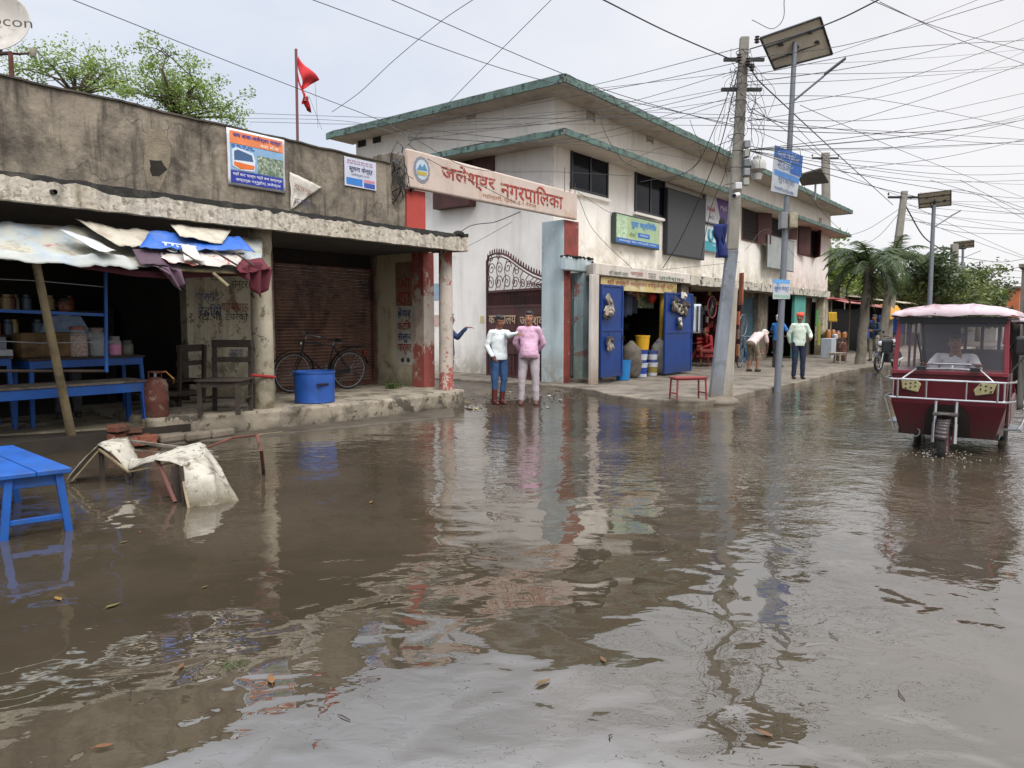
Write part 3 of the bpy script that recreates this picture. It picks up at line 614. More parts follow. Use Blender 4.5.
# tall aerial rod
# ================================================================= two-storey white building
FW, WX = 10.9, 15.72
def PV(x, y, A, B):                       # sight line meets the upright plane through A and B
    r = ray(x, y); n = Vector((B.y-A.y, A.x-B.x, 0)); t = (n.dot(Vector((A.x, A.y, 0))))/(n.x*r.x+n.y*r.y); return Vector((r.x*t, r.y*t, CAMH+r.z*t))
WB = thing('white_building', 'large two-storey whitewashed building with turquoise roof edges on the corner', 'building', (28, 11, 0))
XR = PY(827, 300, FW).x
MB().box(WX, XR, FW, FW+7.6, 3.0, 7.3).build('front_wall', M['whitewall2'], WB)
MB().box(WX-.004, WX+.25, FW+.002, FW+7.6, -.1, 7.3).build('side_wall', M['whitewall'], WB)
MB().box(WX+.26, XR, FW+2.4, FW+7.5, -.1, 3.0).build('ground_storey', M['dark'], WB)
def eave(z0, z1, over, name, th):
    y0 = FW-over; xl = WX-over+.05; mb = MB(); nn = 60
    mb.box(xl, XR+over, y0, FW+.3, z0, z0+th); mb.box(xl, WX+.2, FW+.31, FW+8.0, z0, z0+th)
    so_ = mb.build('soffit_slab', M['soffit'], WB)
    e = MB()
    def strip(A, B, n):
        A = Vector(A); B = Vector(B); d = (B-A).normalized(); nrm = Vector((d.y, -d.x, 0))
        for i in range(n):
            a = A.lerp(B, i/n); b = A.lerp(B, (i+1)/n); ja = .025*fb(a.x+a.y, z0, 2.5); jb = .025*fb(b.x+b.y, z0, 2.5)
            e.add([a+nrm*.03+Vector((0, 0, -.02+ja*.6)), b+nrm*.03+Vector((0, 0, -.02+jb*.6)), b+nrm*.03+Vector((0, 0, th+.05+jb)), a+nrm*.03+Vector((0, 0, th+.05+ja)), b-nrm*.1+Vector((0, 0, th+.06+jb)), a-nrm*.1+Vector((0, 0, th+.06+ja)), b-nrm*.03+Vector((0, 0, -.02+jb*.6)), a-nrm*.03+Vector((0, 0, -.02+ja*.6))],
                  [(0, 1, 2, 3), (3, 2, 4, 5), (0, 7, 6, 1)])
    strip((xl, y0, z0), (XR+over, y0, z0), 140); strip((xl, FW+8.0, z0), (xl, y0, z0), 70); strip((XR+over, y0, z0), (XR+over, FW+2, z0), 10)
    e.build(name, M['teal'], WB, fix=False)
eave(7.22, 7.4, .88, 'roof_edge', .12); eave(6.02, 6.14, .86, 'sunshade_edge', .08)
MB().box(WX-.8, XR+.8, FW-.8, FW+7.8, 7.36, 7.42).build('roof', M['concrete'], WB)
glass = mat('dark_window_glass', '#0b0f18', .12, var=.5, scale=2, bump=0, spec=.12); fr = flat('#1c1e22', .4)
def win(tl, bl, tr, n=2, dark_frame=fr):
    a = PY(*tl, FW); b = PY(*tr, FW); c_ = PY(*bl, FW); x0, x1, z1, z0 = a.x, b.x, a.z, c_.z
    f = MB(); t_ = .06
    for k in (0, n): x = x0+(x1-x0)*k/n; f.box(x-t_/2, x+t_/2, FW-.05, FW-.002, z0, z1)
    for k in range(1, n): x = x0+(x1-x0)*k/n; f.box(x-t_/2, x+t_/2, FW-.045, FW-.002, z0+.03, z1-.03)
    f.box(x0+.03, x1-.03, FW-.05, FW-.002, z0, z0+.06); f.box(x0+.03, x1-.03, FW-.05, FW-.002, z1-.06, z1)
    o = f.build('window', dark_frame, WB, bevel=.004)
    for k in range(n):
        u0 = x0+(x1-x0)*k/n+.03; u1 = x0+(x1-x0)*(k+1)/n-.03
        MB().add([(u0, FW-.02, z0+.06), (u1, FW-.02-.006*k, z0+.06), (u1, FW-.02-.004*k, z1-.06), (u0, FW-.02, z1-.06)], [(0, 1, 2, 3)]).build('pane', glass, o, fix=False)
        MB().box(u0+.005, u0+.035, FW-.035, FW-.024, z0+.06, z1-.06).box(u0+.036, u1-.005, FW-.035, FW-.03, z0+.06, z0+.09).build('sash', dark_frame, o)
    MB().box(x0-.1, x1+.1, FW-.1, FW+.001, z0-.08, z0-.003).build('sill', M['whitewall2'], o)
    return o
win((571, 142), (571, 190), (607, 154)); win((635, 167), (634, 212), (664, 176))
brn = mat('brown_shutter_paint', '#4a2b27', .7, var=.25, scale=4, streak='#2b1917', bump=.1)
def shutwin(tl, bl, tr, leaves):
    a = PY(*tl, FW); b = PY(*tr, FW); c_ = PY(*bl, FW); x0, x1, z1, z0 = a.x, b.x, a.z, c_.z
    o = MB().box(x0, x0+.07, FW-.04, FW-.002, z0, z1).box(x1-.07, x1, FW-.04, FW-.002, z0, z1).box(x0+.07, x1-.07, FW-.04, FW-.002, z1-.07, z1).box(x0+.07, x1-.07, FW-.04, FW-.002, z0, z0+.07).build('window', brn, WB)
    MB().box(x0+.07, x1-.07, FW-.012, FW-.003, z0+.07, z1-.07).build('dark_opening', M['dark'], o)
    bars = MB()
    for k in range(9):
        z = z0+.1+(z1-z0-.2)*k/8; bars.tube([(x0+.05, FW-.022, z), (x1-.05, FW-.022, z)], .008, 5)
    bars.build('window_bars', M['iron'], o)
    for (side_, ang, w_) in leaves:
        h = Vector((x0 if side_ < 0 else x1, FW-.045, 0)); d = Vector((-side_*math.cos(R(ang)), -math.sin(R(ang)), 0)); n_ = Vector((d.y, -d.x, 0))
        m_ = MB(); m_.add([h+Vector((0, 0, z0)), h+d*w_+Vector((0, 0, z0)), h+d*w_+Vector((0, 0, z1)), h+Vector((0, 0, z1))]+[h+n_*.035+Vector((0, 0, z0)), h+n_*.035+d*w_+Vector((0, 0, z0)), h+n_*.035+d*w_+Vector((0, 0, z1)), h+n_*.035+Vector((0, 0, z1))],
                        [(0, 1, 2, 3), (7, 6, 5, 4), (0, 4, 5, 1), (3, 2, 6, 7), (1, 5, 6, 2), (0, 3, 7, 4)])
        m_.build('shutter', brn, o)
shutwin((742, 204), (742, 240), (757, 208), [(1, 155, .75)])
shutwin((771, 212), (771, 236), (784, 214), [(1, 150, .7)])
shutwin((798, 224), (798, 254), (816, 228), [(-1, 20, .85), (1, 30, .85)])
# side wall window behind the name board, small vents, far wall slots
def sidebox(p0, p1, name, m_, d=.04, parent=WB):
    a = PX(*p0, WX-.005); b = PX(*p1, WX-.005); z1 = a.z; z0 = b.z
    return MB().box(WX-.005-d, WX-.006, min(a.y, b.y), max(a.y, b.y), z0, z1).build(name, m_, parent)
sidebox((452, 149), (495, 180), 'side_window', M['dark'], .02)
so2 = sidebox((474, 148), (495, 178), 'brown_shutter', brn, .06)
sidebox((440, 194), (476, 206), 'side_ledge', brn, .3)
for p0, p1 in (((467, 111), (476, 118)),): sidebox(p0, p1, 'vent', M['soffit'], .02)
sidebox((358, 130), (366, 146), 'slot_window', M['dark'], .02); sidebox((373, 128), (381, 142), 'slot_window', M['dark'], .02)
for x, y in ((591, 112), (651, 136), (823, 224)):
    a = PY(x-4, y-6, FW); mb = MB()
    for i in range(3):
        for j in range(3): mb.box(a.x+.12*i, a.x+.12*i+.08, FW-.02, FW-.002, a.z-.12*j-.08, a.z-.12*j)
    mb.box(a.x-.03, a.x-.002, FW-.03, FW-.002, a.z-.36, a.z+.03); mb.box(a.x+.35, a.x+.38, FW-.03, FW-.002, a.z-.36, a.z+.03)
    mb.build('vent_block', M['soffit'], WB)
# slab over the shops, posts, shop boxes
YS = 8.95
zt = PY(600, 263, YS).z; zb = PY(600, 275, YS).z
X0s = PY(596, 300, YS).x; X1s = PY(690, 300, YS).x; X2s = PY(830, 300, YS).x
MB().prism([(X0s, YS), (X1s, YS), (X1s, FW+2.3), (WX+.3, FW+2.3), (WX+.3, 10.6), (X0s+.02, YS+.1)], zb, zt).build('shop_slab', mat('shop_slab_paint', '#c9c1b6', .85, var=.1, streak='#857b6d', streak_amt=.5, bump=.15), WB, bevel=.02)
sl2 = MB(); n = 90
for i in range(n):
    a = X1s+.003+(X2s-X1s)*i/n; b = X1s+.003+(X2s-X1s)*(i+1)/n
    y_ = YS+.02*fb(a, 1, 3); q0 = zb-.02+.035*fb(a, 3, 3); q1 = zt-.03+.05*fb(a, 8, 2); r0 = zb-.02+.035*fb(b, 3, 3); r1 = zt-.03+.05*fb(b, 8, 2)
    sl2.add([(a, y_, q0), (b, YS+.02*fb(b, 1, 3), r0), (b, YS+.02*fb(b, 1, 3), r1), (a, y_, q1), (a, FW, q0), (b, FW, r0), (a, FW, q1), (b, FW, r1)], [(0, 1, 2, 3), (4, 5, 1, 0), (3, 2, 7, 6)])
sl2.build('mossy_slab', mat('peeling_slab_edge', '#b9b2a4', .9, var=.15, scale=4, chips='#33342d', chip_lo=.54, chip_scale=5, dirt='#6f9384', dirt_lo=.56, dirt_hi=.6, dscale=1.2, bump=.6), WB, fix=False)
MB().box(X1s+.01, X2s, YS+.1, FW+2.4, zb+.02, zt-.06).build('slab_core', M['soffit'], WB)
def post(px0, px1, Y, d, name, m_, z1=None, z0=0):
    a = PY(px0, 330, Y).x; b = PY(px1, 330, Y).x; return MB().box(a, b, Y, Y+d, z0, (z1 or zb)-.002).build(name, m_, WB, bevel=.015)
post(591.5, 599, 8.93, .08, 'white_post', mat('white_post_paint', '#bdb5ae', .85, var=.08, grime=('#8a7a6c', .1, 1.2), streak='#8e857c', bump=.1))
post(681, 688, 9.1, .28, 'shop_post', M['concrete']); post(758, 767, 9.6, .3, 'grey_post', M['concrete'])
tq = mat('turquoise_post_paint', '#4f9389', .8, var=.1, streak='#3a6c66', grime=('#44605a', .1, .8), bump=.1)
post(794, 805, 9.1, .12, 'turquoise_post', tq); post(823, 829, 9.1, .35, 'cream_post', M['creampaint'])
def room(px0, px1, Y0, D_, m_, floor=.18):
    a = PY(px0, 330, Y0).x; b = PY(px1, 330, Y0).x
    return MB().box(a, b, Y0+D_, Y0+D_+.08, floor, zb).box(a, a+.08, Y0, Y0+D_-.002, floor, zb-.003).box(b-.08, b, Y0, Y0+D_-.002, floor, zb-.003).build('shop_room', m_, WB)
a = PY(599.5, 330, 9.25).x; b = PY(683, 330, 9.25).x
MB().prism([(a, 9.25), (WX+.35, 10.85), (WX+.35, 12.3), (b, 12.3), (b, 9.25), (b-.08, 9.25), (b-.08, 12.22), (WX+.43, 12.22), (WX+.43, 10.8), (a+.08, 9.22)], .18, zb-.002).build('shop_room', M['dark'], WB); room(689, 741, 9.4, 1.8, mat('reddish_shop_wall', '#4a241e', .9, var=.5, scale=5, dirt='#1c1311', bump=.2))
a = PY(741, 330, 9.75).x; b = PY(758, 330, 9.75).x; mb = MB()
for i in range(34):
    z = .2+(zb-.4)*i/34*1.0; mb.box(a, b, 9.78+.02*(i % 2), 9.84, z, z+.068)
mb.box(a, b, 9.77, 9.86, .13, .198).build('blue_shutter', mat('slate_blue_shutter', '#3f5b6b', .7, var=.2, streak='#26353d', bump=.1), WB)
MB().box(a-.02, b+.02, 9.76, 9.9, .2+(zb-.4), zb).build('shutter_box', M['concrete'], WB)
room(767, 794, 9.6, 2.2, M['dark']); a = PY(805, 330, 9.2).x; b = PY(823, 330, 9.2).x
MB().box(a, b, 9.7, 9.8, .11, zb).build('brown_partition', mat('brown_partition', '#5b5245', .9, var=.3, streak='#332b22', dirt='#2b2721', bump=.2), WB)
# lettering on the slab and yellow shop banner
gl = flat('#37574c', .8); rl = flat('#8b3a3a', .8); yl = flat('#c9b27a', .7)
def tY(body, p0, p1, Y, h, m_, parent, name='lettering', **k):
    a = PY(*p0, Y); b = PY(*p1, Y); return text(body, a, Vector((b.x-a.x, 0, 0)), (0, 0, h), m_, parent, name, **k)
tY('श्री लक्ष्मी वस्त्र', (609, 276), (628, 276), YS-.003, .15, gl, WB); tY('भण्डार', (631, 277), (643, 277), YS-.003, .13, rl, WB); tY('पसल', (648, 279), (656, 279), YS-.003, .15, flat('#77727a'), WB); tY('जलेश्वर', (659, 281), (684, 281), YS-.003, .16, gl, WB)
bn_ = thing('shop_banner', 'yellow shop banner with red lettering stretched under the slab between blue doors', 'banner', PY(602, 290, 9.02))
a = PY(601, 275, 9.02); b = PY(677, 275, 9.02); zz0 = PY(601, 289, 9.02).z; zz1 = PY(601, 276, 9.02).z
MB().box(a.x, b.x, 9.02, 9.03, zz0, min(zz1, zb-.02)).build('cloth', mat('yellow_banner', '#c3ae72', .7, var=.15, scale=2, tint='#cfc7a8', dirt='#8a7a55', bump=.05), bn_)
text('श्री लक्ष्मी वस्त्रालय एण्ड फेन्सी स्टोर', (a.x+.3, 9.02, zz0+.1), (b.x-a.x-.5, 0, 0), (0, 0, .15), rl, bn_, bold=.01)
# blue doors with shoes
def door(px0, px1, pyt, pyb, Y, lab, ang):
    a = PY(px0, pyb, Y); b = PY(px1, pyb, Y); z1 = PY(px0, pyt, Y).z; z0 = max(a.z, .14); w_ = b.x-a.x
    t_ = thing('blue_door', lab, 'door', (a.x, Y, z0), 'blue steel doors of the shoe shop')
    mb = MB().box(a.x, b.x, Y, Y+.04, z0, z1).box(a.x, a.x+.05, Y-.02, Y, z0, z1).box(b.x-.05, b.x, Y-.02, Y, z0, z1)
    for z in (z0, (z0+z1)/2, z1-.05): mb.box(a.x+.05, b.x-.05, Y-.018, Y, z, z+.05)
    mb.build('leaf', M['bluedoor'], t_, bevel=.004)
    MB().tube([(b.x-.1, Y-.05, 1.1), (b.x-.1, Y-.07, 1.16), (b.x-.1, Y-.05, 1.22)], .01, 6).build('handle', M['iron'], t_)
    return t_, a.x, b.x, z0, z1
_, l0, l1, lz0, lz1 = door(600.5, 622, 284, 378, 8.9, 'left blue steel door leaf with shoes hanging on it, under the yellow banner', 0)
_, r0, r1, rz0, rz1 = door(664, 691, 292, 374, 8.8, 'right blue steel door leaf with a cluster of hung sandals, left of the striped shirt', 0)
def shoe(p, a, m_, name='sole'):
    mb = MB(); Mx = Matrix.Rotation(a, 3, 'Y'); L = .27
    prof = [(-.5, .38), (-.3, .46), (0, .36), (.25, .48), (.42, .36), (.5, .05)]
    P = [(x*L, y*.19*.5/.48) for x, y in prof]+[(x*L, -y*.19*.5/.48) for x, y in prof[::-1]]
    mb.extr([Vector(p)+Mx @ Vector((x, 0, y)) for x, y in P], (0, -.035, 0))
    mb.ell(Vector(p)+Mx @ Vector((.06, -.05, 0)), (.08, .035, .045), 10, 6, Mx)
    return mb
shc = [flat('#a79c8c'), flat('#3c3630'), flat('#8c8377'), flat('#c4beb4')]
rnd = random.Random(4)
def shoes(px, py, Y, n, r, lab):
    c = PY(px, py, Y); t_ = thing('hung_shoes', lab, 'shoes', c)
    for i in range(n):
        a = rnd.random()*3.1; q = c+Vector((rnd.gauss(0, r), -.01-.03*rnd.random(), rnd.gauss(0, r*1.1)))
        shoe(q, a, None).build('shoe', shc[rnd.randrange(4)], t_, bevel=.006)
    MB().tube([c+Vector((0, 0, .02)), c+Vector((0, .01, .3))], .006, 5).build('string', M['iron'], t_)
shoes(608, 311, 8.86, 7, .1, 'bunch of grey sandals hanging at the top of the left blue door'); shoes(609, 344, 8.86, 3, .055, 'dark pair of slippers hanging low on the left blue door')
shoes(674, 302, 8.76, 6, .1, 'pale sandals hanging at the top left of the right blue door'); shoes(683, 308, 8.76, 8, .12, 'cluster of brown and white shoes at the top right of the right blue door'); shoes(679, 324, 8.76, 2, .04, 'single dark pair hanging beneath the cluster on the right door')
# goods
def bucket(px, py, r, h, m_, lab, Y=9.15, band=None, z=.12):
    c = PY(px, py, Y); c.z = z; t_ = thing('bucket', lab, 'bucket', c)
    MB().lathe([(r*.85, 0), (r, h), (r*1.05, h), (r*1.05, h+.03), (r*.95, h+.03), (r*.8, .02)], c, 20).build('pail', m_, t_, smooth=True)
    MB().ring(c+Vector((0, -.0, h)), r*1.02, .006, (0, 1, .3), a0=90, a1=270).build('handle', M['steel'], t_)
    if band: MB().lathe([(r*.87+.004, h*.25), (r*.97+.004, h*.75)], c, 20).build('label_band', band, t_, smooth=True)
yel = flat('#c99a1e', .45); whp = flat('#b9bcc4', .5); blb = flat('#1f3f92', .5)
bucket(641, 371, .17, .33, whp, 'white paint bucket with blue band at the bottom of the shop pile', band=blb); bucket(641, 371, .17, .3, flat('#26418f', .5), 'blue and white bucket stacked in the middle of the pile', z=.49, band=whp)
bucket(642, 371, .19, .34, yel, 'yellow plastic bucket on top of the pile in the shop', z=.83)
bucket(652, 371, .16, .32, whp, 'white bucket right of the stacked buckets', band=flat('#8a7a3a')); bucket(652, 371, .15, .28, flat('#3c4c80', .5), 'dark blue bucket on the white bucket', z=.48, band=whp)
bucket(623, 377, .19, .46, flat('#1f74b4', .45), 'bright blue tub beside the left blue door', Y=9.0)
def blob(px, py, r, h, m_, name, lab, cat, Y=9.2, z=.12, seed=0, sc=2.5):
    c = PY(px, py, Y); c.z = z; prof = []; 
    for i in range(15):
        v = i/14; prof.append((r*(.9+.25*math.sin(v*math.pi))*(1 if v < .8 else max(.08, 1-(v-.8)*4.2))*(1 if v > .03 else .8), h*v))
    mb = MB().lathe(prof, (0, 0, 0), 22); mb.v = [c+Vector((p.x*(1+.3*fb(p.x*sc+seed, p.y*sc+p.z*3, 2)), p.y*(1+.25*fb(p.x*sc, p.y*sc+p.z*3, 2, seed)), p.z)) for p in mb.v]
    return tag(mb.build(name, m_, smooth='all'), lab, cat)
blob(631, 373, .22, .95, cloth('#5f584f', dirt='#3b362f'), 'sack', 'grey woven sack standing between blue door and buckets', 'sack')
blob(659, 372, .2, 1.0, cloth('#aba69c', chips='#5a6a8a', chip_lo=.6), 'white_sack', 'white printed sack leaning in front of the right blue door', 'sack', seed=3)
blob(633, 345, .3, .35, cloth('#6b5334'), 'carton', 'brown bundle lying behind the yellow bucket', 'bundle', Y=9.9, z=.6)
# hanging wares
hp = thing('wall_poster', 'green and white poster hanging inside the blue-door shop', 'poster', PY(638, 308, 9.6))
a = PY(638, 308, 9.6); b = PY(654, 292, 9.6); MB().box(a.x, b.x, 9.6, 9.61, a.z, b.z).build('sheet', mat('green_poster_print', '#9fa88a', .7, var=.5, scale=11, dirt='#4f6b3a', dirt_lo=.5, dirt_hi=.55, dscale=8, chips='#b98d3c', chip_lo=.6, bump=0), hp)
text('नेपाल', (a.x+.05, 9.6, b.z-.14), (b.x-a.x-.1, 0, 0), (0, 0, .1), flat('#c8c8bc'), hp)
c_ = PY(652, 298, 9.35); tag(MB().lathe([(.005, -.16), (.06, -.12), (.115, -.02), (.12, .05), (.08, .12), (.01, .15)], c_, 18).build('red_ball', flat('#d2382c', .4), smooth='all'), 'red ball hanging at the front of the blue-door shop', 'ball')
tag(MB().tube([PY(662, 294, 9.2), PY(660.5, 342, 9.2)], [.06, .045], 10).build('yellow_roll', flat('#b3912a')), 'yellow rolled mat hanging beside the right blue door', 'roll')
rnd = random.Random(9)
for i, (px, pt, pb, h, lab) in enumerate([(624, 296, 318, '#20324e', 'navy shirt hanging behind the left door'), (629, 295, 316, '#3b3f52', 'grey shirt hanging second from the left door'), (634, 297, 314, '#1a2130', 'black shirt hanging next to the green poster')]):
    a = PY(px-3, pt, 9.45); b = PY(px+3, pb, 9.45); w_ = b.x-a.x
    mb = MB().grid(lambda u, v: Vector((a.x+w_*u, 9.45+.03*math.sin(u*14+i), b.z+(a.z-b.z)*(v+.04*math.sin(u*3.1)))), 10, 5)
    tag(mb.build('hanging_shirt', cloth(h), solid=.02, smooth='all'), lab, 'shirt', 'shirts hanging in the blue-door shop')
a = PY(694, 304, 8.9); b = PY(700.5, 333, 8.9); st = cloth('#b9c0c6')
ss = thing('striped_shirt', 'black and white striped shirt hanging beside the right blue door', 'shirt', a)
MB().grid(lambda u, v: Vector((a.x+(b.x-a.x)*(u+(.25*(.5-v) if v < .5 else 0)*(u-.5)), 8.9+.04*math.sin(u*9), b.z+(a.z-b.z)*v)), 10, 10).build('cloth', st, ss, solid=.03, smooth='all')
mb = MB()
for i in range(5): x = a.x+(b.x-a.x)*(.12+.19*i); mb.box(x, x+.025, 8.83, 8.85, b.z+.03, a.z-.05)
mb.build('stripes', flat('#22262e'), ss)
# shelves inside both shops
shf = MB()
for X0_, X1_, Y_ in ((PY(601, 330, 9.4).x+.3, PY(683, 330, 9.4).x-.2, 11.0), (PY(690, 330, 9.5).x+.2, PY(741, 330, 9.5).x, 10.9)):
    for z in (.8, 1.3, 1.8, 2.2): shf.box(X0_, X1_, Y_-.25, Y_, z, z+.03)
shf.build('shelf_boards', M['wood'], WB)
rnd = random.Random(12); PALS = ['#6b2a24', '#8a5a2c', '#39465f', '#777166', '#40614a', '#a08a4f']
for i in range(44):
    s_ = i % 2; X0_, X1_ = ((PY(601, 330, 9.4).x+.4, PY(683, 330, 9.4).x-.3), (PY(690, 330, 9.5).x+.3, PY(741, 330, 9.5).x-.1))[s_]
    z = (.83, 1.33, 1.83)[i % 3]; x = rnd.uniform(X0_, X1_); w_ = rnd.uniform(.1, .25); h = rnd.uniform(.12, .34)
    o = MB().box(x, x+w_, 10.78, 10.93, z+.001, z+h).build('goods_box', flat(rnd.choice(PALS), .7), bevel=.008)
    tag(o, 'small packet on the dim shelves of the blue-door shop' if s_ == 0 else 'small packet on the dim shelves behind the man in red', 'box', 'packets on the blue-door shop shelves' if s_ == 0 else 'packets on the repair shop shelves')
for i in range(10):
    px = 626+3.6*i; a = PY(px, 291, 9.5); l = rnd.uniform(.12, .4); h_ = rnd.choice(PALS+['#b9b2a5', '#2a3c66', '#8a2f34'])
    tag(MB().grid(lambda u, v: V_(a.x+.13*u, 9.5+.02*math.sin(u*9+i), a.z-l*(1-v)), 4, 4).build('hanging_bag', flat(h_, .6), solid=.03), 'small bag or strip of goods hanging under the yellow shop banner', 'bag', 'small goods hanging in the blue-door shop doorway')
for i in range(14):
    px = 690+rnd.random()*40; py = rnd.uniform(290, 335); a = PY(px, py, 10.2); s_ = rnd.uniform(.1, .24)
    tag(MB().obox(a, (s_, .06, s_*rnd.uniform(.6, 1.6))).build('hung_part', flat(rnd.choice(PALS+['#7c2a2c', '#a5a098']), .6), bevel=.008), 'small spare part or packet hung at the back of the repair shop', 'part', 'spare parts hung in the repair shop')
# wall boards ------------------------------------------------------
def board(name, lab, cat, tl, bl, tr, face, Y=FW, d=.12, frame=None, standoff=.05):
    Yf = Y-standoff-d; a = PY(*tl, Yf); b = PY(*tr, Yf); c_ = PY(*bl, Yf)
    t_ = thing(name, lab, cat, (a.x, Yf, c_.z)); fm = frame or M['steel']; e = .04
    MB().box(a.x, b.x, Yf+.01, Yf+d, c_.z, a.z).build('cabinet', fm, t_, bevel=.006)
    MB().box(a.x+e, b.x-e, Yf, Yf+.0095, c_.z+e, a.z-e).build('face', face, t_)
    for x in (a.x+.2, b.x-.2): MB().box(x-.02, x+.02, Yf+d, Y, a.z-.2, a.z-.16).build('bracket', M['iron'], t_)
    return t_, a.x+e, b.x-e, c_.z+e, a.z-e, Yf
g1 = mat('green_board_print', '#93ad8b', .6, var=.12, scale=2, tint='#b7b887', bump=0)
t_, x0, x1, z0, z1, Y = board('green_signboard', 'faded green and yellow shop signboard left of the big grey screen', 'signboard', (616, 212), (616, 243), (660, 221), g1, frame=flat('#2e3a34'), d=.14)
W_, H_ = x1-x0, z1-z0
MB().box(x0, x1, Y-.004, Y-.001, z0, z0+.17*H_).build('blue_strip', flat('#2b5fa8'), t_); MB().box(x0, x0+.24*W_, Y-.004, Y-.001, z0+.175*H_, z1).build('pale_panel', mat('pale_panel_print', '#a9c0a0', .6, var=.3, scale=9, chips='#5b7a4c', chip_lo=.58, chip_scale=6, bump=0), t_)
text('युवा क्लिनिक', (x0+.32*W_, Y-.003, z0+.58*H_), (.6*W_, 0, 0), (0, 0, .32*H_), flat('#3f7fc0'), t_, bold=.03); MB().box(x0+.48*W_, x0+.76*W_, Y-.005, Y-.002, z0+.3*H_, z0+.47*H_).build('blue_label', flat('#2f62ad'), t_)
text('जलेश्वर', (x0+.52*W_, Y-.006, z0+.34*H_), (.2*W_, 0, 0), (0, 0, .09*H_), flat('#d5dde2'), t_); text('जनकपुर रोड महोत्तरी नेपाल', (x0+.05*W_, Y-.006, z0+.04*H_), (.88*W_, 0, 0), (0, 0, .09*H_), flat('#d5dde2'), t_); text('औषधि', (x0+.28*W_, Y-.004, z0+.26*H_), (.17*W_, 0, 0), (0, 0, .2*H_), flat('#6f8f55'), t_)
t_, x0, x1, z0, z1, Y = board('display_screen', 'large dark grey outdoor display screen mounted on the white facade', 'screen', (668, 187), (665, 254), (706, 199), mat('grey_led_face', '#3c3d40', .6, var=.05, scale=3, bump=0), frame=flat('#1b1b1d'), d=.13, standoff=.05)
t_, x0, x1, z0, z1, Y = board('purple_signboard', 'white and purple phone company board right of the grey screen', 'signboard', (706, 192), (706, 222), (729, 198), flat('#c2c1c6', .5), d=.08, frame=M['steel']); W_, H_ = x1-x0, z1-z0
MB().extr([(x0+.42*W_, Y-.004, z1), (x1, Y-.004, z1), (x1, Y-.004, z0), (x0+.68*W_, Y-.004, z0)], (0, .003, 0)).build('purple_field', flat('#5b3a86', .5), t_)
text('Ncell', (x0+.05*W_, Y-.004, z0+.4*H_), (.32*W_, 0, 0), (0, 0, .16*H_), flat('#b5304a'), t_, bold=.02); text('My5', (x0+.62*W_, Y-.006, z0+.52*H_), (.3*W_, 0, 0), (0, 0, .2*H_), flat('#d8d3e0'), t_, bold=.02); text('4G', (x0+.12*W_, Y-.004, z0+.12*H_), (.2*W_, 0, 0), (0, 0, .12*H_), flat('#4a4a60'), t_)
t_, x0, x1, z0, z1, Y = board('teal_signboard', 'white and teal board with a big round C, under the purple board', 'signboard', (705, 224), (705, 251), (728, 228), flat('#bfc6c8', .5), d=.08, frame=M['steel']); W_, H_ = x1-x0, z1-z0
MB().box(x0, x1, Y-.004, Y-.001, z0, z0+.38*H_).build('teal_field', flat('#2f8d9a', .5), t_); MB().ring((x0+.22*W_, Y-.01, z0+.66*H_), .17*H_+.06, .05, a0=40, a1=320).build('round_emblem', flat('#1f8597', .5), t_)
text('Soft', (x0+.42*W_, Y-.004, z0+.55*H_), (.42*W_, 0, 0), (0, 0, .24*H_), flat('#4b5054'), t_); text('जलेश्वर शाखा', (x0+.3*W_, Y-.006, z0+.18*H_), (.6*W_, 0, 0), (0, 0, .13*H_), flat('#c6d8da'), t_)
# notice panel on the wall behind the lamp post
t_, x0, x1, z0, z1, Y = board('grey_notice_panel', 'framed blank grey notice panel behind the solar lamp post', 'panel', (768, 234), (768, 268), (795, 235), mat('grey_faded_panel', '#8f9493', .7, var=.12, scale=2, streak='#6b6f6d', bump=.05), d=.05, frame=flat('#4b4d4c'), standoff=.3)
# ================================================================= gateway
YG = 9.65
xr0, xr1 = PY(563.5, 387, YG).x, PY(577, 387, YG).x
zs_l0, zs_l1 = PY(408, 187, YG-.1).z, PY(408, 148, YG-.1).z
gp = thing('gate_pillar', 'tall gate pillar, red on the front and pale blue on its side, right of the gate', 'pillar', (xr0, YG, 0))
yb_ = PX(541, 387, xr0).y
xm_ = PY(570, 330, YG).x; zl_ = PY(575, 257, 9.47).z
MB().box(xr0, xm_, YG+.02, yb_, -.1, zs_l0).box(xm_+.001, xr1, YG+.03, YG+.4, zl_, zs_l0).build('blue_shaft', M['paleblue'], gp, bevel=.02); MB().box(xr0+.02, xr1+.004, YG-.01, YG+.019, zl_+.002, zs_l0-.01).box(xr0+.02, xm_-.002, YG-.005, YG+.019, .05, zl_).build('red_face', M['redpaint'], gp)
gp2 = thing('sign_pillar', 'short red and grey pillar on the verandah roof holding the left end of the name board', 'pillar', PY(400, 232, YG))
a, b, c_ = PY(393, 230, YG).x, PY(407, 230, YG).x, PY(426, 230, YG).x
MB().box(b, c_, YG, YG+.5, ZS1, zs_l0-.002).build('red_shaft', mat('plain_red_paint', '#a8433a', .85, var=.12, dirt='#7a3029', bump=.15), gp2, bevel=.015); MB().box(a, b-.003, YG+.02, YG+.5, ZS1, zs_l1-.1).build('grey_shaft', M['concrete'], gp2, bevel=.02)
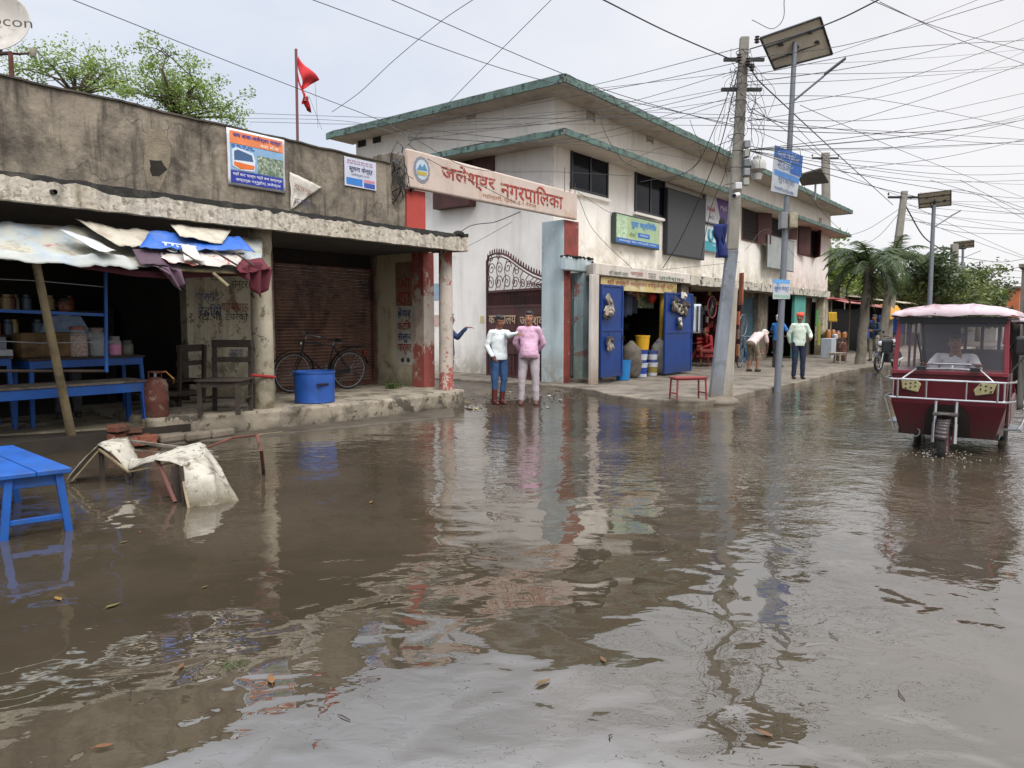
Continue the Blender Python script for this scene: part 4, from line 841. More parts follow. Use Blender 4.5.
# name board
YB2 = YG-.1; xl, xr_ = PY(408, 170, YB2).x, PY(577.5, 205, YB2).x; zr0, zr1 = PY(577, 220, YB2).z, PY(577, 193, YB2).z
nb = thing('gate_name_board', 'long white municipality name board with red lettering spanning the gateway', 'signboard', (xl, YB2, zs_l0))
MB().add([(xl, YB2, zs_l0), (xr_, YB2, zr0), (xr_, YB2, zr1), (xl, YB2, zs_l1), (xl, YB2+.1, zs_l0), (xr_, YB2+.1, zr0), (xr_, YB2+.1, zr1), (xl, YB2+.1, zs_l1)],
         [(0, 1, 2, 3), (5, 4, 7, 6), (3, 2, 6, 7), (0, 4, 5, 1), (0, 3, 7, 4), (1, 5, 6, 2)]).build('panel', mat('rusty_white_board', '#c3b3a8', .7, var=.08, scale=1.5, dirt='#a97b4c', dirt_lo=.57, dirt_hi=.7, dscale=1.1, streak='#9c7a5c', streak_amt=.5, chips='#8e8076', chip_lo=.66, bump=.1), nb, bevel=.03)
Wd = xr_-xl; hd = zs_l1-zs_l0; sl_ = (zr0-zs_l0)/Wd
def onb(u, v): return Vector((xl+u*Wd, YB2-.002, zs_l0+u*(zr0-zs_l0)+v*(hd+(zr1-zr0-hd)*u)))
rt_ = mat('faded_red_sign_letters', '#93392f', .8, var=.25, chips='#c0aea2', chip_lo=.57, chip_scale=12, bump=0)
text('जलेश्वर', onb(.155, .30), onb(.44, .30)-onb(.155, .30), onb(.155, .86)-onb(.155, .30), rt_, nb, bold=.02); text('नगरपािलका', onb(.475, .27), onb(.885, .27)-onb(.475, .27), onb(.475, .85)-onb(.475, .27), rt_, nb, bold=.02)
text('महोत्तरी, प्रदेश नं.२ नेपाल', onb(.37, .10), onb(.70, .10)-onb(.37, .10), onb(.37, .27)-onb(.37, .10), mat('orange_sign_letters', '#a06a3a', .8, var=.3), nb)
MB().box(onb(.02, 0).x, onb(.03, 0).x, YB2+.02, YB2+.08, zs_l0-.05, zs_l0).build('bracket', M['iron'], nb)
ec = onb(.062, .52)
def disc(r, y, ry=1): return [(ec.x+r*math.cos(2*math.pi*k/26)*(1+.05*(k % 2)), y, ec.z+r*ry*math.sin(2*math.pi*k/26)*(1+.05*(k % 2))) for k in range(26)]
MB().extr(disc(.2, YB2-.006, 1.15), (0, .005, 0)).build('emblem_rim', flat('#7d7f8a'), nb); MB().extr(disc(.15, YB2-.01, 1.15), (0, .003, 0)).build('emblem_field', flat('#b3c0c9'), nb)
MB().extr([(ec.x-.14, YB2-.013, ec.z-.02), (ec.x-.05, YB2-.013, ec.z+.1), (ec.x, YB2-.013, ec.z+.04), (ec.x+.06, YB2-.013, ec.z+.12), (ec.x+.14, YB2-.013, ec.z)], (0, .002, 0)).build('mountain_emblem', flat('#4f7f9f'), nb)
MB().extr([(ec.x-.12, YB2-.014, ec.z-.1), (ec.x-.13, YB2-.014, ec.z-.03), (ec.x+.13, YB2-.014, ec.z-.03), (ec.x+.1, YB2-.014, ec.z-.1)], (0, .002, 0)).build('emblem_base', flat('#a99a4a'), nb)
for px in (560, 565, 570):
    p = onb(.9+(px-560)*.008, 1.0); tag(MB().tube([p-Vector((0, 0, .03)), p+Vector((0, 0, .5 if px == 560 else .2))], .008, 5).build('reinforcing_rod', M['rust']), {560: 'tallest rusty rod sticking up from the name board', 565: 'short rusty rod in the middle on the name board', 570: 'short rusty rod nearest the right end of the name board'}[px], 'rod')
# small lintel, grille door and column beside the pillar
YL = 9.47; a = PY(566, 262, YL).x; b = PY(593, 262, YL).x; z1 = PY(575, 257, YL).z; z0 = PY(575, 271, YL).z
gd = thing('side_doorway', 'narrow grille doorway with mossy pale blue lintel beside the red and blue pillar', 'doorway', (a, YL, 0))
MB().box(a, b, YL, YG-.012, z0, z1).build('lintel', M['paleblue'], gd, bevel=.03)
mo_ = MB()
for i in range(60): mo_.ell((a+(b-a)*random.random(), YL+.15*random.random()-.01, z1-.01+.02*random.random()), (random.uniform(.03, .07), .05, random.uniform(.015, .045)), 8, 5)
mo_.build('moss', M['moss'], gd, smooth='all')
MB().ell((b-.03, YL-.01, z0+.15), (.06, .04, .13)).build('moss_clump', M['moss'], gd, smooth=True)
MB().box(PY(584, 300, YL).x, PY(592.5, 300, YL).x, YL+.03, YL+.3, .0, z0-.002).build('patched_column', mat('blue_pink_column', '#9db2b6', .88, var=.12, chips='#9c6a62', chip_lo=.56, chip_scale=2.2, streak='#66706c', grime=('#7f8a78', .1, 1.5), bump=.3), gd, bevel=.02)
a2, b2 = PY(571.5, 300, YL+.3).x, PY(583, 300, YL+.3).x
grm = MB()
for i in range(9): x = a2+(b2-a2)*i/8; grm.tube([(x, YL+.28, .25), (x, YL+.28, z0-.01)], .011, 5)
for z in (.3, .9, 1.5, 2.1): grm.box(a2, b2, YL+.26, YL+.275, z, z+.04)
grm.build('grille', M['steel'], gd); MB().box(a2, b2, YL+.38, YL+.42, .2, z0-.01).build('door_panel', mat('pale_brown_door', '#7c7166', .85, var=.25, streak='#4c433b', bump=.2), gd)
MB().box(a2-.1, b2+.3, YL-.1, YL+.5, .0, .2).build('step', M['pave'], gd, bevel=.03)
# gate leaf
A = G(551.5, 387); B = G(487, 379); A.z = B.z = 0; L_ = (A-B).length; ex = (A-B).normalized(); ny = Vector((ex.y, -ex.x, 0))
if ny.x > 0: ny = -ny
gt = thing('iron_gate', 'maroon iron gate leaf with scrolled wavy top, swung open against the white wall', 'gate', B)
def gz(px, py): return PV(px, py, A, B).z
def gu(px): return (PV(px, 330, A, B)-B).dot(ex)
def gp_(u, z, o=0): return B+ex*u+Vector((0, 0, z))+ny*o
zr1_, zr2_ = gz(520, 290), gz(520, 306); zbot = .14
crest = [(487, 262), (489, 256), (495, 253.5), (502, 253.5), (508, 256), (514, 260.5), (520, 265), (526, 269), (532, 272.5), (538, 275), (545, 277.5), (551, 281)]
crest = [(gu(x), gz(x, y)) for x, y in crest]
def cz(u):
    for (a_, b_), (c__, d_) in zip(crest[:-1], crest[1:]):
        if a_ <= u <= c__: return b_+(d_-b_)*(u-a_)/(c__-a_)
    return crest[-1][1] if u > crest[0][0] else crest[0][1]
f = MB()
f.beam(gp_(.03, 0), gp_(.03, cz(.03)), .06, .05); f.beam(gp_(L_-.03, 0), gp_(L_-.03, cz(L_)), .07, .06)
for z in (zbot, zr2_, zr1_): f.beam(gp_(.05, z), gp_(L_-.05, z), .045, .06)
f.beam(gp_(L_*.47, zbot), gp_(L_*.47, zr2_), .05, .05)
f.tube([gp_(u, z) for u, z in crest], .028, 8); f.tube([gp_(u, z-.09) for u, z in crest], .018, 6)
f.build('gate_frame', M['gate'], gt)
sp_ = MB(); n = 26
for i in range(n):
    u = .06+(L_-.12)*i/(n-1); z = cz(u); sp_.tube([gp_(u, z), gp_(u, z+.09), gp_(u, z+.14)], [.012, .02, .002], 6); sp_.tube([gp_(u, z+.05)-ex*.03, gp_(u, z+.08), gp_(u, z+.05)+ex*.03], .009, 5)
sp_.build('spear_points', M['gate'], gt)
sc_ = MB(); rnd = random.Random(2)
def scroll(c0, z0_, r, a0, turn, sgn):
    P = []; n_ = int(turn*14)
    for i in range(n_+1):
        t0 = i/n_; rr_ = r*(1-.82*t0); a_ = a0+sgn*turn*2*math.pi*t0; P.append(gp_(c0+rr_*math.cos(a_), z0_+rr_*math.sin(a_)))
    sc_.tube(P, .012, 5)
u = .2; i = 0
while u < L_-.15:
    zt_ = cz(u)-.1; hgt_ = zt_-zr1_; r = min(.2, hgt_*.26)
    scroll(u, zr1_+r+.03, r, 0 if i % 2 else math.pi, 1.6, 1 if i % 2 else -1)
    if hgt_ > .55: scroll(u+.05, zr1_+r*3.0, r*.85, math.pi if i % 2 else 0, 1.5, -1 if i % 2 else 1)
    if hgt_ > .85: scroll(u, zr1_+r*4.6, r*.6, 0, 1.4, 1 if i % 2 else -1)
    sc_.tube([gp_(u-.15, zr1_), gp_(u-.05, zr1_+hgt_*.4), gp_(u-.12, zr1_+hgt_*.7), gp_(u+.02, zt_)], .011, 5)
    u += r*1.85+.03; i += 1
sc_.build('scrollwork', M['gate'], gt)
ba = MB(); n = 40
for i in range(n): u = .08+(L_-.16)*i/(n-1); ba.beam(gp_(u, zr2_), gp_(u, zr1_), .018, .012); 
for i in range(n//2): u = .1+(L_-.2)*i/(n/2-1); ba.ring(gp_(u, zr1_-.1), .045, .007, tuple(ny), 12, 5)
ba.build('balusters', M['gate'], gt)
MB().quad(gp_(.06, zr2_+.02, -.02), gp_(L_-.06, zr2_+.02, -.02), gp_(L_-.06, zr1_-.02, -.02), gp_(.06, zr1_-.02, -.02)).build('band_backing', mat('dark_gate_band', '#2c1613', .7, var=.3, bump=0), gt, solid=.004)
for (u0, u1) in ((.06, L_*.47-.03), (L_*.47+.03, L_-.07)):
    pn = MB(); c0 = gp_(u0, 0, -.01); c1 = gp_(u1, 0, -.01); pn.beam(gp_((u0+u1)/2, zbot+.03, -.012), gp_((u0+u1)/2, zr2_-.02, -.012), u1-u0, .01, up=tuple(ny)) if False else pn.add([gp_(u0, zbot+.03, .01), gp_(u1, zbot+.03, .01), gp_(u1, zr2_-.02, .01), gp_(u0, zr2_-.02, .01), gp_(u0, zbot+.03, -.01), gp_(u1, zbot+.03, -.01), gp_(u1, zr2_-.02, -.01), gp_(u0, zr2_-.02, -.01)], [(0, 1, 2, 3), (7, 6, 5, 4), (0, 4, 5, 1), (3, 2, 6, 7), (0, 3, 7, 4), (1, 5, 6, 2)])
    p_ = pn.build('sheet_panel', M['gate'], gt)
rl_ = MB()
for z in (.75, 1.05): rl_.beam(gp_(.06, z, .03), gp_(L_-.08, z, .03), .03, .02)
for i in range(18): u = .1+(L_-.2)*i/17; rl_.beam(gp_(u, .18, .03), gp_(u, .72, .03), .02, .012)
rl_.build('lower_rails', M['gate'], gt)
gl_ = flat('#b59c80', .7)
def gtext(body, px0, px1, py0, py1):
    a_ = PV(px0, py1, A, B)+ny*.035; b_ = PV(px1, py1, A, B)+ny*.035; z_ = PV(px0, py0, A, B).z; b_.z = a_.z
    text(body, a_, b_-a_, (0, 0, z_-a_.z), gl_, gt, off=0.002, bold=.02)
gtext('कार्यालय', 490, 517, 316, 327); gtext('जलेश्वर', 521, 549, 314, 328)
# bits on the white side wall
pw = flat('#7d93ab', .7); a = PX(430, 283, WX-.01); 
for (x0, y0, x1, y1, h, nm, lb) in ((424, 284, 439, 300, '#8b9fb0', 'pasted_notice', 'pale blue notice pasted on the white wall behind the round red pillar'), (430, 315, 440, 326, '#b79d95', 'pasted_notice', 'small pinkish notice pasted low on the white wall behind the red pillar'), (480, 316, 484, 323, '#c9bb8d', 'pasted_notice', 'tiny yellow slip on the wall just left of the gate')):
    a = PX(x0, y0, WX-.012); b = PX(x1, y1, WX-.012); tag(MB().box(WX-.014, WX-.006, min(a.y, b.y), max(a.y, b.y), min(a.z, b.z), max(a.z, b.z)).build(nm, flat(h, .8)), lb, 'notice')
# ================================================================= people
def V3(*a): return Vector(a)
def fuse(mb, voxel, smooth=2, disp=0, dscale=.12, it=.5, factor=.5):
    """one continuous skin over the joined limbs"""
    me = bpy.data.meshes.new('t'); me.from_pydata(mb.v, [], mb.f); o = bpy.data.objects.new('t', me); COL.objects.link(o)
    bm = bmesh.new(); bm.from_mesh(me); bmesh.ops.recalc_face_normals(bm, faces=bm.faces); bm.to_mesh(me); bm.free()
    r = o.modifiers.new('r', 'REMESH'); r.mode = 'VOXEL'; r.voxel_size = voxel; r.use_smooth_shade = True
    if smooth: q = o.modifiers.new('s', 'SMOOTH'); q.factor = factor; q.iterations = smooth
    if disp:
        tx = bpy.data.textures.new('folds', 'CLOUDS'); tx.noise_scale = dscale; tx.noise_depth = 2
        d = o.modifiers.new('d', 'DISPLACE'); d.texture = tx; d.strength = disp; d.mid_level = .5; d.texture_coords = 'LOCAL'
    dg = bpy.context.evaluated_depsgraph_get(); out = bpy.data.meshes.new_from_object(o.evaluated_get(dg))
    bpy.data.objects.remove(o); bpy.data.meshes.remove(me)
    R_ = MB(); R_.v = [v.co.copy() for v in out.vertices]; R_.f = [tuple(p.vertices) for p in out.polygons]; bpy.data.meshes.remove(out); return R_
def hand(mb, w_, d, palm, s=1.0, curl=.5, side_=1):
    """w_ wrist, d direction of the hand, palm = way the palm faces"""
    d = d.normalized(); palm = (palm-d*palm.dot(d)).normalized(); a = d.cross(palm)*side_
    M_ = Matrix((a, palm, d)).transposed()
    mb.ell(w_+d*.05*s, (.041*s, .016*s, .055*s), 10, 7, M_)
    for i, L in enumerate((.068, .078, .072, .056)):
        b = w_+d*.088*s+a*(.030-.020*i)*s; p = b; dd = d.copy()
        for k in range(3):
            dd = (dd*math.cos(curl*.6)+palm*math.sin(curl*.6)).normalized(); q = p+dd*L*s*(.45, .32, .23)[k]
            mb.cap(p, (.0092-.0008*k)*s, q, (.0084-.0008*k)*s, 7); p = q
    b = w_+d*.03*s+a*.032*s; m_ = b+(a*.7+d*.7+palm*.2).normalized()*.038*s; mb.cap(b, .012*s, m_, .0105*s, 7); mb.cap(m_, .0105*s, m_+(a*.25+d+palm*.35).normalized()*.032*s, .0085*s, 7)
def person(label, loc, rotz, skin, shirt, pants, P=None, fine=True, belly=0., sleeve='long', legs='long', hair=True, cap_=None, boots=None, shoes_='#2b2320', tuck=False, group=None, hem=.80, s=1.0, scarf=None, moust=True):
    """local frame: faces -Y, +X is the person's left"""
    J = dict(pelvis=V3(0, 0, .93), chest=V3(0, 0, 1.24), neck=V3(0, .01, 1.45), head=V3(0, -.02, 1.585), look=V3(0, -1, 0),
             sl=V3(.165, 0, 1.375), el=V3(.235, .02, 1.11), hl=V3(.24, -.06, .88), sr=V3(-.165, 0, 1.375), er=V3(-.25, .02, 1.12), hr=V3(-.25, -.06, .88),
             pl=V3(.09, 0, .90), kl=V3(.10, -.02, .49), al=V3(.11, .02, .08), pr=V3(-.09, 0, .90), kr=V3(-.10, -.02, .49), ar=V3(-.11, .02, .08),
             fl=V3(.03, -1, 0), frr=V3(-.03, -1, 0), dl=None, dr=None, pal=V3(-1, 0, 0), par=V3(1, 0, 0))
    if P: J.update({k: Vector(v) for k, v in P.items()})
    root = thing('person', label, 'person', (0, 0, 0), group)
    vx = .0075 if fine else .012
    up = (J['neck']-J['pelvis']).normalized(); lr = (J['sl']-J['sr']).normalized(); fw_ = lr.cross(up)*-1
    if fw_.dot(J['look']) < -.5: fw_ = -fw_
    T = Matrix((lr, up.cross(lr), up)).transposed()
    hd = J['head']; lk = J['look'].normalized(); hu = (hd-J['neck']).normalized(); hu = (hu-lk*hu.dot(lk)).normalized(); hx = lk.cross(hu); HM = Matrix((hx, -lk, hu)).transposed()
    def hp(x, y, z): return hd+HM @ V3(x, y, z)
    b = MB()
    b.ell(hp(0, .012, .025), (.077, .094, .098), 18, 12, HM); b.ell(hp(0, -.02, -.035), (.060, .072, .082), 16, 10, HM)           # skull, jaw
    b.cap(hp(0, -.088, .012), .010, hp(0, -.106, -.022), .016, 8); b.ell(hp(0, -.077, -.058), (.026, .018, .012), 10, 6, HM); b.ell(hp(0, -.07, -.092), (.026, .02, .018), 10, 6, HM)
    for sx_ in (-1, 1):
        b.ell(hp(.078*sx_, .01, -.005), (.012, .022, .034), 8, 6, HM); b.ell(hp(.032*sx_, -.079, .032), (.026, .014, .010), 8, 6, HM); b.ell(hp(.045*sx_, -.06, -.025), (.022, .022, .022), 8, 6, HM)
    b.cap(J['neck']-up*.04, .062, hp(0, .015, -.07), .055, 12)
    w_ = .165*s
    b.ell(J['chest'].lerp(J['neck'], .15), (.14, .085, .18), 18, 12, T); b.ell(J['chest'].lerp(J['pelvis'], .55)-fw_*0, (.145*s, .10+belly*.5, .2), 18, 12, T); b.ell(J['pelvis'], (.158*s, .108, .13), 16, 10, T)
    b.cap(J['sl'], .048, J['sr'], .048, 10)
    for q in 'lr':
        S_, E_, H_ = J['s'+q], J['e'+q], J['h'+q]; d = J['d'+q] if J['d'+q] is not None else (H_-E_)
        b.cap(S_, .052, E_, .040, 10); b.cap(E_, .040, H_, .026, 10); hand(b, H_, d, J['pa'+q], curl=.45, side_=1 if q == 'r' else -1)
        p_, k_, a_ = J['p'+q], J['k'+q], J['a'+q]
        b.cap(p_, .088*s, k_, .056, 12); b.cap(k_, .056, a_, .038, 12); f_ = (J['fl'] if q == 'l' else J['frr']).normalized()
        b.cap(a_-V3(0, 0, .035)-f_*.02, .040, a_-V3(0, 0, .048)+f_*.15, .028, 10)
    fuse(b, vx, 2).build('body', skin, root, smooth='all')
    for sx_ in (-1, 1):
        MB().ell(hp(.031*sx_, -.0865, .012), (.013, .008, .007), 10, 6, HM).build('eye', flat('#d8d0c8', .3), root, smooth=True)
        MB().ell(hp(.031*sx_, -.0935, .012), (.006, .003, .006), 8, 6, HM).build('iris', flat('#1a110c', .2), root, smooth=True)
        MB().tube([hp(.014*sx_, -.094, .036), hp(.033*sx_, -.095, .041), hp(.052*sx_, -.082, .034)], [.003, .0045, .002], 6).build('eyebrow', M['hair'], root)
    MB().tube([hp(-.024, -.087, -.056), hp(0, -.096, -.058), hp(.024, -.087, -.056)], [.002, .0045, .002], 6).build('lips', flat('#5a2f28', .5), root)
    if moust: MB().tube([hp(-.028, -.086, -.046), hp(0, -.1, -.040), hp(.028, -.086, -.046)], [.002, .006, .002], 6).build('moustache', M['hair'], root)
    if hair:
        h = MB(); h.ell(hp(0, .028, .045), (.083, .092, .093), 18, 12, HM); h.ell(hp(0, -.03, .088), (.066, .062, .042), 14, 8, HM); h.ell(hp(0, .07, .0), (.068, .045, .07), 12, 8, HM)
        for sx_ in (-1, 1): h.cap(hp(.075*sx_, -.015, .04), .014, hp(.077*sx_, -.012, .0), .008, 8)
        fuse(h, .008, 1, .012, .03).build('hair', M['hair'], root, smooth='all')
    if cap_:
        h = MB(); h.ell(hp(0, .015, .055), (.092, .106, .083), 18, 12, HM); h.cap(hp(-.06, -.06, .06), .03, hp(.07, -.04, .085), .03, 10); h.cap(hp(.06, -.05, .05), .028, hp(-.07, .0, .09), .03, 10); h.ell(hp(0, .09, -.02), (.06, .03, .07), 10, 8, HM)
        fuse(h, .01, 1, .02, .05).build('head_wrap', cap_, root, smooth='all')
    # shirt
    c = MB(); g_ = .014
    bl = belly; rings = []
    for f_, rx_, ry_, sh_ in ((-.24, .176, .125+bl*.8, .45), (-.12, .178, .128+bl, .75), (.0, .174, .126+bl*1.15, .95), (.22, .163, .118+bl*1.1, 1.), (.45, .158, .114+bl*.8, .8), (.7, .163, .116+bl*.3, .4), (.95, .168, .112, 0), (1.2, .165, .106, 0), (1.45, .13, .098, 0), (1.7, .088, .082, 0)):
        ax_ = J['pelvis'].lerp(J['chest'], f_) if f_ < 1 else J['chest'].lerp(J['neck'], (f_-1)*1.15); rings.append((ax_+fw_*bl*sh_*.7, rx_*s, ry_))
    vs_ = []; sg_ = 20
    for p_, rx_, ry_ in rings:
        for k_ in range(sg_): a_ = 2*math.pi*k_/sg_; vs_.append(p_+lr*rx_*math.cos(a_)+up.cross(lr)*ry_*math.sin(a_))
    n_ = len(rings); c.add(vs_, [(i*sg_+k_, i*sg_+(k_+1) % sg_, (i+1)*sg_+(k_+1) % sg_, (i+1)*sg_+k_) for i in range(n_-1) for k_ in range(sg_)]+[tuple(range(sg_))[::-1], tuple((n_-1)*sg_+k_ for k_ in range(sg_))])
    c.cap(J['sl'], .058, J['sr'], .058, 12); c.cap(J['neck']-up*.08, .09, J['neck']-up*.035, .072, 12)
    for q in 'lr':
        S_, E_, H_ = J['s'+q], J['e'+q], J['h'+q]
        if sleeve == 'none': continue
        c.cap(J['neck']-up*.055, .06, S_, .06, 12); c.cap(S_, .061, E_ if sleeve != 'short' else S_.lerp(E_, .72), .055 if sleeve != 'short' else .064, 12)
        if sleeve in ('long', 'rolled'): c.cap(E_, .055, E_.lerp(H_, .9 if sleeve == 'long' else .35), .038 if sleeve == 'long' else .052, 12)
    cm = fuse(c, .010, 3, .022, .10)
    hz_ = J['pelvis']+up*(hem-.93)
    keep = [ (v-hz_).dot(up) > 0 or abs((v-hz_).dot(lr)) > .26 or (v-hz_).length > .45 for v in cm.v]
    cm.f = [f_ for f_ in cm.f if all(keep[i] for i in f_)]; cm.build('shirt', shirt, root, smooth='all', solid=.004)
    cl_ = MB()
    for sx_ in (-1, 1):
        n0 = J['neck']-up*.035; cl_.add([n0+lr*.07*sx_+up*.03, n0+lr*.012*sx_+fw_*.092-up*.035, n0+lr*.055*sx_+fw_*.105-up*.065, n0+lr*.098*sx_+fw_*.05-up*.01], [(0, 1, 2, 3)])
    cl_.build('collar', shirt, root, solid=.008)
    bt = MB()
    # trousers
    t_ = MB(); t_.ell(J['pelvis'], (.168*s, .118, .135), 18, 10, T)
    for q in 'lr':
        p_, k_, a_ = J['p'+q], J['k'+q], J['a'+q]
        t_.cap(p_, .102*s, k_, .072, 14)
        if legs == 'long': t_.cap(k_, .070, k_.lerp(a_, .93), .058, 14)
        elif legs == 'rolled': t_.cap(k_, .066, k_.lerp(a_, .55), .055, 14)
        else: t_.cap(k_, .074, k_.lerp(a_, .12), .072, 14)
    fuse(t_, .010, 3, .018, .1).build('trousers', pants, root, smooth='all')
    for q in 'lr':
        a_ = J['a'+q]; f_ = (J['fl'] if q == 'l' else J['frr']).normalized(); m_ = MB()
        if boots: m_.cap(J['k'+q].lerp(a_, .45), .058, a_, .05, 12)
        m_.cap(a_-V3(0, 0, .03)-f_*.03, .046, a_-V3(0, 0, .045)+f_*.15, .036, 12)
        o_ = fuse(m_, .01, 1).build('boot' if boots else 'shoe', boots or flat(shoes_, .6), root, smooth='all')
    if scarf:
        m_ = MB(); m_.cap(J['neck']+lr*.08-up*.03, .035, J['neck']-lr*.08-up*.03, .035); m_.cap(J['neck']+lr*.07-up*.03+fw_*.05, .035, J['chest']+lr*.06+fw_*.12, .03); m_.ell(hp(0, .04, .03), (.09, .09, .12), 14, 10, HM)
        fuse(m_, .012, 1, .02, .06).build('scarf', scarf, root, smooth='all')
    root.scale = (s, s, s); root.location = loc; root.rotation_euler = (0, 0, rotz)
    return root, J
def face_to(p, q=Vector((0, 0, 0))):      # rotation that turns local -Y towards q
    d = Vector((q[0]-p[0], q[1]-p[1])); return math.atan2(d.y, d.x)+math.pi/2
WC = Vector((0, 0, 0))
# the two men by the gate
p = G(499, 404); p.z = -.01
person('young man in pale shirt, jeans and red boots, touching the man in pink', p, face_to(p, G(570, 420)), M['skin'], cloth('#cbd2d4'), cloth('#2c4a73', scale=12),
       P=dict(sl=(.16, -.03, 1.375), el=(.08, -.28, 1.33), hl=(.15, -.50, 1.37), dl=(.35, -1, -.15), pal=(0, 0, -1), head=(.0, -.03, 1.585), look=(.15, -1, -.22), er=(-.24, .03, 1.13), hr=(-.2, -.14, .93), al=(.07, .03, .08), ar=(-.1, .0, .08)),
       boots=flat('#4f1d18', .45), legs='rolled', hem=.86, moust=False, s=.985)
p = G(529, 404.5); p.z = -.01
person('stout man in pink shirt and light trousers with his hands behind his back', p, face_to(p)-.05, M['skin2'], cloth('#c29cb3', scale=14), cloth('#a59ca0'),
       P=dict(el=(.255, .07, 1.13), hl=(.15, .16, .98), dl=(-1, .3, -.2), pal=(0, 1, 0), er=(-.255, .07, 1.13), hr=(-.17, .16, .98), dr=(1, .3, -.2), par=(0, 1, 0), al=(.13, 0, .08), kl=(.12, -.02, .49), ar=(-.14, -.02, .08), kr=(-.13, -.03, .49), look=(-.08, -1, -.02)),
       belly=.05, hem=.84, s=1.03, moust=False, shoes_='#5a2f28')
# someone half hidden behind the round red pillar
p = PY(448.6, 380, 9.95); p.z = .02
person('person in dark blue mostly hidden behind the round red pillar, hand reaching out', p, face_to(p)+1.5, M['skin'], cloth('#2c3e63'), cloth('#23252c'),
       P=dict(el=(.18, -.17, 1.22), hl=(.12, -.36, 1.42), dl=(0, -1, .05), pal=(0, 0, -1)), fine=False)
# tea seller in the dim stall
p = PY(65, 330, 11.3); p.z = .2
person('tea seller in a pale blue shirt standing in the dim stall behind the jars', p, face_to(p), M['skin'], cloth('#7f93ab'), cloth('#3a3a40'), P=dict(el=(.28, -.02, 1.14), hl=(.12, -.26, 1.02), er=(-.28, -.02, 1.14), hr=(-.12, -.26, 1.02), look=(0, -1, -.25)), fine=False, s=1.0)
# seated person in red in the repair shop
p = PY(709, 360, 9.7); p.z = .1
person('person wrapped in dark red sitting on the bench in the repair shop', p, face_to(p)-.9, M['skin'], cloth('#8c1f24'), cloth('#6e2a28'),
       P=dict(pelvis=(0, 0, .52), chest=(0, -.06, .82), neck=(0, -.12, 1.02), head=(0, -.17, 1.15), sl=(.17, -.09, .97), sr=(-.17, -.09, .97), el=(.24, -.12, .72), hl=(.12, -.36, .62), er=(-.24, -.12, .72), hr=(-.12, -.36, .62),
              pl=(.09, -.04, .50), kl=(.13, -.44, .52), al=(.12, -.42, .1), pr=(-.09, -.04, .50), kr=(-.12, -.44, .52), ar=(-.2, -.62, .16)), scarf=cloth('#7a171d'), hair=False, fine=False, hem=.90, legs='rolled')
# man bending over the bicycle, man in blue, man with the orange head cloth
bend = dict(pelvis=(0, .1, .84), chest=(0, -.16, 1.03), neck=(0, -.36, 1.10), head=(0, -.50, 1.09), look=(0, -.75, -.65), sl=(.17, -.30, 1.08), sr=(-.17, -.30, 1.08), el=(.20, -.36, .80), hl=(.12, -.50, .60), er=(-.2, -.36, .80), hr=(-.1, -.5, .60),
            pl=(.09, .08, .82), kl=(.10, -.05, .46), al=(.10, .1, .08), pr=(-.09, .08, .82), kr=(-.10, -.08, .46), ar=(-.12, .0, .08))
p = PY(753, 378, 7.6); p.z = .11
person('man in pale pink shirt and khaki shorts bending over a bicycle', p, R(75), M['skin'], cloth('#c9b3b0'), cloth('#7d7260'), P=bend, sleeve='short', legs='short', fine=False, hem=.84, cap_=cloth('#b9b4ac'), hair=False)
p = PY(777, 376, 7.75); p.z = .11
person('man in a bright blue shirt standing behind the solar lamp post', p, face_to(p)+2.7, M['skin'], cloth('#2f6fb5'), cloth('#3a3934'), P=dict(el=(.27, -.1, 1.14), hl=(.15, -.35, 1.05), er=(-.27, -.1, 1.14), hr=(-.15, -.35, 1.05)), fine=False, sleeve='short', cap_=cloth('#b8b4ad'), hair=False, s=.98)
p = G(798, 379, .11)
person('old man in pale green shirt and orange head cloth at the pavement edge', p, face_to(p)+.25, M['skin'], cloth('#bcc8ba'), cloth('#1a2138'), P=dict(look=(-.5, -1, -.1), el=(.27, -.02, 1.14), hl=(.22, -.24, 1.06), er=(-.25, .05, 1.13), hr=(-.2, .1, .92)),
       sleeve='long', hem=.78, cap_=cloth('#c9472a'), hair=False, fine=False, s=.98, scarf=None)
p = G(873, 361, .11)
person('man in dark navy shirt and grey trousers standing by the stalls beyond the palm trunk', p, face_to(p)-.5, M['skin'], cloth('#1c2a3f'), cloth('#8b8578'), P=dict(el=(.25, -.1, 1.14), hl=(.1, -.3, 1.12), er=(-.25, -.1, 1.14), hr=(-.1, -.3, 1.12), al=(.2, .05, .08), kl=(.14, 0, .49)), fine=False)
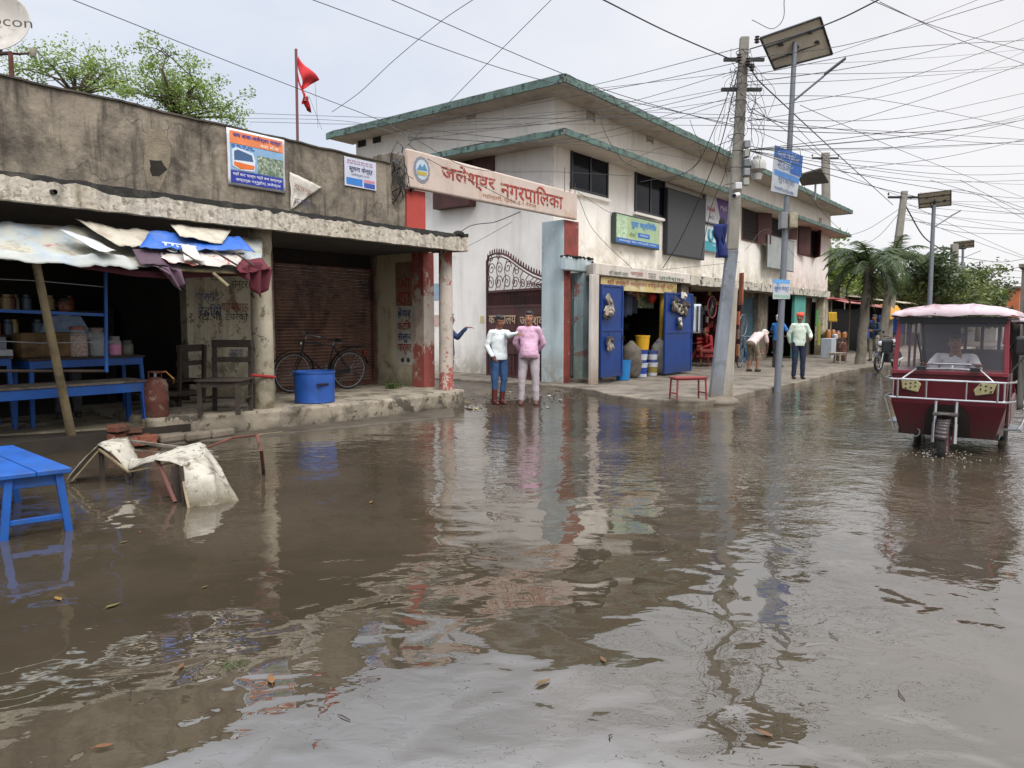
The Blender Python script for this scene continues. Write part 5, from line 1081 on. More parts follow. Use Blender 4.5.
# ================================================================= bicycles
def bicycle(label, col, basket=False):
    """local: wheels along X, front wheel at -X, standing on z=0"""
    t_ = thing('bicycle', label, 'bicycle'); r = .345; fx, rx = -.56, .52
    fm = mat('bike_'+col.strip('#'), col, .4, metal=.3, var=.3, scale=20, bump=.05)
    def wheel(x):
        o = MB().ring((x, 0, r), r-.018, .018, (0, 1, 0), 48, 8).build('wheel', M['rubber'], t_, smooth=True)
        MB().ring((x, 0, r), r-.04, .009, (0, 1, 0), 44, 6).build('rim', M['steel'], o, smooth=True)
        s = MB()
        for k in range(24):
            a = 2*math.pi*k/24; b = a+(.35 if k % 2 else -.35); s.tube([(x+.02*math.cos(b), (.025 if k % 2 else -.025), r+.02*math.sin(b)), (x+(r-.04)*math.cos(a), 0, r+(r-.04)*math.sin(a))], .0018, 4)
        s.build('spokes', M['steel'], o); MB().tube([(x, -.05, r), (x, .05, r)], .018, 10).build('hub', M['steel'], o)
    wheel(fx); wheel(rx)
    bb = V3(.08, 0, .29); st = V3(-.06+.24, 0, .78); ht = V3(-.36, 0, .86); hb = V3(-.40, 0, .70)
    f = MB()
    for a, b, q in ((hb, bb, .015), (ht, st, .013), (bb, st+V3(.02, 0, .04), .014), (ht+V3(-.01, 0, .05), hb, .017)): f.tube([a, b], q, 8)
    for y in (-.04, .04): f.tube([bb+V3(0, y*.7, 0), (rx, y*1.2, r)], .010, 6); f.tube([st+V3(0, y*.5, 0), (rx, y*1.2, r)], .008, 6); f.tube([hb+V3(0, y*.6, -.0), hb+V3(-.03, y*1.1, -.08), (fx+.0, y*1.2, r)], .010, 6)
    f.build('frame', fm, t_)
    hbz = 1.0; MB().tube([ht+V3(0, 0, .05), (-.33, 0, .98)], .011, 6).tube([(-.16, -.27, .965), (-.26, -.25, .985), (-.37, -.12, 1.0), (-.36, 0, hbz-.01), (-.37, .12, 1.0), (-.26, .25, .985), (-.16, .27, .965)], .011, 8).build('handlebar', M['steel'], t_, smooth=True)
    for y in (-1, 1): MB().tube([(-.22, .258*y, .978), (-.12, .275*y, .955)], .016, 8).build('grip', M['black'], t_)
    sd = MB(); sd.ell((.26, 0, .88), (.075, .085, .03)); sd.ell((.16, 0, .885), (.11, .035, .024)); sd.build('saddle', M['black'], t_, smooth=True)
    sp_ = MB()
    for y in (-.05, .05): sp_.ring((.28, y, .845), .022, .004, (0, 1, 0), 12, 5)
    sp_.tube([st, (.19, 0, .865)], .012, 8); sp_.build('seat_post', M['steel'], t_)
    c = MB(); 
    for y in (-.06, 0, .06): c.tube([(.34, y, .76), (.78, y, .76)], .006, 5)
    for x in (.36, .5, .64, .78): c.tube([(x, -.065, .76), (x, .065, .76)], .006, 5)
    for y in (-.065, .065): c.tube([(.72, y, .76), (rx, y, r)], .006, 5)
    c.build('carrier', M['iron'], t_)
    for x, a0, a1, q in ((fx, -70, 95, .385), (rx, -95, 75, .385)):
        g = MB(); n = 18
        for i in range(n):
            A = R(a0+(a1-a0)*i/n); B = R(a0+(a1-a0)*(i+1)/n)
            def pp(w, y): return (x+q*math.sin(w)*(1 if x > 0 else 1), y, r+q*math.cos(w))
            g.add([pp(A, -.03), pp(B, -.03), pp(B, .03), pp(A, .03)], [(0, 1, 2, 3)])
        g.build('mudguard', fm, t_, solid=.003)
    MB().ring(bb, .085, .005, (0, 1, 0), 24, 6).tube([bb, bb+V3(-.02, -.07, -.16)], .008, 6).tube([bb, bb+V3(.02, .07, .16)], .008, 6).tube([bb+V3(-.02, -.06, -.16), bb+V3(-.02, -.15, -.16)], .014, 6).tube([bb+V3(.02, .06, .16), bb+V3(.02, .15, .16)], .014, 6).build('pedals', M['steel'], t_)
    MB().extr([(bb.x-.1, -.05, bb.z-.03), (bb.x-.05, -.05, bb.z+.09), (rx, -.05, r+.04), (rx, -.05, r-.04)], (0, .006, 0)).build('chain_guard', fm, t_, bevel=.003)
    MB().tube([(rx-.05, .05, r-.02), (rx-.1, .14, .02)], .007, 6).build('side_stand', M['steel'], t_)
    MB().lathe([(.02, -.03), (.045, .0), (.045, .02)], (-.44, 0, .84), 12, Matrix.Rotation(R(-90), 3, 'Y')).build('headlamp', M['chrome'], t_, smooth=True)
    MB().box(.79, .80, -.03, .03, .58, .70).build('reflector', flat('#8f2018', .3), t_)
    return t_
bk1 = bicycle('old black bicycle parked against the rusty roller shutter', '#15161a')
fw_, rw_ = G(296+3, 397, .29), G(352, 386, .29)
a_ = PY(299, 392, 10.35); b_ = PY(351, 384, 10.75); mid = (a_+b_)/2
mid = G(322, 391, .29); bk1.location = (mid.x, mid.y, .29); bk1.rotation_euler = (R(7), 0, R(-8)); bk1.scale = (1.06,)*3
bk2 = bicycle('blue bicycle in front of the blue shutter, being repaired by the bending man', '#24455e')
q = PY(744, 380, 8.6); bk2.location = (q.x, 8.6, .11); bk2.rotation_euler = (R(5), 0, R(4))
bk3 = dup(bk2, (PY(776, 380, 7.9).x, 7.9, .11), R(20), 'bicycle standing behind the solar lamp post and the man in blue')
bk3['group'] = ''; del bk3['group']
def hoop(px, py, Y, r, lab, m_):
    c = PY(px, py, Y); t_ = thing('hanging_hoop', lab, 'wheel', c)
    MB().ring(c, r, .016, (0, 1, 0), 40, 8).build('rim', m_, t_, smooth=True); s = MB()
    for k in range(18): a = k*math.pi/9; s.tube([c, c+V3(r*math.cos(a), 0, r*math.sin(a))], .002, 4)
    s.build('spokes', M['steel'], t_); MB().tube([c-V3(0, .04, 0), c+V3(0, .04, 0)], .02, 8).build('hub', M['steel'], t_)
    MB().tube([c+V3(0, 0, r), c+V3(0, .05, r+.2)], .006, 5).build('hook', M['iron'], t_)
hoop(712, 307, 9.3, .34, 'red-rimmed bicycle wheel hanging in the repair shop', flat('#8c3a40')); hoop(743, 325, 9.3, .36, 'bare steel bicycle wheel hung in front of the blue shutter', M['steel'])
# blue drum
p = G(315, 402, .29); dr = thing('blue_drum', 'cut-down blue plastic drum standing on the plinth beside the bicycle', 'drum', p)
dm = mat('scuffed_blue_plastic', '#1d4b96', .5, var=.2, scale=5, streak='#0f2f63', streak_amt=.6, dirt='#56636f', dirt_lo=.58, dirt_hi=.75, dscale=3, bump=.08)
MB().lathe([(.262, 0), (.275, .012), (.27, .04), (.275, .2), (.28, .33), (.278, .385), (.288, .39), (.288, .41), (.27, .41), (.262, .2), (.255, .03), (.02, .02)], p, 40).build('barrel', dm, dr, smooth=True)
MB().box(p.x-.17, p.x+.02, p.y-.295, p.y-.262, p.z+.24, p.z+.265).build('handle', M['iron'], dr, bevel=.006)
dr.scale = (1.13, 1.13, 1.2)
# furniture
def table(name, label, x0, x1, y0, y1, z, ztop, topm, legm, z0=.0, leg=.05, apron=.09, brace=None, cat='table', splay=0, rot=0, cen=None, plank=1):
    t_ = thing(name, label, cat, ((x0+x1)/2, (y0+y1)/2, z0)); n = plank
    tp = MB()
    for i in range(n): tp.box(x0-.02, x1+.02, y0-.02+(y1-y0+.04)*i/n+.003, y0-.02+(y1-y0+.04)*(i+1)/n-.003, ztop-.03, ztop+.004*(i % 2))
    tp.build('tabletop', topm, t_, bevel=.005)
    MB().box(x0, x1, y0, y0+.025, ztop-.031-apron, ztop-.031).box(x0, x1, y1-.025, y1, ztop-.031-apron, ztop-.031).box(x0, x0+.025, y0+.026, y1-.026, ztop-.031-apron, ztop-.031).box(x1-.025, x1, y0+.026, y1-.026, ztop-.031-apron, ztop-.031).build('apron', legm, t_, bevel=.004)
    for x in (x0, x1):
        for y in (y0, y1):
            sx_ = -1 if x == x0 else 1; sy_ = -1 if y == y0 else 1
            MB().beam((x+sx_*splay, y+sy_*splay*.6, z0), (x-sx_*leg*.55, y-sy_*leg*.55, ztop-.032), leg, leg).build('leg', legm, t_, bevel=.004)
    if brace:
        b_ = MB()
        for x in (x0, x1): sx_ = -1 if x == x0 else 1; b_.beam((x+sx_*splay*.6, y0, brace), (x+sx_*splay*.6, y1, brace), .04, .025)
        b_.build('stretcher', legm, t_, bevel=.004)
    return t_
# near blue stool standing in the water (turned a little)
st0 = thing('blue_stool', 'bright blue wooden bench end standing in the water at the left edge', 'bench', (0, 0, 0))
sA, sB = G(17, 541), G(64, 530); zt = .60
def SP(u, v, z): return sA+(sB-sA)*u+nv*v+V3(0, 0, z)
nv = V3((sA-sB).y, -(sA-sB).x, 0).normalized(); nv = -nv if nv.y < 0 else nv
W_ = (sB-sA).length; ux = (sB-sA).normalized()
bl2 = M['blue']; zt = .475; tA, tB = G(0, 476, zt), G(72, 468, zt); lv = (G(2, 441, zt)-tB).normalized(); lv.z = 0
tp = MB()
for i, (a, b) in enumerate(((0, .49), (.5, 1.0))):
    c = [tA.lerp(tB, a), tA.lerp(tB, b), tA.lerp(tB, b)+lv*1.5, tA.lerp(tB, a)+lv*1.5]
    tp.extr([q+V3(0, 0, -.035) for q in c], (0, 0, .035+.003*i))
tp.build('plank_top', bl2, st0, bevel=.006)
e_ = (tB-tA).normalized(); kA, kB = tA+e_*.05+lv*.06, tB-e_*.06+lv*.06; dz_ = V3(0, 0, -.036); hz_ = V3(0, 0, -.12)
MB().extr([kA+hz_, kB+hz_, kB+dz_, kA+dz_], lv*.025).extr([kB+hz_+lv*.026, kB+hz_+lv*1.35, kB+dz_+lv*1.35, kB+dz_+lv*.026], -e_*.025).extr([kA+hz_+lv*.026, kA+hz_+lv*1.35, kA+dz_+lv*1.35, kA+dz_+lv*.026], e_*.025).build('apron', bl2, st0, bevel=.004)
for q, k in ((kA, -1), (kB, 1), (kA+lv*1.3, -1), (kB+lv*1.3, 1)):
    MB().beam(q+e_*k*.05+V3(0, 0, -.6), q-e_*k*.012+dz_, .058, .05, up=tuple(e_)).build('leg', bl2, st0, bevel=.005)
MB().beam(kA-e_*.03+V3(0, 0, -.36), kB+e_*.03+V3(0, 0, -.36), .03, .038).build('stretcher', bl2, st0, bevel=.004)
# tea stall furniture
gt_ = M['greywood']
def tabY(name, lab, px0, px1, pyt, Y, dep, zb, topm, legm, **k):
    a = PY(px0, pyt, Y); b = PY(px1, pyt, Y); return table(name, lab, a.x, b.x, Y, Y+dep, 0, PY((px0+px1)/2, pyt, Y).z, topm, legm, z0=zb, **k)
tb1 = tabY('tea_table', 'long blue bench table with a grey plank top standing in front of the jar table', -60, 146, 386, 9.75, .5, -.02, gt_, M['blue'], apron=.12, leg=.06, plank=2)
tb2 = tabY('jar_table', 'tall blue table carrying the glass jars in the tea stall', 29, 143, 357, 10.6, .6, .19, M['wood'], M['blue'], apron=.1, leg=.05)
tb3 = tabY('side_table', 'blue table at the far left edge of the tea stall', -50, 11, 357, 10.65, .6, .19, M['wood'], M['blue'], apron=.09, leg=.05)
zT2 = PY(86, 357, 10.6).z
def jar(px, r, h, lab, body, fill, lid, lev=.7, Y=10.85, z=None, name='glass_jar'):
    c = PY(px, 350, Y); c.z = zT2+.001 if z is None else z; t_ = thing(name, lab, 'jar', c)
    MB().lathe([(r*.95, 0), (r, .02), (r, h*.72), (r*.82, h*.84), (r*.72, h*.86), (r*.72, h*.93)], c, 24).build('body', body, t_, smooth=True)
    if fill: MB().lathe([(r*.9, .006), (r*.95, .03), (r*.95, h*lev), (r*.5, h*lev+.02), (.01, h*lev+.03)], c, 20, jit=.05).build('contents', fill, t_, smooth=True)
    MB().lathe([(r*.76, h*.90), (r*.78, h), (r*.7, h+.01)], c, 20).build('lid', lid, t_, smooth=True)
gj = bpy.data.materials.new('jar_plastic'); gj.use_nodes = True; b_ = gj.node_tree.nodes['Principled BSDF']; b_.inputs['Base Color'].default_value = (.75, .78, .8, 1); b_.inputs['Roughness'].default_value = .12; b_.inputs['Alpha'].default_value = .28
jar(78, .125, .40, 'big plastic jar of peanuts with reddish lid on the jar table', gj, mat('peanuts', '#b58a68', .8, var=.4, scale=30, dirt='#6b3e2a', dirt_lo=.48, dirt_hi=.55, dscale=30, bump=.5), flat('#8f5a50'))
jar(97, .115, .38, 'big grey plastic jar right of the peanut jar', gj, mat('grey_sweets', '#5f6874', .7, var=.4, scale=22, bump=.3), flat('#7f6f68'), lev=.6)
jar(115, .085, .26, 'jar with a bright pink filling right of the blue post', gj, flat('#d63a94'), flat('#77746f'), lev=.55)
jar(127, .085, .20, 'dull metal pot at the right end of the jar table', flat('#55554c', .4), None, flat('#3f3f3a'), name='metal_pot')
c = PY(46, 345, 10.9); c.z = zT2
tag(MB().box(c.x-.32, c.x+.42, 10.8, 11.15, zT2, zT2+.33).build('wooden_bin', mat('brown_bin', '#6b5536', .85, var=.4, scale=5, dirt='#3b2e1e', bump=.2), bevel=.03), 'brown wooden snack bin on the jar table behind the bamboo pole', 'bin')
for i, (px, py, w_, h, cc, lab) in enumerate([(1, 345, .16, .12, '#a5a9b0', 'white carton at the left edge table'), (-1, 333, .12, .18, '#6f7680', 'grey carton stacked behind at the left edge')]):
    c = PY(px+2, py+8, 10.9); tag(MB().box(c.x-w_/2, c.x+w_/2, 10.8+.1*i, 11.0+.1*i, zT2+.001+.0*i, zT2+h+.1*i).build('carton', flat(cc), bevel=.006), lab, 'carton')
tag(MB().tube([G(75, 452, -.05), PY(35, 258, 8.65)], [.052, .04], 10).build('bamboo_pole', M['bamboo'], smooth=True), 'leaning bamboo pole holding up the front of the tarpaulin awning', 'pole')
fr_ = thing('blue_railing', 'thin blue steel frame rail and post at the front of the tea stall', 'frame', PY(106, 370, 9.3))
a = PY(106.5, 372, 9.3); b = PY(105.5, 272, 9.3); MB().tube([a, b], .022, 8).build('post', M['blue'], fr_)
MB().beam(PY(-40, 309, 9.32), PY(105, 315, 9.32), .025, .035).build('rail', M['blue'], fr_); MB().tube([PY(-40, 371, 9.32), PY(108, 371, 9.32)], .016, 8).build('lower_rail', M['wood'], fr_)
for y0, y1 in ((279, 287), (341, 342)):
    MB().tube([PY(-40, y0-2, 9.34), PY(40, y0+2, 9.34), PY(105, y1, 9.34)], .006, 5).build('wire', M['steel'], fr_)
rnd = random.Random(17)
for i in range(16):                       # shelf of tins at the back of the stall
    c = PY(-20+rnd.random()*110, 320, 13.6); z_ = (1.35, 1.75)[i % 2]; r_ = rnd.uniform(.05, .09)
    tag(MB().lathe([(r_, 0), (r_, .18), (r_*.7, .2), (r_*.7, .24)], (c.x, 13.6, z_), 12).build('stall_tin', flat(rnd.choice(('#8a8478', '#a0522d', '#4f6478', '#b0a070', '#6b2f2c')), .4), smooth=True), 'dim tin or jar on the shelves deep inside the tea stall', 'tin', 'tins on the tea stall back shelf')
c0_, c1_ = PY(-40, 320, 13.5), PY(110, 320, 13.5)
tag(MB().box(c0_.x, c1_.x, 13.45, 13.75, 1.31, 1.348).box(c0_.x, c1_.x, 13.45, 13.75, 1.71, 1.748).box(c1_.x, c1_.x+.04, 13.45, 13.75, .1, 1.8).box(c0_.x-.04, c0_.x, 13.45, 13.75, .1, 1.8).build('wall_shelf', M['wood']), 'dark wooden rack at the back of the tea stall', 'shelf')
# gas cylinder / rusty drum
p = PY(156, 400, 9.75); p.z = .29
gc = thing('gas_cylinder', 'rusty red gas cylinder at the right end of the long blue table', 'cylinder', p); rr_ = mat('rusty_red_cylinder', '#5e352a', .8, var=.25, scale=6, chips='#7d6a5a', chip_lo=.55, chip_scale=7, dirt='#4a2a22', bump=.3)
MB().lathe([(.14, 0), (.15, .02), (.155, .05), (.155, .2), (.16, .22), (.155, .24), (.155, .42), (.13, .49), (.05, .53)], p, 24).build('tank', rr_, gc, smooth=True)
MB().ring(p+V3(0, 0, .6), .085, .009, (0, 0, 1), 20, 6).tube([p+V3(.085, 0, .5), p+V3(.085, 0, .6)], .008, 5).tube([p+V3(-.085, 0, .5), p+V3(-.085, 0, .6)], .008, 5).build('guard_ring', rr_, gc); MB().lathe([(.02, .52), (.02, .58), (.035, .585), (.03, .6)], p, 10).build('valve', M['steel'], gc)
MB().tube([p+V3(0, 0, .58), p+V3(.12, -.05, .6), p+V3(.2, -.1, .5), p+V3(.3, .1, .42)], .01, 6).build('hose', flat('#b0753a'), gc)
# chairs
def chair(name, label, w_=.44):
    t_ = thing(name, label, 'chair')
    for x in (-.19, .19): MB().beam((x, -.19, 0), (x, -.19, .43), .042, .042).build('leg', M['wood'], t_, bevel=.004)
    for x in (-.19, .19): MB().beam((x, .19, 0), (x, .24, .95), .042, .04).build('leg', M['wood'], t_, bevel=.004)
    MB().box(-.23, .23, -.23, .22, .431, .455).build('seat', M['wood'], t_, bevel=.006)
    MB().box(-.19, .19, -.2, -.185, .36, .428).box(-.2, -.185, -.16, .17, .36, .428).box(.185, .2, -.16, .17, .36, .428).build('apron', M['wood'], t_)
    for z0, z1, y in ((.86, .96, .235), (.66, .73, .222)): MB().box(-.21, .21, y-.035, y-.015, z0, z1).build('back_slat', M['wood'], t_, bevel=.004)
    MB().beam((-.19, 0, .2), (.19, 0, .2), .03, .02).beam((-.19, -.19, .2), (-.19, .2, .2), .03, .02).beam((.19, -.19, .2), (.19, .2, .2), .03, .02).build('stretcher', M['wood'], t_)
    return t_
ch = chair('wooden_chair', 'dark wooden chair on the plinth left of the cream pillar'); q = PY(226, 405, 9.4); ch.location = (q.x, 9.4, .29); ch.rotation_euler = (0, 0, R(-52)); ch.scale = (1.35, 1.3, 1.05)
q = PY(176, 395, 11.0); dup(ch, (q.x, 10.95, .2), R(-160), 'dim wooden chair inside the tea stall opening beside the painted wall')
tag(MB().tube([PY(250, 375, 9.36), PY(275, 377, 9.33)], .02, 8).build('red_tape', cloth('#9a2a26')), 'red cloth strip tied around the cream pillar', 'tape')
tag(MB().tube([PY(270, 380, 9.33), G(257, 400, .33), G(266, 404, .3)], .007, 6).build('rope', flat('#8d7a52')), 'loose rope dropping from the red strip to the plinth', 'rope')
tag(MB().obox((PY(165, 380, 10.6).x, 10.6, .5), (.9, .3, .06)).build('plank', M['wood']), 'old plank lying in the dark opening right of the gas cylinder', 'plank')
# awning of patched tarpaulins -------------------------------------
aw = thing('tarpaulin_awning', 'patched awning of faded tarpaulins and banners over the tea stall', 'awning', PY(120, 262, 8.6))
def sheet(c0, c1, c2, c3, Y0, Y1, m_, name, nu=26, nv=10, amp=.04, seed=0, droop=.05, dz=0):
    """c0,c1 upper corners on depth Y1; c3,c2 lower corners on depth Y0 (pixels)"""
    A = PY(*c0, Y1); B = PY(*c1, Y1); C_ = PY(*c2, Y0); D_ = PY(*c3, Y0)
    def fn(u, v):
        p = (D_.lerp(C_, u)).lerp(A.lerp(B, u), v); e = fb(p.x*3.1+seed, p.y*2.7, 1.0, seed)*amp; f = fb(p.x*9+seed, p.y*3, 1, seed)*amp*.4
        return p+V3(0, (e-amp*.3)*.6, e+f-droop*math.sin(math.pi*v)+dz+.02*fb(p.x*6, 3, 1, seed)*(1-v))
    return MB().grid(fn, nu, nv).build(name, m_, aw, smooth='all', solid=.004, fix=False)
wt = mat('faded_white_tarp', '#a8a595', .7, var=.16, scale=3, tint='#8fa3b5', dirt='#7d745c', dirt_lo=.5, dirt_hi=.64, dscale=3.5, chips='#9c5c64', chip_lo=.62, chip_scale=2.6, streak='#6f97bd', streak_amt=.45, sscale=5, bump=.5, bscale=14)
sheet((-90, 218), (262, 239), (262, 272), (-90, 254), 8.55, 9.25, wt, 'white_tarpaulin', 60, 12, .05, 1, .07)
sheet((-90, 249), (128, 256), (138, 268), (-90, 256), 8.5, 8.6, mat('blue_white_tarp', '#9a9d98', .7, var=.2, scale=3, tint='#7189a0', bump=.1), 'blue_edge', 40, 4, .04, 4, 0)
sheet((60, 233), (100, 246), (116, 256), (100, 256), 8.5, 8.95, flat('#b5b8bb', .6), 'folded_white_sheet', 12, 8, .02, 7, 0, .05)
sheet((76, 226), (152, 234), (150, 252), (112, 246), 8.72, 9.15, cloth('#a9a394', tint='#8b7f6e'), 'cream_rag', 18, 8, .05, 9, 0, .05)
sheet((150, 238), (240, 243), (255, 257), (140, 255), 8.6, 9.0, mat('bright_blue_banner', '#1d55a6', .55, var=.15, scale=4, streak='#b8b8ae', streak_amt=.2, bump=.1), 'blue_banner', 24, 8, .035, 12, 0, .08)
sheet((170, 234), (232, 241), (222, 253), (180, 247), 8.72, 9.1, cloth('#aca798', tint='#8b7f6e'), 'cream_banner', 16, 6, .03, 15, 0, .13)
sheet((132, 252), (190, 256), (178, 273), (140, 267), 8.45, 8.7, cloth('#4b3a45'), 'purple_rag', 14, 8, .05, 18, 0, .04)
sheet((150, 256), (245, 258), (236, 271), (170, 270), 8.42, 8.72, mat('white_red_banner', '#b3aca6', .7, var=.15, scale=4, chips='#a3473a', chip_lo=.57, chip_scale=4, bump=.1), 'red_white_banner', 22, 8, .045, 21, 0, .07)
sheet((182, 252), (196, 256), (206, 270), (184, 268), 8.4, 8.6, cloth('#b9b6ae'), 'white_rag', 8, 6, .05, 24, 0, .08)
sheet((226, 262), (262, 262), (270, 274), (240, 277), 8.38, 8.6, cloth('#55121f'), 'maroon_cloth_top', 12, 6, .03, 27, 0, .05)
text('पुजा', PY(163, 252, 8.66)+V3(0, -.02, .0), (.42, 0, -.02), (0, .05, .11), flat('#c2c6c8'), aw, off=.02, bold=.03)
def drape(pts_top, pts_bot, Y, m_, name, amp=.05, seed=0, n=24):
    def fn(u, v):
        k = u*(len(pts_top)-1); i = min(int(k), len(pts_top)-2); f_ = k-i
        a = Vector(pts_top[i]).lerp(Vector(pts_top[i+1]), f_); b = Vector(pts_bot[i]).lerp(Vector(pts_bot[i+1]), f_); q = b.lerp(a, v)
        return PY(q.x, q.y, Y)+V3(0, amp*math.sin(u*16+seed)*(1-.5*v), 0)
    return MB().grid(fn, n, 8).build(name, m_, aw, smooth='all', solid=.004, fix=False)
mar = cloth('#4d1220')
drape([(237, 272), (250, 262), (260, 262), (271, 268)], [(240, 274), (250, 285), (259, 298), (266, 290)], 8.42, mar, 'maroon_cloth', .06, 1)
drape([(75, 262), (130, 270), (160, 272), (236, 271)], [(78, 268), (132, 276), (168, 279), (238, 276)], 8.62, cloth('#4a1a26'), 'dark_red_valance', .03, 2, 40)
drape([(152, 266), (166, 267), (182, 270)], [(166, 270), (180, 293), (184, 282)], 8.45, cloth('#66505f'), 'hanging_purple_rag', .05, 3)
MB().tube([PY(160, 269, 8.5), PY(240, 273, 8.5)], .02, 6).build('bamboo_batten', M['bamboo'], aw); MB().tube([PY(213, 273, 8.4), PY(228, 286, 8.3)], .02, 6).build('batten_end', M['bamboo'], aw)
for x0, x1 in ((213, 236), (232, 252), (180, 200)): MB().tube([PY(x0, 257, 8.5)+V3(0, 0, .08), PY(x1, 270, 8.4)+V3(0, -.05, .05)], .012, 6).build('batten', M['wood'], aw)
MB().tube([PY(-90, 219, 9.27), PY(262, 240, 9.27)], .025, 6).build('ridge_batten', M['greywood'], aw)
# collapsed frame under a stiff white sheet --------------------------
cf = thing('collapsed_stall_frame', 'collapsed small wooden stall frame half covered by a stiff dirty white sheet', 'frame', G(165, 490))
sw_ = mat('dirty_white_sheet', '#a19c8f', .8, var=.2, scale=6, dirt='#453e30', dirt_lo=.5, dirt_hi=.62, dscale=3.4, chips='#4f4738', chip_lo=.58, chip_scale=14, bump=.5, bscale=25, grime=('#4a4028', .0, .2))
def qd(px, py, d): return PD(px, py, d)
def surf(C, nu, nv, name, amp=.012, seed=0):
    n, m_ = len(C[0]), len(C)
    def fn(u, v):
        x = u*(n-1); y = v*(m_-1); i = min(int(x), n-2); j = min(int(y), m_-2); a = x-i; b = y-j; a = a*a*(3-2*a)*.5+a*.5
        p = (C[j][i].lerp(C[j][i+1], a)).lerp(C[j+1][i].lerp(C[j+1][i+1], a), b); return p+V3(fb(p.x*5, p.z*5, 1, seed), fb(p.x*4, p.z*4, 1, seed+2), fb(p.x*5, p.y*5, 1, seed+1))*amp
    return MB().grid(fn, nu, nv).build(name, sw_, cf, smooth='all', solid=.006, fix=False)
d0 = 7.05
surf([[qd(66, 479, 6.9), qd(80, 462, 6.95), qd(98, 444, 7.0)], [qd(72, 478, 7.2), qd(100, 448, 7.2), qd(116, 437, 7.3)]], 12, 6, 'left_flap', .02, 1)
surf([[qd(98, 444, 7.0), qd(112, 452, 6.95), qd(128, 471, 6.9)], [qd(116, 436.5, 7.3), qd(128, 437, 7.3), qd(140, 460, 7.2)]], 12, 8, 'hanging_fold', .02, 2)
surf([[qd(152, 458, 6.35), qd(170, 462, 6.25), qd(180, 466, 6.2)], [qd(162, 453, 6.6), qd(188, 450, 6.6), qd(204, 453, 6.6)], [qd(182, 446, 6.9), qd(200, 442, 6.9), qd(206, 446, 6.9)]], 16, 10, 'top_sheet', .012, 3)
surf([[qd(180, 465, 6.2), qd(203, 453, 6.5), qd(204, 444, 6.9)], [qd(184, 485, 6.13), qd(214, 478, 6.25), qd(222, 470, 6.6)], [qd(189, 512, 6.06), qd(216, 508, 6.14), qd(241, 504, 6.26)]], 18, 16, 'side_flap', .014, 4)
surf([[qd(128, 470, 6.9), qd(140, 466, 6.7), qd(154, 460, 6.4)], [qd(128, 458, 7.1), qd(142, 458, 6.9), qd(160, 452, 6.7)]], 10, 5, 'sagging_strip', .015, 5)
W3 = M['wood']
for a, b, s_, dd in (((103, 486), (101, 446), .035, 7.05), ((128, 484), (126, 470), .025, 6.9), ((179, 508), (176, 466), .055, 6.25), ((186, 510), (181, 466), .028, 6.14), ((135, 475), (133, 462), .03, 7.3)):
    MB().beam(qd(*a, dd)-V3(0, 0, .1), qd(*b, dd), s_, s_).build('leg', W3, cf)
for a, da, b, db, s_, nm in (((130, 441), 7.3, (212, 452), 6.8, .035, 'beam'), ((133, 450), 7.25, (218, 457), 6.7, .02, 'beam'), ((99, 449), 7.0, (130, 473), 6.85, .022, 'lath'), ((128, 472), 6.85, (172, 463), 6.3, .022, 'lath'), ((72, 481), 6.95, (98, 451), 7.0, .018, 'lath'), ((180, 467), 6.18, (189, 510), 6.05, .02, 'lath')):
    MB().beam(qd(*a, da), qd(*b, db), s_, s_*.7).build(nm, M['greywood'] if nm == 'beam' else M['bamboo'], cf)
MB().beam(qd(157, 460, 6.4), qd(175, 502, 6.2), .03, .02).build('red_strip', flat('#6b4640'), cf)
rd = thing('rusty_rod', 'thin rusty iron rod standing in the water with a lath tied to its top', 'rod', G(264, 481))
MB().tube([G(264.5, 481, -.1), G(264.5, 481)*1.0+V3(-.02, .01, .3), PD(257, 435, 7.6)], .018, 8).build('rod', M['rust'], rd); MB().tube([PD(257, 435, 7.6), PD(232, 438, 7.6), PD(206, 448, 7.3)], .012, 6).build('lath', M['rust'], rd)
MB().tube([PD(257, 435, 7.6), PD(282, 432, 8.4)], .008, 6).build('string', M['bamboo'], rd)
# ================================================================= battery rickshaw
mr = mat('maroon_body_paint', '#4d0a16', .35, var=.12, scale=3, dirt='#4a2a25', dirt_lo=.58, dirt_hi=.75, bump=.03, coords='obj', spec=.3, grime=('#3a261f', .22, .5))
rk = thing('battery_rickshaw', 'maroon three-wheeled battery rickshaw with chrome bumper driving through the flood water', 'rickshaw')
HW, LZ = .58, 2.35
def mir(fn):
    for s_ in (-1, 1): fn(s_)
# lower front apron, floor, sides
mb = MB(); mb.add([(0, -HW, .96), (0, HW, .96), (.0, HW, .62), (.0, -HW, .62), (.14, HW-.10, .24), (.14, -HW+.10, .24)], [(0, 1, 2, 3), (3, 2, 4, 5)])
mb.add([(0, -HW, .96), (0, -HW, .62), (.14, -HW+.10, .24), (.62, -HW+.04, .24), (.5, -HW, .96)], [(0, 1, 2, 3, 4)]); mb.add([(0, HW, .96), (0, HW, .62), (.14, HW-.10, .24), (.62, HW-.04, .24), (.5, HW, .96)], [(0, 1, 2, 3, 4)])
mb.add([(0, -HW, .96), (0, HW, .96), (.34, HW, 1.0), (.34, -HW, 1.0)], [(0, 1, 2, 3)])
mb.build('front_body', mr, rk, bevel=.02, fix=False, solid=.012)
MB().box(.15, LZ, -HW+.06, HW-.06, .24, .30).build('floor', M['black'], rk)
MB().box(1.25, LZ, -HW, HW, .301, .62).box(LZ-.06, LZ, -HW, HW, .621, 1.05).build('rear_body', mr, rk, bevel=.015)
MB().box(1.3, 1.8, -HW+.06, HW-.06, .621, .72).box(1.98, 2.26, -HW+.06, HW-.06, .621, .98).build('passenger_seat', flat('#2a2224', .6), rk, bevel=.03)
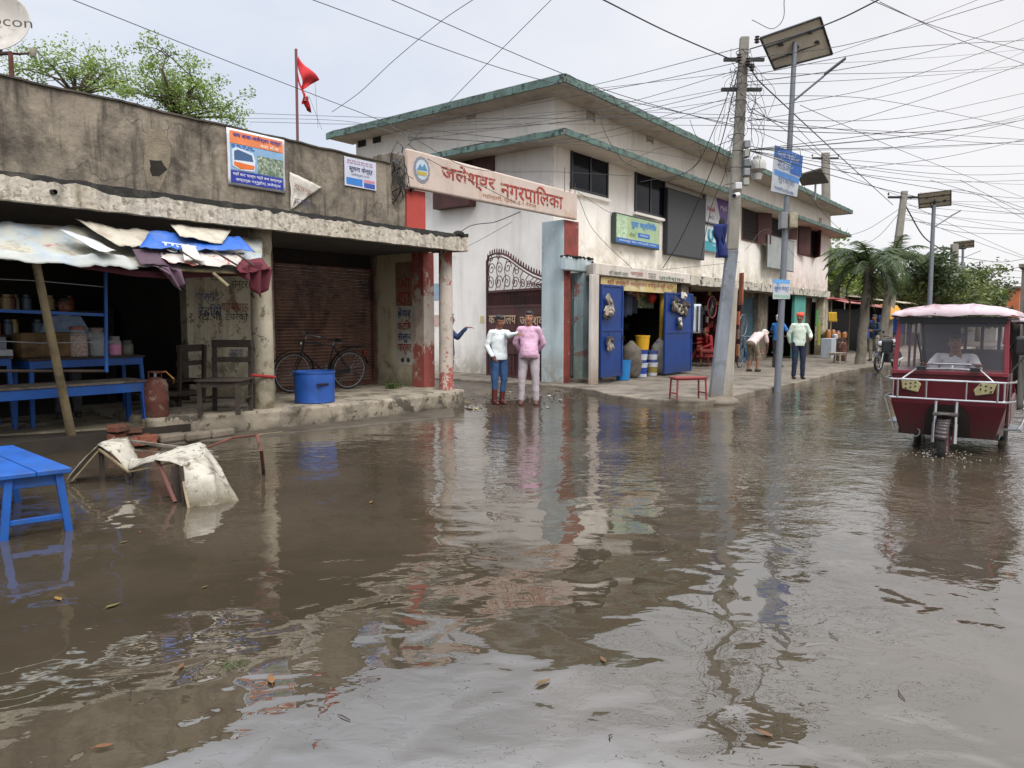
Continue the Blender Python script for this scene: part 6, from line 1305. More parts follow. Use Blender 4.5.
MB().box(.62, .98, -.35, .35, .30, .66).build('driver_seat', flat('#2a2224', .6), rk, bevel=.03)
# arch in front: flat dark face stands in for the shaded recess; fork
arch = [(-.24, .25), (-.22, .52), (-.14, .62), (.14, .62), (.22, .52), (.24, .25)]
MB().add([(-.006+(.14*(.62-z)/.38), y, z) for y, z in arch], [tuple(range(6))]).build('wheel_arch', M['dark'], rk)
wx = -.12
wo = MB().ring((wx, 0, .2), .205, .048, (0, 1, 0), 40, 10).build('front_wheel', M['rubber'], rk, smooth=True); MB().lathe([(.03, -.03), (.15, -.028), (.165, -.035), (.165, .035), (.15, .028), (.03, .03)], (wx, 0, .2), 28, Matrix.Rotation(R(90), 3, 'X')).build('rim', flat('#6b1c22', .4), wo, smooth=True)
s = MB()
for k in range(9): a = k*2*math.pi/9; s.tube([(wx, 0, .2), (wx+.155*math.cos(a), 0, .2+.155*math.sin(a))], .008, 5)
s.build('spokes', flat('#8a3034', .4), wo)
g = MB()
for i in range(14):
    A = R(-80+155*i/14); B = R(-80+155*(i+1)/14)
    def pp(w, y): return (wx-.27*math.sin(w), y, .2+.27*math.cos(w))
    g.add([pp(A, -.065), pp(B, -.065), pp(B, .065), pp(A, .065)], [(0, 1, 2, 3)])
g.build('mudguard', flat('#332a2a', .4), rk, solid=.004, smooth='all')
for y in (-.105, .105):
    MB().tube([(wx, y, .2), (wx+.03, y, .42)], .027, 12).tube([(wx+.03, y, .42), (wx+.07, y, .66)], .02, 12).build('fork', M['chrome'], rk, smooth=True)
MB().box(wx+.0, wx+.1, -.13, .13, .50, .54).build('fork_bridge', flat('#4f4a48', .4), rk, bevel=.01)
MB().box(-.2, -.0, -.05, .05, .525, .535).build('plate_shelf', flat('#6d6661', .4), rk)
# headlamps
for s_ in (-1, 1):
    P = [(s_*.49, .90), (s_*.47, .78), (s_*.30, .745), (s_*.27, .84), (s_*.33, .895)] if s_ > 0 else [(s_*.49, .90), (s_*.45, .77), (s_*.28, .735), (s_*.26, .80), (s_*.32, .875)]
    hl = MB().extr([(-.006, y, z) for y, z in P], (-.035, 0, 0)).build('headlight', mat('yellowed_lens', '#a0986f', .15, var=.2, scale=30, bump=0), rk, bevel=.01)
    b_ = MB()
    for i in range(6): b_.ell((-.043, s_*(.33+.05*(i % 3)), .86-.045*(i//3)-.012*(i % 3)), (.006, .011, .011), 8, 5)
    b_.build('lens_dots', flat('#3a351f', .3), hl)
# chrome bumper
bp = MB()
for z, o in ((.90, .16), (.69, .14)):
    bp.tube([(.28, HW+.07, z), (-.02, HW+.08, z), (-o, HW-.0, z-.0), (-o-.02, 0, z), (-o, -HW+.0, z), (-.02, -HW-.08, z), (.28, -HW-.07, z)], .0115, 8)
for y in (-.5, -.2, .2, .5, -.56, .56): bp.tube([(-.155 if abs(y) < .55 else -.1, y, .90), (-.15 if abs(y) < .55 else -.1, y, .69)], .012, 8)
bp.tube([(-.155, .46, .9), (-.06, .32, 1.02), (-.05, 0, 1.03), (-.06, -.32, 1.02), (-.155, -.46, .9)], .010, 8)
bp.tube([(-.02, HW+.08, .69), (.1, HW-.02, .3)], .012, 8)
bp.build('bumper', M['chrome'], rk, smooth=True)
for y in (-.27, .27): MB().box(-.09, -.03, y-.05, y+.05, 1.0, 1.05).build('bracket', M['black'], rk, bevel=.008)
# windscreen frame and glass
fm = MB()
for s_ in (-1, 1): fm.beam((.0, s_*(HW-.015), .95), (.09, s_*(HW-.04), 1.60), .045, .05)
fm.beam((.0, -HW, .975), (.0, HW, .975), .04, .04); fm.build('screen_frame', flat('#6e1f28', .4), rk, bevel=.005)
MB().beam((.075, -HW+.04, 1.565), (.075, HW-.04, 1.565), .07, .07).build('header', M['black'], rk)
gl = bpy.data.materials.new('windscreen_glass'); gl.use_nodes = True; t = NT(gl); t.n.remove(t.n['Principled BSDF'])
tr_ = t.new('ShaderNodeBsdfTransparent'); tr_.inputs[0].default_value = (.93, .91, .93, 1); gs = t.new('ShaderNodeBsdfGlossy'); gs.inputs['Roughness'].default_value = .03; df = t.new('ShaderNodeBsdfDiffuse'); df.inputs[0].default_value = (.42, .39, .43, 1)
m1 = t.new('ShaderNodeMixShader'); m1.inputs[0].default_value = .06; t.link(tr_.outputs[0], m1.inputs[1]); t.link(df.outputs[0], m1.inputs[2])
fz = t.new('ShaderNodeFresnel'); m2_ = t.new('ShaderNodeMixShader'); t.link(fz.outputs[0], m2_.inputs[0]); t.link(m1.outputs[0], m2_.inputs[1]); t.link(gs.outputs[0], m2_.inputs[2]); t.link(m2_.outputs[0], t.n['Material Output'].inputs[0])
MB().quad((.012, -HW+.03, .99), (.012, HW-.03, .99), (.07, HW-.05, 1.53), (.07, -HW+.05, 1.53)).build('windscreen', gl, rk)
wp = MB().tube([(.045, .30, 1.56), (.01, .27, 1.30), (-.01, .235, 1.02)], .008, 6).tube([(.02, .34, 1.40), (-.005, .27, 1.08)], .012, 6).build('wiper', M['black'], rk)
MB().box(.02, .06, -.08, .06, 1.575, 1.61).build('camera_box', M['black'], rk)
# roof, pillars, rear screen
rf = MB(); prof = [(-HW-.06, 1.60), (-HW-.03, 1.655), (-HW+.12, 1.70), (-.2, 1.735), (.2, 1.735), (HW-.12, 1.70), (HW+.03, 1.655), (HW+.06, 1.60)]
def rfn(u, v):
    k = u*7; i = min(int(k), 6); a = Vector((0,)+prof[i]).lerp(Vector((0,)+prof[i+1]), k-i); x = -.05+(LZ+.12)*v
    return V3(x, a.y*(.93 if v < .02 else 1), (1.61+(a.z-1.61)*min(1, v/.07))+.012*fb(x*3, a.y*4, 1.5)+.008*fb(x*9, a.y*9, 1))
rf.grid(rfn, 28, 24).build('roof_sheet', mat('faded_pink_roof_sheet', '#a8969a', .6, var=.12, scale=3, dirt='#7a5557', dirt_lo=.52, dirt_hi=.64, dscale=3, chips='#5c2630', chip_lo=.63, bump=.25, bscale=20, coords='obj'), rk, smooth='all', solid=.01, fix=False)
MB().box(.05, LZ, -HW, HW, 1.575, 1.60).build('roof_lining', flat('#8f8a8c', .7), rk)  # lining colour kept pale to bounce light onto the driver
pr = MB()
for s_ in (-1, 1):
    for x in (.98, 1.45, LZ-.03): pr.tube([(x, s_*(HW-.02), .3 if x < 1.2 else .62), (x, s_*(HW-.03), 1.58)], .016, 8)
    pr.tube([(.1, s_*(HW-.02), 1.56), (LZ, s_*(HW-.02), 1.56)], .018, 8)
pr.build('side_posts', mr, rk)
rs = MB().box(LZ-.05, LZ-.02, -HW+.02, HW-.02, 1.051, 1.58)
rsq = MB()
rsq.box(LZ-.05, LZ-.02, -HW, HW, 1.051, 1.18).box(LZ-.05, LZ-.02, -HW, HW, 1.48, 1.574)
for y in (-.56, -.36, -.16, .04): rsq.box(LZ-.05, LZ-.02, y-.02, y+.02, 1.181, 1.479)
rsq.box(LZ-.05, LZ-.02, .1, HW, 1.181, 1.479); rsq.build('rear_screen', flat('#332a30', .6), rk)
MB().box(1.9, 1.94, -HW+.03, HW-.03, .7, 1.18).build('seat_back', flat('#2c2226', .6), rk, bevel=.02)
# handlebar, mirror lamp, curtain, step, rear wheels
MB().tube([(.2, 0, .6), (.36, 0, 1.04)], .02, 8).tube([(.5, -.3, 1.04), (.37, -.2, 1.06), (.36, .2, 1.06), (.5, .3, 1.04)], .014, 8).build('handlebar', M['chrome'], rk)
sm_ = MB().box(.10, .22, -HW-.26, -HW-.03, 1.19, 1.39).build('mirror', M['black'], rk, bevel=.03); MB().lathe([(.045, -.01), (.045, .01)], (.09, -HW-.18, 1.29), 16, Matrix.Rotation(R(90), 3, 'Y')).build('indicator', flat('#c46a12', .3), sm_)
MB().tube([(.2, -HW-.03, 1.3), (.1, -HW+.02, 1.25)], .012, 6).tube([(.15, -HW-.15, 1.19), (.05, -HW-.02, 1.0)], .01, 6).build('mirror_arm', M['black'], rk)
MB().box(.08, .13, HW+.03, HW+.16, 1.18, 1.34).build('mirror', M['black'], rk, bevel=.03)
def cur(u, v): return V3(.34+.42*u+.05*math.sin(v*5), -HW-.04-.05*math.sin(u*13+v)-.16*(1-v)**2*(.3+u), 1.52-.95*(1-v)*(1-.25*u))
MB().grid(cur, 20, 12).build('curtain', cloth('#4b4a44', dirt='#2f2e2a'), rk, solid=.006, smooth='all')
MB().box(.62, 1.12, -HW-.14, -HW+.05, .30, .325).box(.62, 1.12, HW-.05, HW+.14, .30, .325).build('step', M['steel'], rk, bevel=.004)
MB().tube([(1.2, -HW-.05, .75), (1.2, -HW-.16, .74), (1.25, -HW-.16, .45), (1.0, -HW-.12, .33), (.62, -HW-.10, .33)], .013, 8).tube([(1.35, -HW-.02, 1.05), (1.35, -HW-.13, 1.0), (1.35, -HW-.13, .62), (1.2, -HW-.13, .5)], .013, 8).build('side_rail', M['chrome'], rk, smooth=True)
MB().extr([(.5, -HW-.003, .95), (.98, -HW-.003, .95), (.98, -HW-.003, .32), (.64, -HW-.003, .32)], (0, .02, 0)).build('side_panel', mat('patterned_side_panel', '#5b3a35', .5, var=.5, scale=12, chips='#9a8378', chip_lo=.58, chip_scale=8, bump=.1, coords='obj'), rk)
for s_ in (-1, 1):
    wr = MB().ring((1.78, s_*(HW-.09), .2), .205, .048, (0, 1, 0), 36, 10).build('rear_wheel', M['rubber'], rk, smooth=True); MB().lathe([(.02, -.04), (.16, -.03), (.16, .03), (.02, .04)], (1.78, s_*(HW-.09), .2), 20, Matrix.Rotation(R(90), 3, 'X')).build('rim', M['steel'], wr)
MB().tube([(1.78, -HW+.1, .2), (1.78, HW-.1, .2)], .03, 10).build('axle', M['iron'], rk)
MB().ring((.12, .33, .27), .05, .008, (1, 0, 0), 16, 6, 0, 220).build('tow_hook', M['steel'], rk)
q = PD(947, 400, 8.58); RKX, RKY = q.x, q.y; rk.location = (q.x, q.y, -.065); rk.rotation_euler = (0, 0, R(1.5)); rk.scale = (1, 1, 1.045)
RKM = Matrix.Translation((q.x, q.y, -.065)) @ Matrix.Rotation(R(1.5), 4, 'Z')
dp_ = RKM @ V3(.76, .0, .03)
person('driver in a white shirt seated behind the windscreen of the maroon rickshaw', dp_, R(-90), M['skin2'], cloth('#ececec'), cloth('#3b3a42'),
       P=dict(pelvis=(0, 0, .74), chest=(0, -.04, 1.02), neck=(0, -.06, 1.19), head=(0, -.09, 1.325), look=(0, -1, -.05), sl=(.18, -.05, 1.14), sr=(-.18, -.05, 1.14), el=(.27, -.26, .98), hl=(.28, -.47, 1.06), er=(-.27, -.26, .98), hr=(-.28, -.47, 1.06), pal=(0, 0, -1), par=(0, 0, -1),
              pl=(.09, -.04, .72), kl=(.16, -.44, .70), al=(.16, -.42, .34), pr=(-.09, -.04, .72), kr=(-.16, -.44, .70), ar=(-.16, -.42, .34)), fine=False, sleeve='short', hem=.88)
# splash round the front wheel
rnd = random.Random(8); sp = MB(); wq = RKM @ V3(wx-.1, 0, .07)
for i in range(120):
    a = rnd.random()*6.283; r = abs(rnd.gauss(0, .22))+.05; z = abs(rnd.gauss(0, .05))*max(0, 1-r*1.6); s_ = rnd.uniform(.003, .009)
    sp.ell((wq.x+r*math.cos(a)*.8-.02, wq.y+r*math.sin(a), z+.002), (s_*1.3, s_*1.3, s_), 6, 4)
wm_ = bpy.data.materials.new('splash_water'); wm_.use_nodes = True; b_ = wm_.node_tree.nodes['Principled BSDF']; b_.inputs['Base Color'].default_value = (.25, .22, .18, 1); b_.inputs['Roughness'].default_value = .08
tag(sp.build('water_splash', wm_, smooth='all'), 'small splash of droplets thrown up by the front wheel', 'splash', kind='stuff')
# ================================================================= parked motorbikes
def motorbike(label, col):
    t_ = thing('motorcycle', label, 'motorcycle'); r = .30; c = flat(col, .35)
    for x in (-.62, .62):
        o = MB().ring((x, 0, r), r-.04, .042, (0, 1, 0), 32, 8).build('wheel', M['rubber'], t_, smooth=True); MB().ring((x, 0, r), r-.09, .015, (0, 1, 0), 28, 6).build('rim', M['steel'], o)
        s = MB()
        for k in range(6): a = k*math.pi/3; s.tube([(x, 0, r), (x+.2*math.cos(a), 0, r+.2*math.sin(a))], .012, 5)
        s.build('spokes', M['iron'], o)
    for y in (-.08, .08): MB().tube([(-.62, y, r), (-.40, y, .92)], .018, 8).build('fork', M['chrome'], t_)
    k = MB(); k.ell((-.12, 0, .80), (.26, .13, .12)); k.build('fuel_tank', c, t_, smooth=True)
    k = MB(); k.ell((.28, 0, .80), (.34, .12, .06)); k.build('seat', M['black'], t_, smooth=True)
    MB().box(-.15, .18, -.12, .12, .28, .6).build('engine', M['iron'], t_, bevel=.04); MB().tube([(-.1, -.13, .35), (.3, -.16, .3), (.72, -.17, .4)], .035, 10).build('exhaust', M['chrome'], t_)
    MB().extr([(.05, -.13, .55), (.1, -.13, .74), (.65, -.13, .80), (.55, -.13, .62)], (0, .26, 0)).build('side_cover', c, t_, bevel=.03)
    MB().tube([(-.28, -.36, 1.02), (-.38, -.2, 1.04), (-.40, 0, .98), (-.38, .2, 1.04), (-.28, .36, 1.02)], .013, 8).build('handlebar', M['black'], t_)
    h = MB(); h.ell((-.50, 0, .88), (.09, .12, .12)); h.build('headlamp_cowl', c, t_, smooth=True); h = MB(); h.ell((-.565, 0, .88), (.04, .08, .08)); h.build('headlamp', flat('#c4c8cc', .1), t_, smooth=True)
    for y in (-.3, .3): MB().tube([(-.36, y, 1.03), (-.38, y*1.1, 1.18)], .006, 5).ell((-.38, y*1.12, 1.2), (.012, .06, .04), 10, 6).build('mirror', M['black'], t_)
    g = MB()
    for x, a0, a1 in ((-.62, -60, 60), (.62, -30, 80)):
        for i in range(8):
            A = R(a0+(a1-a0)*i/8); B = R(a0+(a1-a0)*(i+1)/8)
            g.add([(x+.34*math.sin(w)*(1 if x > 0 else -1), y, r+.34*math.cos(w)) for w, y in ((A, -.06), (B, -.06), (B, .06), (A, .06))], [(0, 1, 2, 3)])
    g.build('mudguards', c, t_, solid=.005)
    return t_
mk = motorbike('dark motorcycle parked beside the stalls just left of the rickshaw', '#23262c'); q = G(887, 371, .0); mk.location = (q.x, q.y, .0); mk.rotation_euler = (0, 0, R(-12))
q = G(893, 365, .0); m_b = dup(mk, (q.x, q.y, 0), R(8), 'maroon and black motorcycle half hidden behind the left side of the rickshaw')
for c_ in m_b.children:
    if c_.name.split('.')[0] in ('fuel_tank', 'side_cover', 'headlamp_cowl', 'mudguards'): c_.data = c_.data.copy(); c_.data.materials[0] = flat('#6b1a2a', .35)
# ================================================================= concrete pole with its strut and fittings
def pol(px, py, P0, dd=0):
    h = Vector((math.cos(YAW), math.sin(YAW), 0)); return PD(px, py, P0.dot(h)+dd)
P0 = G(714, 400, .05); top = pol(744.5, 37, P0)
mp_ = thing('concrete_pole', 'tall leaning concrete electricity pole wrapped in cables at the pavement corner', 'pole', P0)
def sq(a, b, w0, w1, d0, d1, m_, name, par, yaw=.6):
    a = Vector(a); b = Vector(b); vs = []; c, s = math.cos(yaw), math.sin(yaw)
    for p, w_, d_ in ((a, w0, d0), (b, w1, d1)):
        for x, y in ((-w_, -d_), (w_, -d_), (w_, d_), (-w_, d_)): vs.append(p+V3((x*s+y*c)/2, (-x*c+y*s)/2, 0))
    return MB().add(vs, [(3, 2, 1, 0), (4, 5, 6, 7), (0, 1, 5, 4), (1, 2, 6, 5), (2, 3, 7, 6), (3, 0, 4, 7)]).build(name, m_, par, bevel=.02)
mpt = pol(732, 250, P0); sq(P0-V3(0, 0, .2), mpt, .235, .215, .2, .18, mat('bluegrey_pole_paint', '#7b8189', .85, var=.12, scale=3, dirt='#5f6164', streak='#55585c', bump=.2, grime=('#6d6352', 0, .7)), 'lower_shaft', mp_)
sq(mpt, top, .21, .16, .17, .13, M['pole'], 'upper_shaft', mp_)
for k in range(9):
    p = P0.lerp(top, .6+.045*k); MB().ring(p, .16-.004*k, .007, (.05, .05, 1), 16, 5).build('wire_band', M['black'], mp_)
for k in (.94, .86): p = P0.lerp(top, k); MB().beam(p+V3(-.35*math.sin(YAW), .35*math.cos(YAW), .0), p+V3(.4*math.sin(YAW), -.4*math.cos(YAW), 0), .06, .06).build('crossarm', M['iron'], mp_)
def insul(p, par): MB().lathe([(.02, -.06), (.05, -.04), (.03, -.01), (.055, .01), (.03, .04), (.045, .06), (.01, .08)], p, 12).build('insulator', flat('#3a2a25', .3), par, smooth=True)
for px, py in ((748, 62), (752, 68), (739, 58), (757, 40)): insul(pol(px, py, P0, -.15), mp_)
P1 = G(725.5, 400, .05); stt = pol(735, 287, P1, -.0)
st_ = thing('concrete_strut', 'short pale concrete strut standing against the leaning electricity pole', 'post', P1); sq(P1-V3(0, 0, .2), stt, .22, .09, .2, .12, mat('pale_strut', '#a09a8f', .9, var=.1, scale=4, streak='#6e685d', bump=.2, grime=('#6d6352', 0, .6)), 'shaft', st_)
p = G(722, 403, .0); tag(MB().ell((p.x, p.y, .02), (.42, .3, .12), 16, 8).build('mud_mound', M['pave'], smooth='all'), 'low mound of mud and rubble at the foot of the leaning pole', 'mound')
# rust board on the strut, jacket, boxes, cameras
a = pol(737, 305, P1, .25); b = pol(745.5, 273, P1, .25); tag(MB().obox((a+b)/2, (.03, abs(b.x-a.x)+.12, b.z-a.z), Matrix.Rotation(R(-52), 3, 'Z')).build('rusty_board', mat('orange_rust_board', '#84492c', .85, var=.35, scale=6, dirt='#4a2a1e', bump=.3)), 'orange rusted board fixed beside the top of the strut', 'board')
for i, (py, s_, hh) in enumerate(((318, .16, '#a3502f'), (334, .12, '#6b5148'), (350, .14, '#8a5a3a'))):
    c = pol(738, py, P1, .25); tag(MB().obox(c, (.03, s_, s_*1.6), Matrix.Rotation(R(-52), 3, 'Z')).build('small_plate', flat(hh, .8)), ['red oxide plate just under the rusted board', 'grey brown plate in the middle of the strut', 'lowest tan plate on the strut'][i], 'plate')
c = pol(721.5, 241, P0, -.12); jk = thing('hanging_jacket', 'dark blue and black jacket hanging on the leaning pole', 'jacket', c)
def jf(u, v): return c+V3((u-.5)*.2*math.sin(YAW)*(1-.3*v), -(u-.5)*.2*math.cos(YAW)*(1-.3*v), (v-.5)*.62)+V3(-.03*math.sin(u*12), -.04*math.cos(u*9+v*3), 0)
MB().grid(jf, 14, 12).build('cloth', cloth('#12225a'), jk, solid=.05, smooth='all'); cc = c+V3(0, 0, .33); k_ = MB(); k_.ell(cc, (.06, .06, .12)); k_.build('black_hood', cloth('#15161c'), jk, smooth=True)
c = pol(738, 186, P0, -.2); cm_ = thing('security_camera', 'white security camera and junction box clamped to the leaning pole', 'camera', c)
MB().obox(c, (.12, .12, .12), Matrix.Rotation(R(38), 3, 'Z')).build('junction_box', flat('#b9bbbb', .4), cm_, bevel=.01); MB().tube([c+V3(-.02, -.02, -.16), c+V3(-.17, .0, -.2)], .045, 12).build('camera_body', flat('#c4c5c4', .3), cm_); MB().tube([c+V3(-.17, 0, -.2), c+V3(-.19, 0, -.205)], .035, 12).build('lens', M['black'], cm_)
c = pol(757, 168, P0, .1); db = thing('white_lamp_housing', 'bulbous white housing bracketed to the right side of the leaning pole', 'housing', c)
MB().lathe([(a_*.8, b_*.85) for a_, b_ in [(.03, -.3), (.1, -.26), (.13, -.14), (.08, -.1), (.2, -.04), (.21, .08), (.17, .16), (.1, .18), (.1, .24), (.03, .27)]], c, 24).build('housing', flat('#aaa9a5', .35), db, smooth=True); MB().tube([c+V3(0, 0, .1), pol(747, 168, P0)], .02, 6).build('arm', M['iron'], db)
c = pol(746, 160, P0, -.12); mbx = thing('meter_box_stack', 'stack of small metal meter boxes strapped to the leaning pole', 'meter box', c)
for i in range(5): MB().obox(c+V3(.0, -.0, .28-.17*i), (.1, .16+.04*(i % 2), .13), Matrix.Rotation(R(-52), 3, 'Z')).build('meter_box', flat(['#7b7f82', '#8f9087', '#5f6468'][i % 3], .5), mbx, bevel=.008)
# ================================================================= solar street lamps
pv = mat('panel_back', '#c9c1b0', .6, var=.1, scale=3, bump=.03); cell = mat('solar_cells', '#1b2438', .15, var=.2, bump=0)
def lamp(base, top_, lab, corners, dd, arm0, arm1, arm2, rad=.075, rad1=.05, group=None):
    t_ = thing('solar_street_lamp', lab, 'street lamp', base)
    MB().tube([base-V3(0, 0, .2), base.lerp(top_, .5), top_], [rad, rad*.85, rad1], 14).build('post', mat('grey_lamp_post', '#6f747a', .6, metal=.3, var=.12, scale=4, streak='#4d5054', bump=.08), t_, smooth=True)
    Pn = corners; n = (Pn[1]-Pn[0]).cross(Pn[3]-Pn[0]).normalized(); n = n if n.z > 0 else -n
    e1, e2 = Pn[1]-Pn[0], Pn[3]-Pn[0]
    MB().extr(Pn, n*.03).build('panel_back', pv, t_); MB().extr([q+n*.031 for q in Pn], n*.01).build('solar_cells', cell, t_)
    f = MB(); k = list(Pn)
    for a, b in zip(k, k[1:]+k[:1]): f.tube([a-n*.01, b-n*.01], .022, 6)
    f.build('panel_frame', M['iron'], t_)
    s = MB(); ctr = (Pn[0]+Pn[2])/2
    for fr_ in (.3, .72): s.beam(Pn[0]+e2*fr_-n*.02, Pn[0]+e1+e2*fr_-n*.02, .04, .03)
    s.tube([top_-V3(0, 0, .12), ctr-n*.03], .045, 8); s.tube([top_-V3(0, 0, .35), Pn[0]+e1*.35+e2*.72-n*.02], .018, 6); s.build('panel_support', M['iron'], t_)
    for u, v in ((.25, .35), (.75, .3), (.8, .65)): MB().obox(Pn[0]+e1*u+e2*v-n*.03, (.12, .09, .04)).build('junction_box', M['black'], t_)
    MB().tube([arm0, arm0.lerp(arm1, .5), arm1], .024, 8).build('arm', M['steel'], t_)
    d = (arm2-arm1).normalized(); sd = d.cross(V3(0, 0, 1)).normalized()
    MB().extr([arm1+sd*.06, arm2+sd*.05, arm2-sd*.05, arm1-sd*.06], V3(0, 0, .045)).build('lamp_head', flat('#5a5d60', .4), t_, bevel=.01)
    return t_
L0 = G(777, 392, .0); Lt = pol(795, 42, L0)
tilt = .55
sl_ = lamp(L0, Lt, 'nearest solar street lamp, standing in the water with a large tilted panel', [pol(760, 38, L0, -.35), pol(820, 17, L0, -.2), pol(832, 54, L0, .45), pol(774, 69, L0, .3)], 0, pol(793.5, 101, L0), pol(824, 76, L0, -.3), pol(846, 59, L0, -.5))
c = pol(783, 221, L0, -.08); MB().obox(c, (.14, .2, .34), Matrix.Rotation(R(-52), 3, 'Z')).build('control_box', flat('#77797a', .5), sl_, bevel=.01)
c = pol(790, 221, L0, -.0); bx = tag(MB().obox(c, (.2, .3, .32), Matrix.Rotation(R(-40), 3, 'Z')).build('beige_box', mat('beige_cabinet', '#9b937e', .7, var=.15, scale=5, dirt='#6d6550', bump=.1), bevel=.015), 'beige cabinet hung on the right side of the nearest solar lamp', 'cabinet')
def tilted(name, lab, cs, dz, base, t=.02, m_=None):
    t_ = thing(name, lab, 'sign', pol(*cs[3], base, dz)); Pn = [pol(x, y, base, dz+(0.06 if i in (1, 2) else 0)) for i, (x, y) in enumerate(cs)]
    n = (Pn[1]-Pn[0]).cross(Pn[3]-Pn[0]).normalized(); vd = (Pn[0]-V3(0, 0, CAMH)).normalized(); n = -n if n.dot(vd) > 0 else n
    MB().extr(Pn, -n*t).build('board', m_, t_, bevel=.003); return t_, Pn, n
def tin(t_, Pn, n, body, u, v, w_, h, m_, o=.006):
    e1, e2 = Pn[1]-Pn[0], Pn[3]-Pn[0]; O = Pn[0]+e1*u+e2*v
    text(body, O+n*o, e1*w_, -e2*h, m_, t_, off=0)
def tbar(t_, Pn, n, u, v, w_, h, m_, nm='printed_band', o=.003):
    e1, e2 = Pn[1]-Pn[0], Pn[3]-Pn[0]; MB().quad(*[Pn[0]+e1*a+e2*b+n*o for a, b in ((u, v), (u+w_, v), (u+w_, v+h), (u, v+h))]).build(nm, m_, t_)
ub, wbm = flat('#2d5fa5', .6, chips='#9aa5b0', chip_lo=.56, chip_scale=6, dirt='#6f6a5f', dirt_lo=.58, dirt_hi=.66), flat('#aeb3b8', .6, dirt='#7d7565', dirt_lo=.55, dirt_hi=.68, dscale=4, chips='#5f7fae', chip_lo=.6, chip_scale=5)
t_, Pn, n = tilted('upper_post_sign', 'crooked blue and white sign high on the nearest solar lamp post', [(775, 145), (803, 156), (797, 197), (771, 191)], -.12, L0, m_=wbm)
tbar(t_, Pn, n, 0, 0, 1, .25, ub); tbar(t_, Pn, n, .05, .5, .9, .12, flat('#4f7fb8')); tbar(t_, Pn, n, .6, .25, .4, .22, ub)
tin(t_, Pn, n, 'जय नेपाल', .12, .2, .76, .14, wbm); tin(t_, Pn, n, 'सडक', .15, .46, .45, .17, flat('#44618f')); tin(t_, Pn, n, 'सुरक्षा', .2, .76, .6, .13, flat('#5c6f8f')); tin(t_, Pn, n, 'महोत्तरी', .1, .94, .7, .1, flat('#3d5c93'))
t_, Pn, n = tilted('lower_post_sign', 'small white sign with blue lettering low on the nearest solar lamp post', [(773, 279), (790, 280), (790, 299), (773, 299)], -.12, L0, m_=wbm)
tbar(t_, Pn, n, .0, .0, 1, .2, flat('#5f97c9')); tin(t_, Pn, n, 'सूचना केन्द्र', .08, .62, .84, .32, flat('#2d4f95')); tbar(t_, Pn, n, .05, .78, .9, .12, flat('#7fa68f'))
def ppt(px, py, d): return PD(px, py, d)
def lamp2(bx_, by_, tx, ty, d, cs, arm, lab, r):
    b = PD(bx_, by_, d); b.z = 0; cn = [ppt(x, y, d+o) for (x, y), o in zip(cs, (-.4, -.4, .4, .4))]
    return lamp(b, ppt(tx, ty, d), lab, cn, 0, ppt(*arm[0], d), ppt(*arm[1], d-.3), ppt(*arm[2], d-.5), r, r*.7)
lamp2(928, 340, 934, 205, 32, [(918, 194), (951, 190), (951, 205), (919, 208)], [(932.5, 228), (950, 217), (961, 211)], 'second solar street lamp standing behind the rickshaw roof', .11)
lamp2(961, 330, 963, 247, 58, [(953.5, 242), (974, 240), (974, 247), (954, 249)], [(962.5, 258), (973, 254), (981, 251)], 'farthest solar street lamp above the olive trees', .12)
# other poles
def cpole(b, t_, lab, w0, w1):
    r_ = thing('concrete_pole', lab, 'pole', b); sq(b, t_, w0, w1, w0*.8, w1*.8, M['pole'], 'shaft', r_); MB().beam(t_+V3(-.5, .6, -.3), t_+V3(.5, -.6, -.3), .1, .1).build('crossarm', M['iron'], r_)
    for k in (-.6, 0, .6): insul(t_+V3(.8*k, -k, -.15), r_)
    return r_
b = PD(884, 352, 36); b.z = 0; p3 = cpole(b, PD(904.5, 191, 36), 'leaning concrete pole rising beside the palm tree', .42, .26)
b = PD(826, 330, 44); b.z = 3; cpole(b, PD(825.5, 153, 44), 'concrete pole top showing above the far roof corner', .45, .4)
b = PD(954.5, 330, 50); b.z = 0; cpole(b, PD(954.5, 244, 50), 'concrete pole standing beside the farthest solar lamp', .5, .4)
c = [PD(797, 176, 22), PD(821, 169, 22), PD(829, 183, 22.6), PD(802, 186, 22.6)]
rp_ = thing('rooftop_solar_panel', 'dark solar panel standing on the roof edge beside the pole top', 'solar panel', c[3]); MB().extr(c, V3(0, 0, .04)).build('panel', mat('dark_panel_back', '#4f4b45', .6, var=.1, bump=0), rp_)
MB().tube([(c[3]+c[2])/2+V3(0, 0, .1), PD(815, 200, 22.6)], .03, 6).build('leg', M['steel'], rp_)
c = [PD(757, 150, 20), PD(766, 160, 20), PD(776, 171, 21), PD(757, 166, 21)]; MB().extr(c, V3(0, 0, .04))
# ================================================================= cables
cable_m = mat('cable_black', '#1d1d1f', .6, var=.2, scale=5, bump=0)
def cable(P, r, lab, group, sag=0, n=14, name='overhead_cable'):
    r *= .68; sag *= .25 if len(P) == 2 else 0
    """P: list of (px, py, depth)"""
    Q = [PD(*p) for p in P]; pts = []
    E = [Q[0]*2-Q[1]]+Q+[Q[-1]*2-Q[-2]]
    for j in range(len(Q)-1):
        p0, a, b, p3 = E[j:j+4]
        if len(Q) > 2:                    # smooth hang through the points
            L = (b-a).length; m0 = (b-p0).normalized()*L*.9; m1 = (p3-a).normalized()*L*.9
        else: m0 = m1 = b-a
        for i in range(n):
            k = i/n; h = k*k*(3-2*k); pts.append(a*(1-h)+b*h+m0*(k*(1-k)**2)-m1*(k*k*(1-k))-V3(0, 0, sag*4*k*(1-k)))
    pts.append(Q[-1]); o = MB().tube(pts, r, 5, caps=False).build(name, cable_m, smooth='all', fix=False); tag(o, lab, 'cable', group); return o
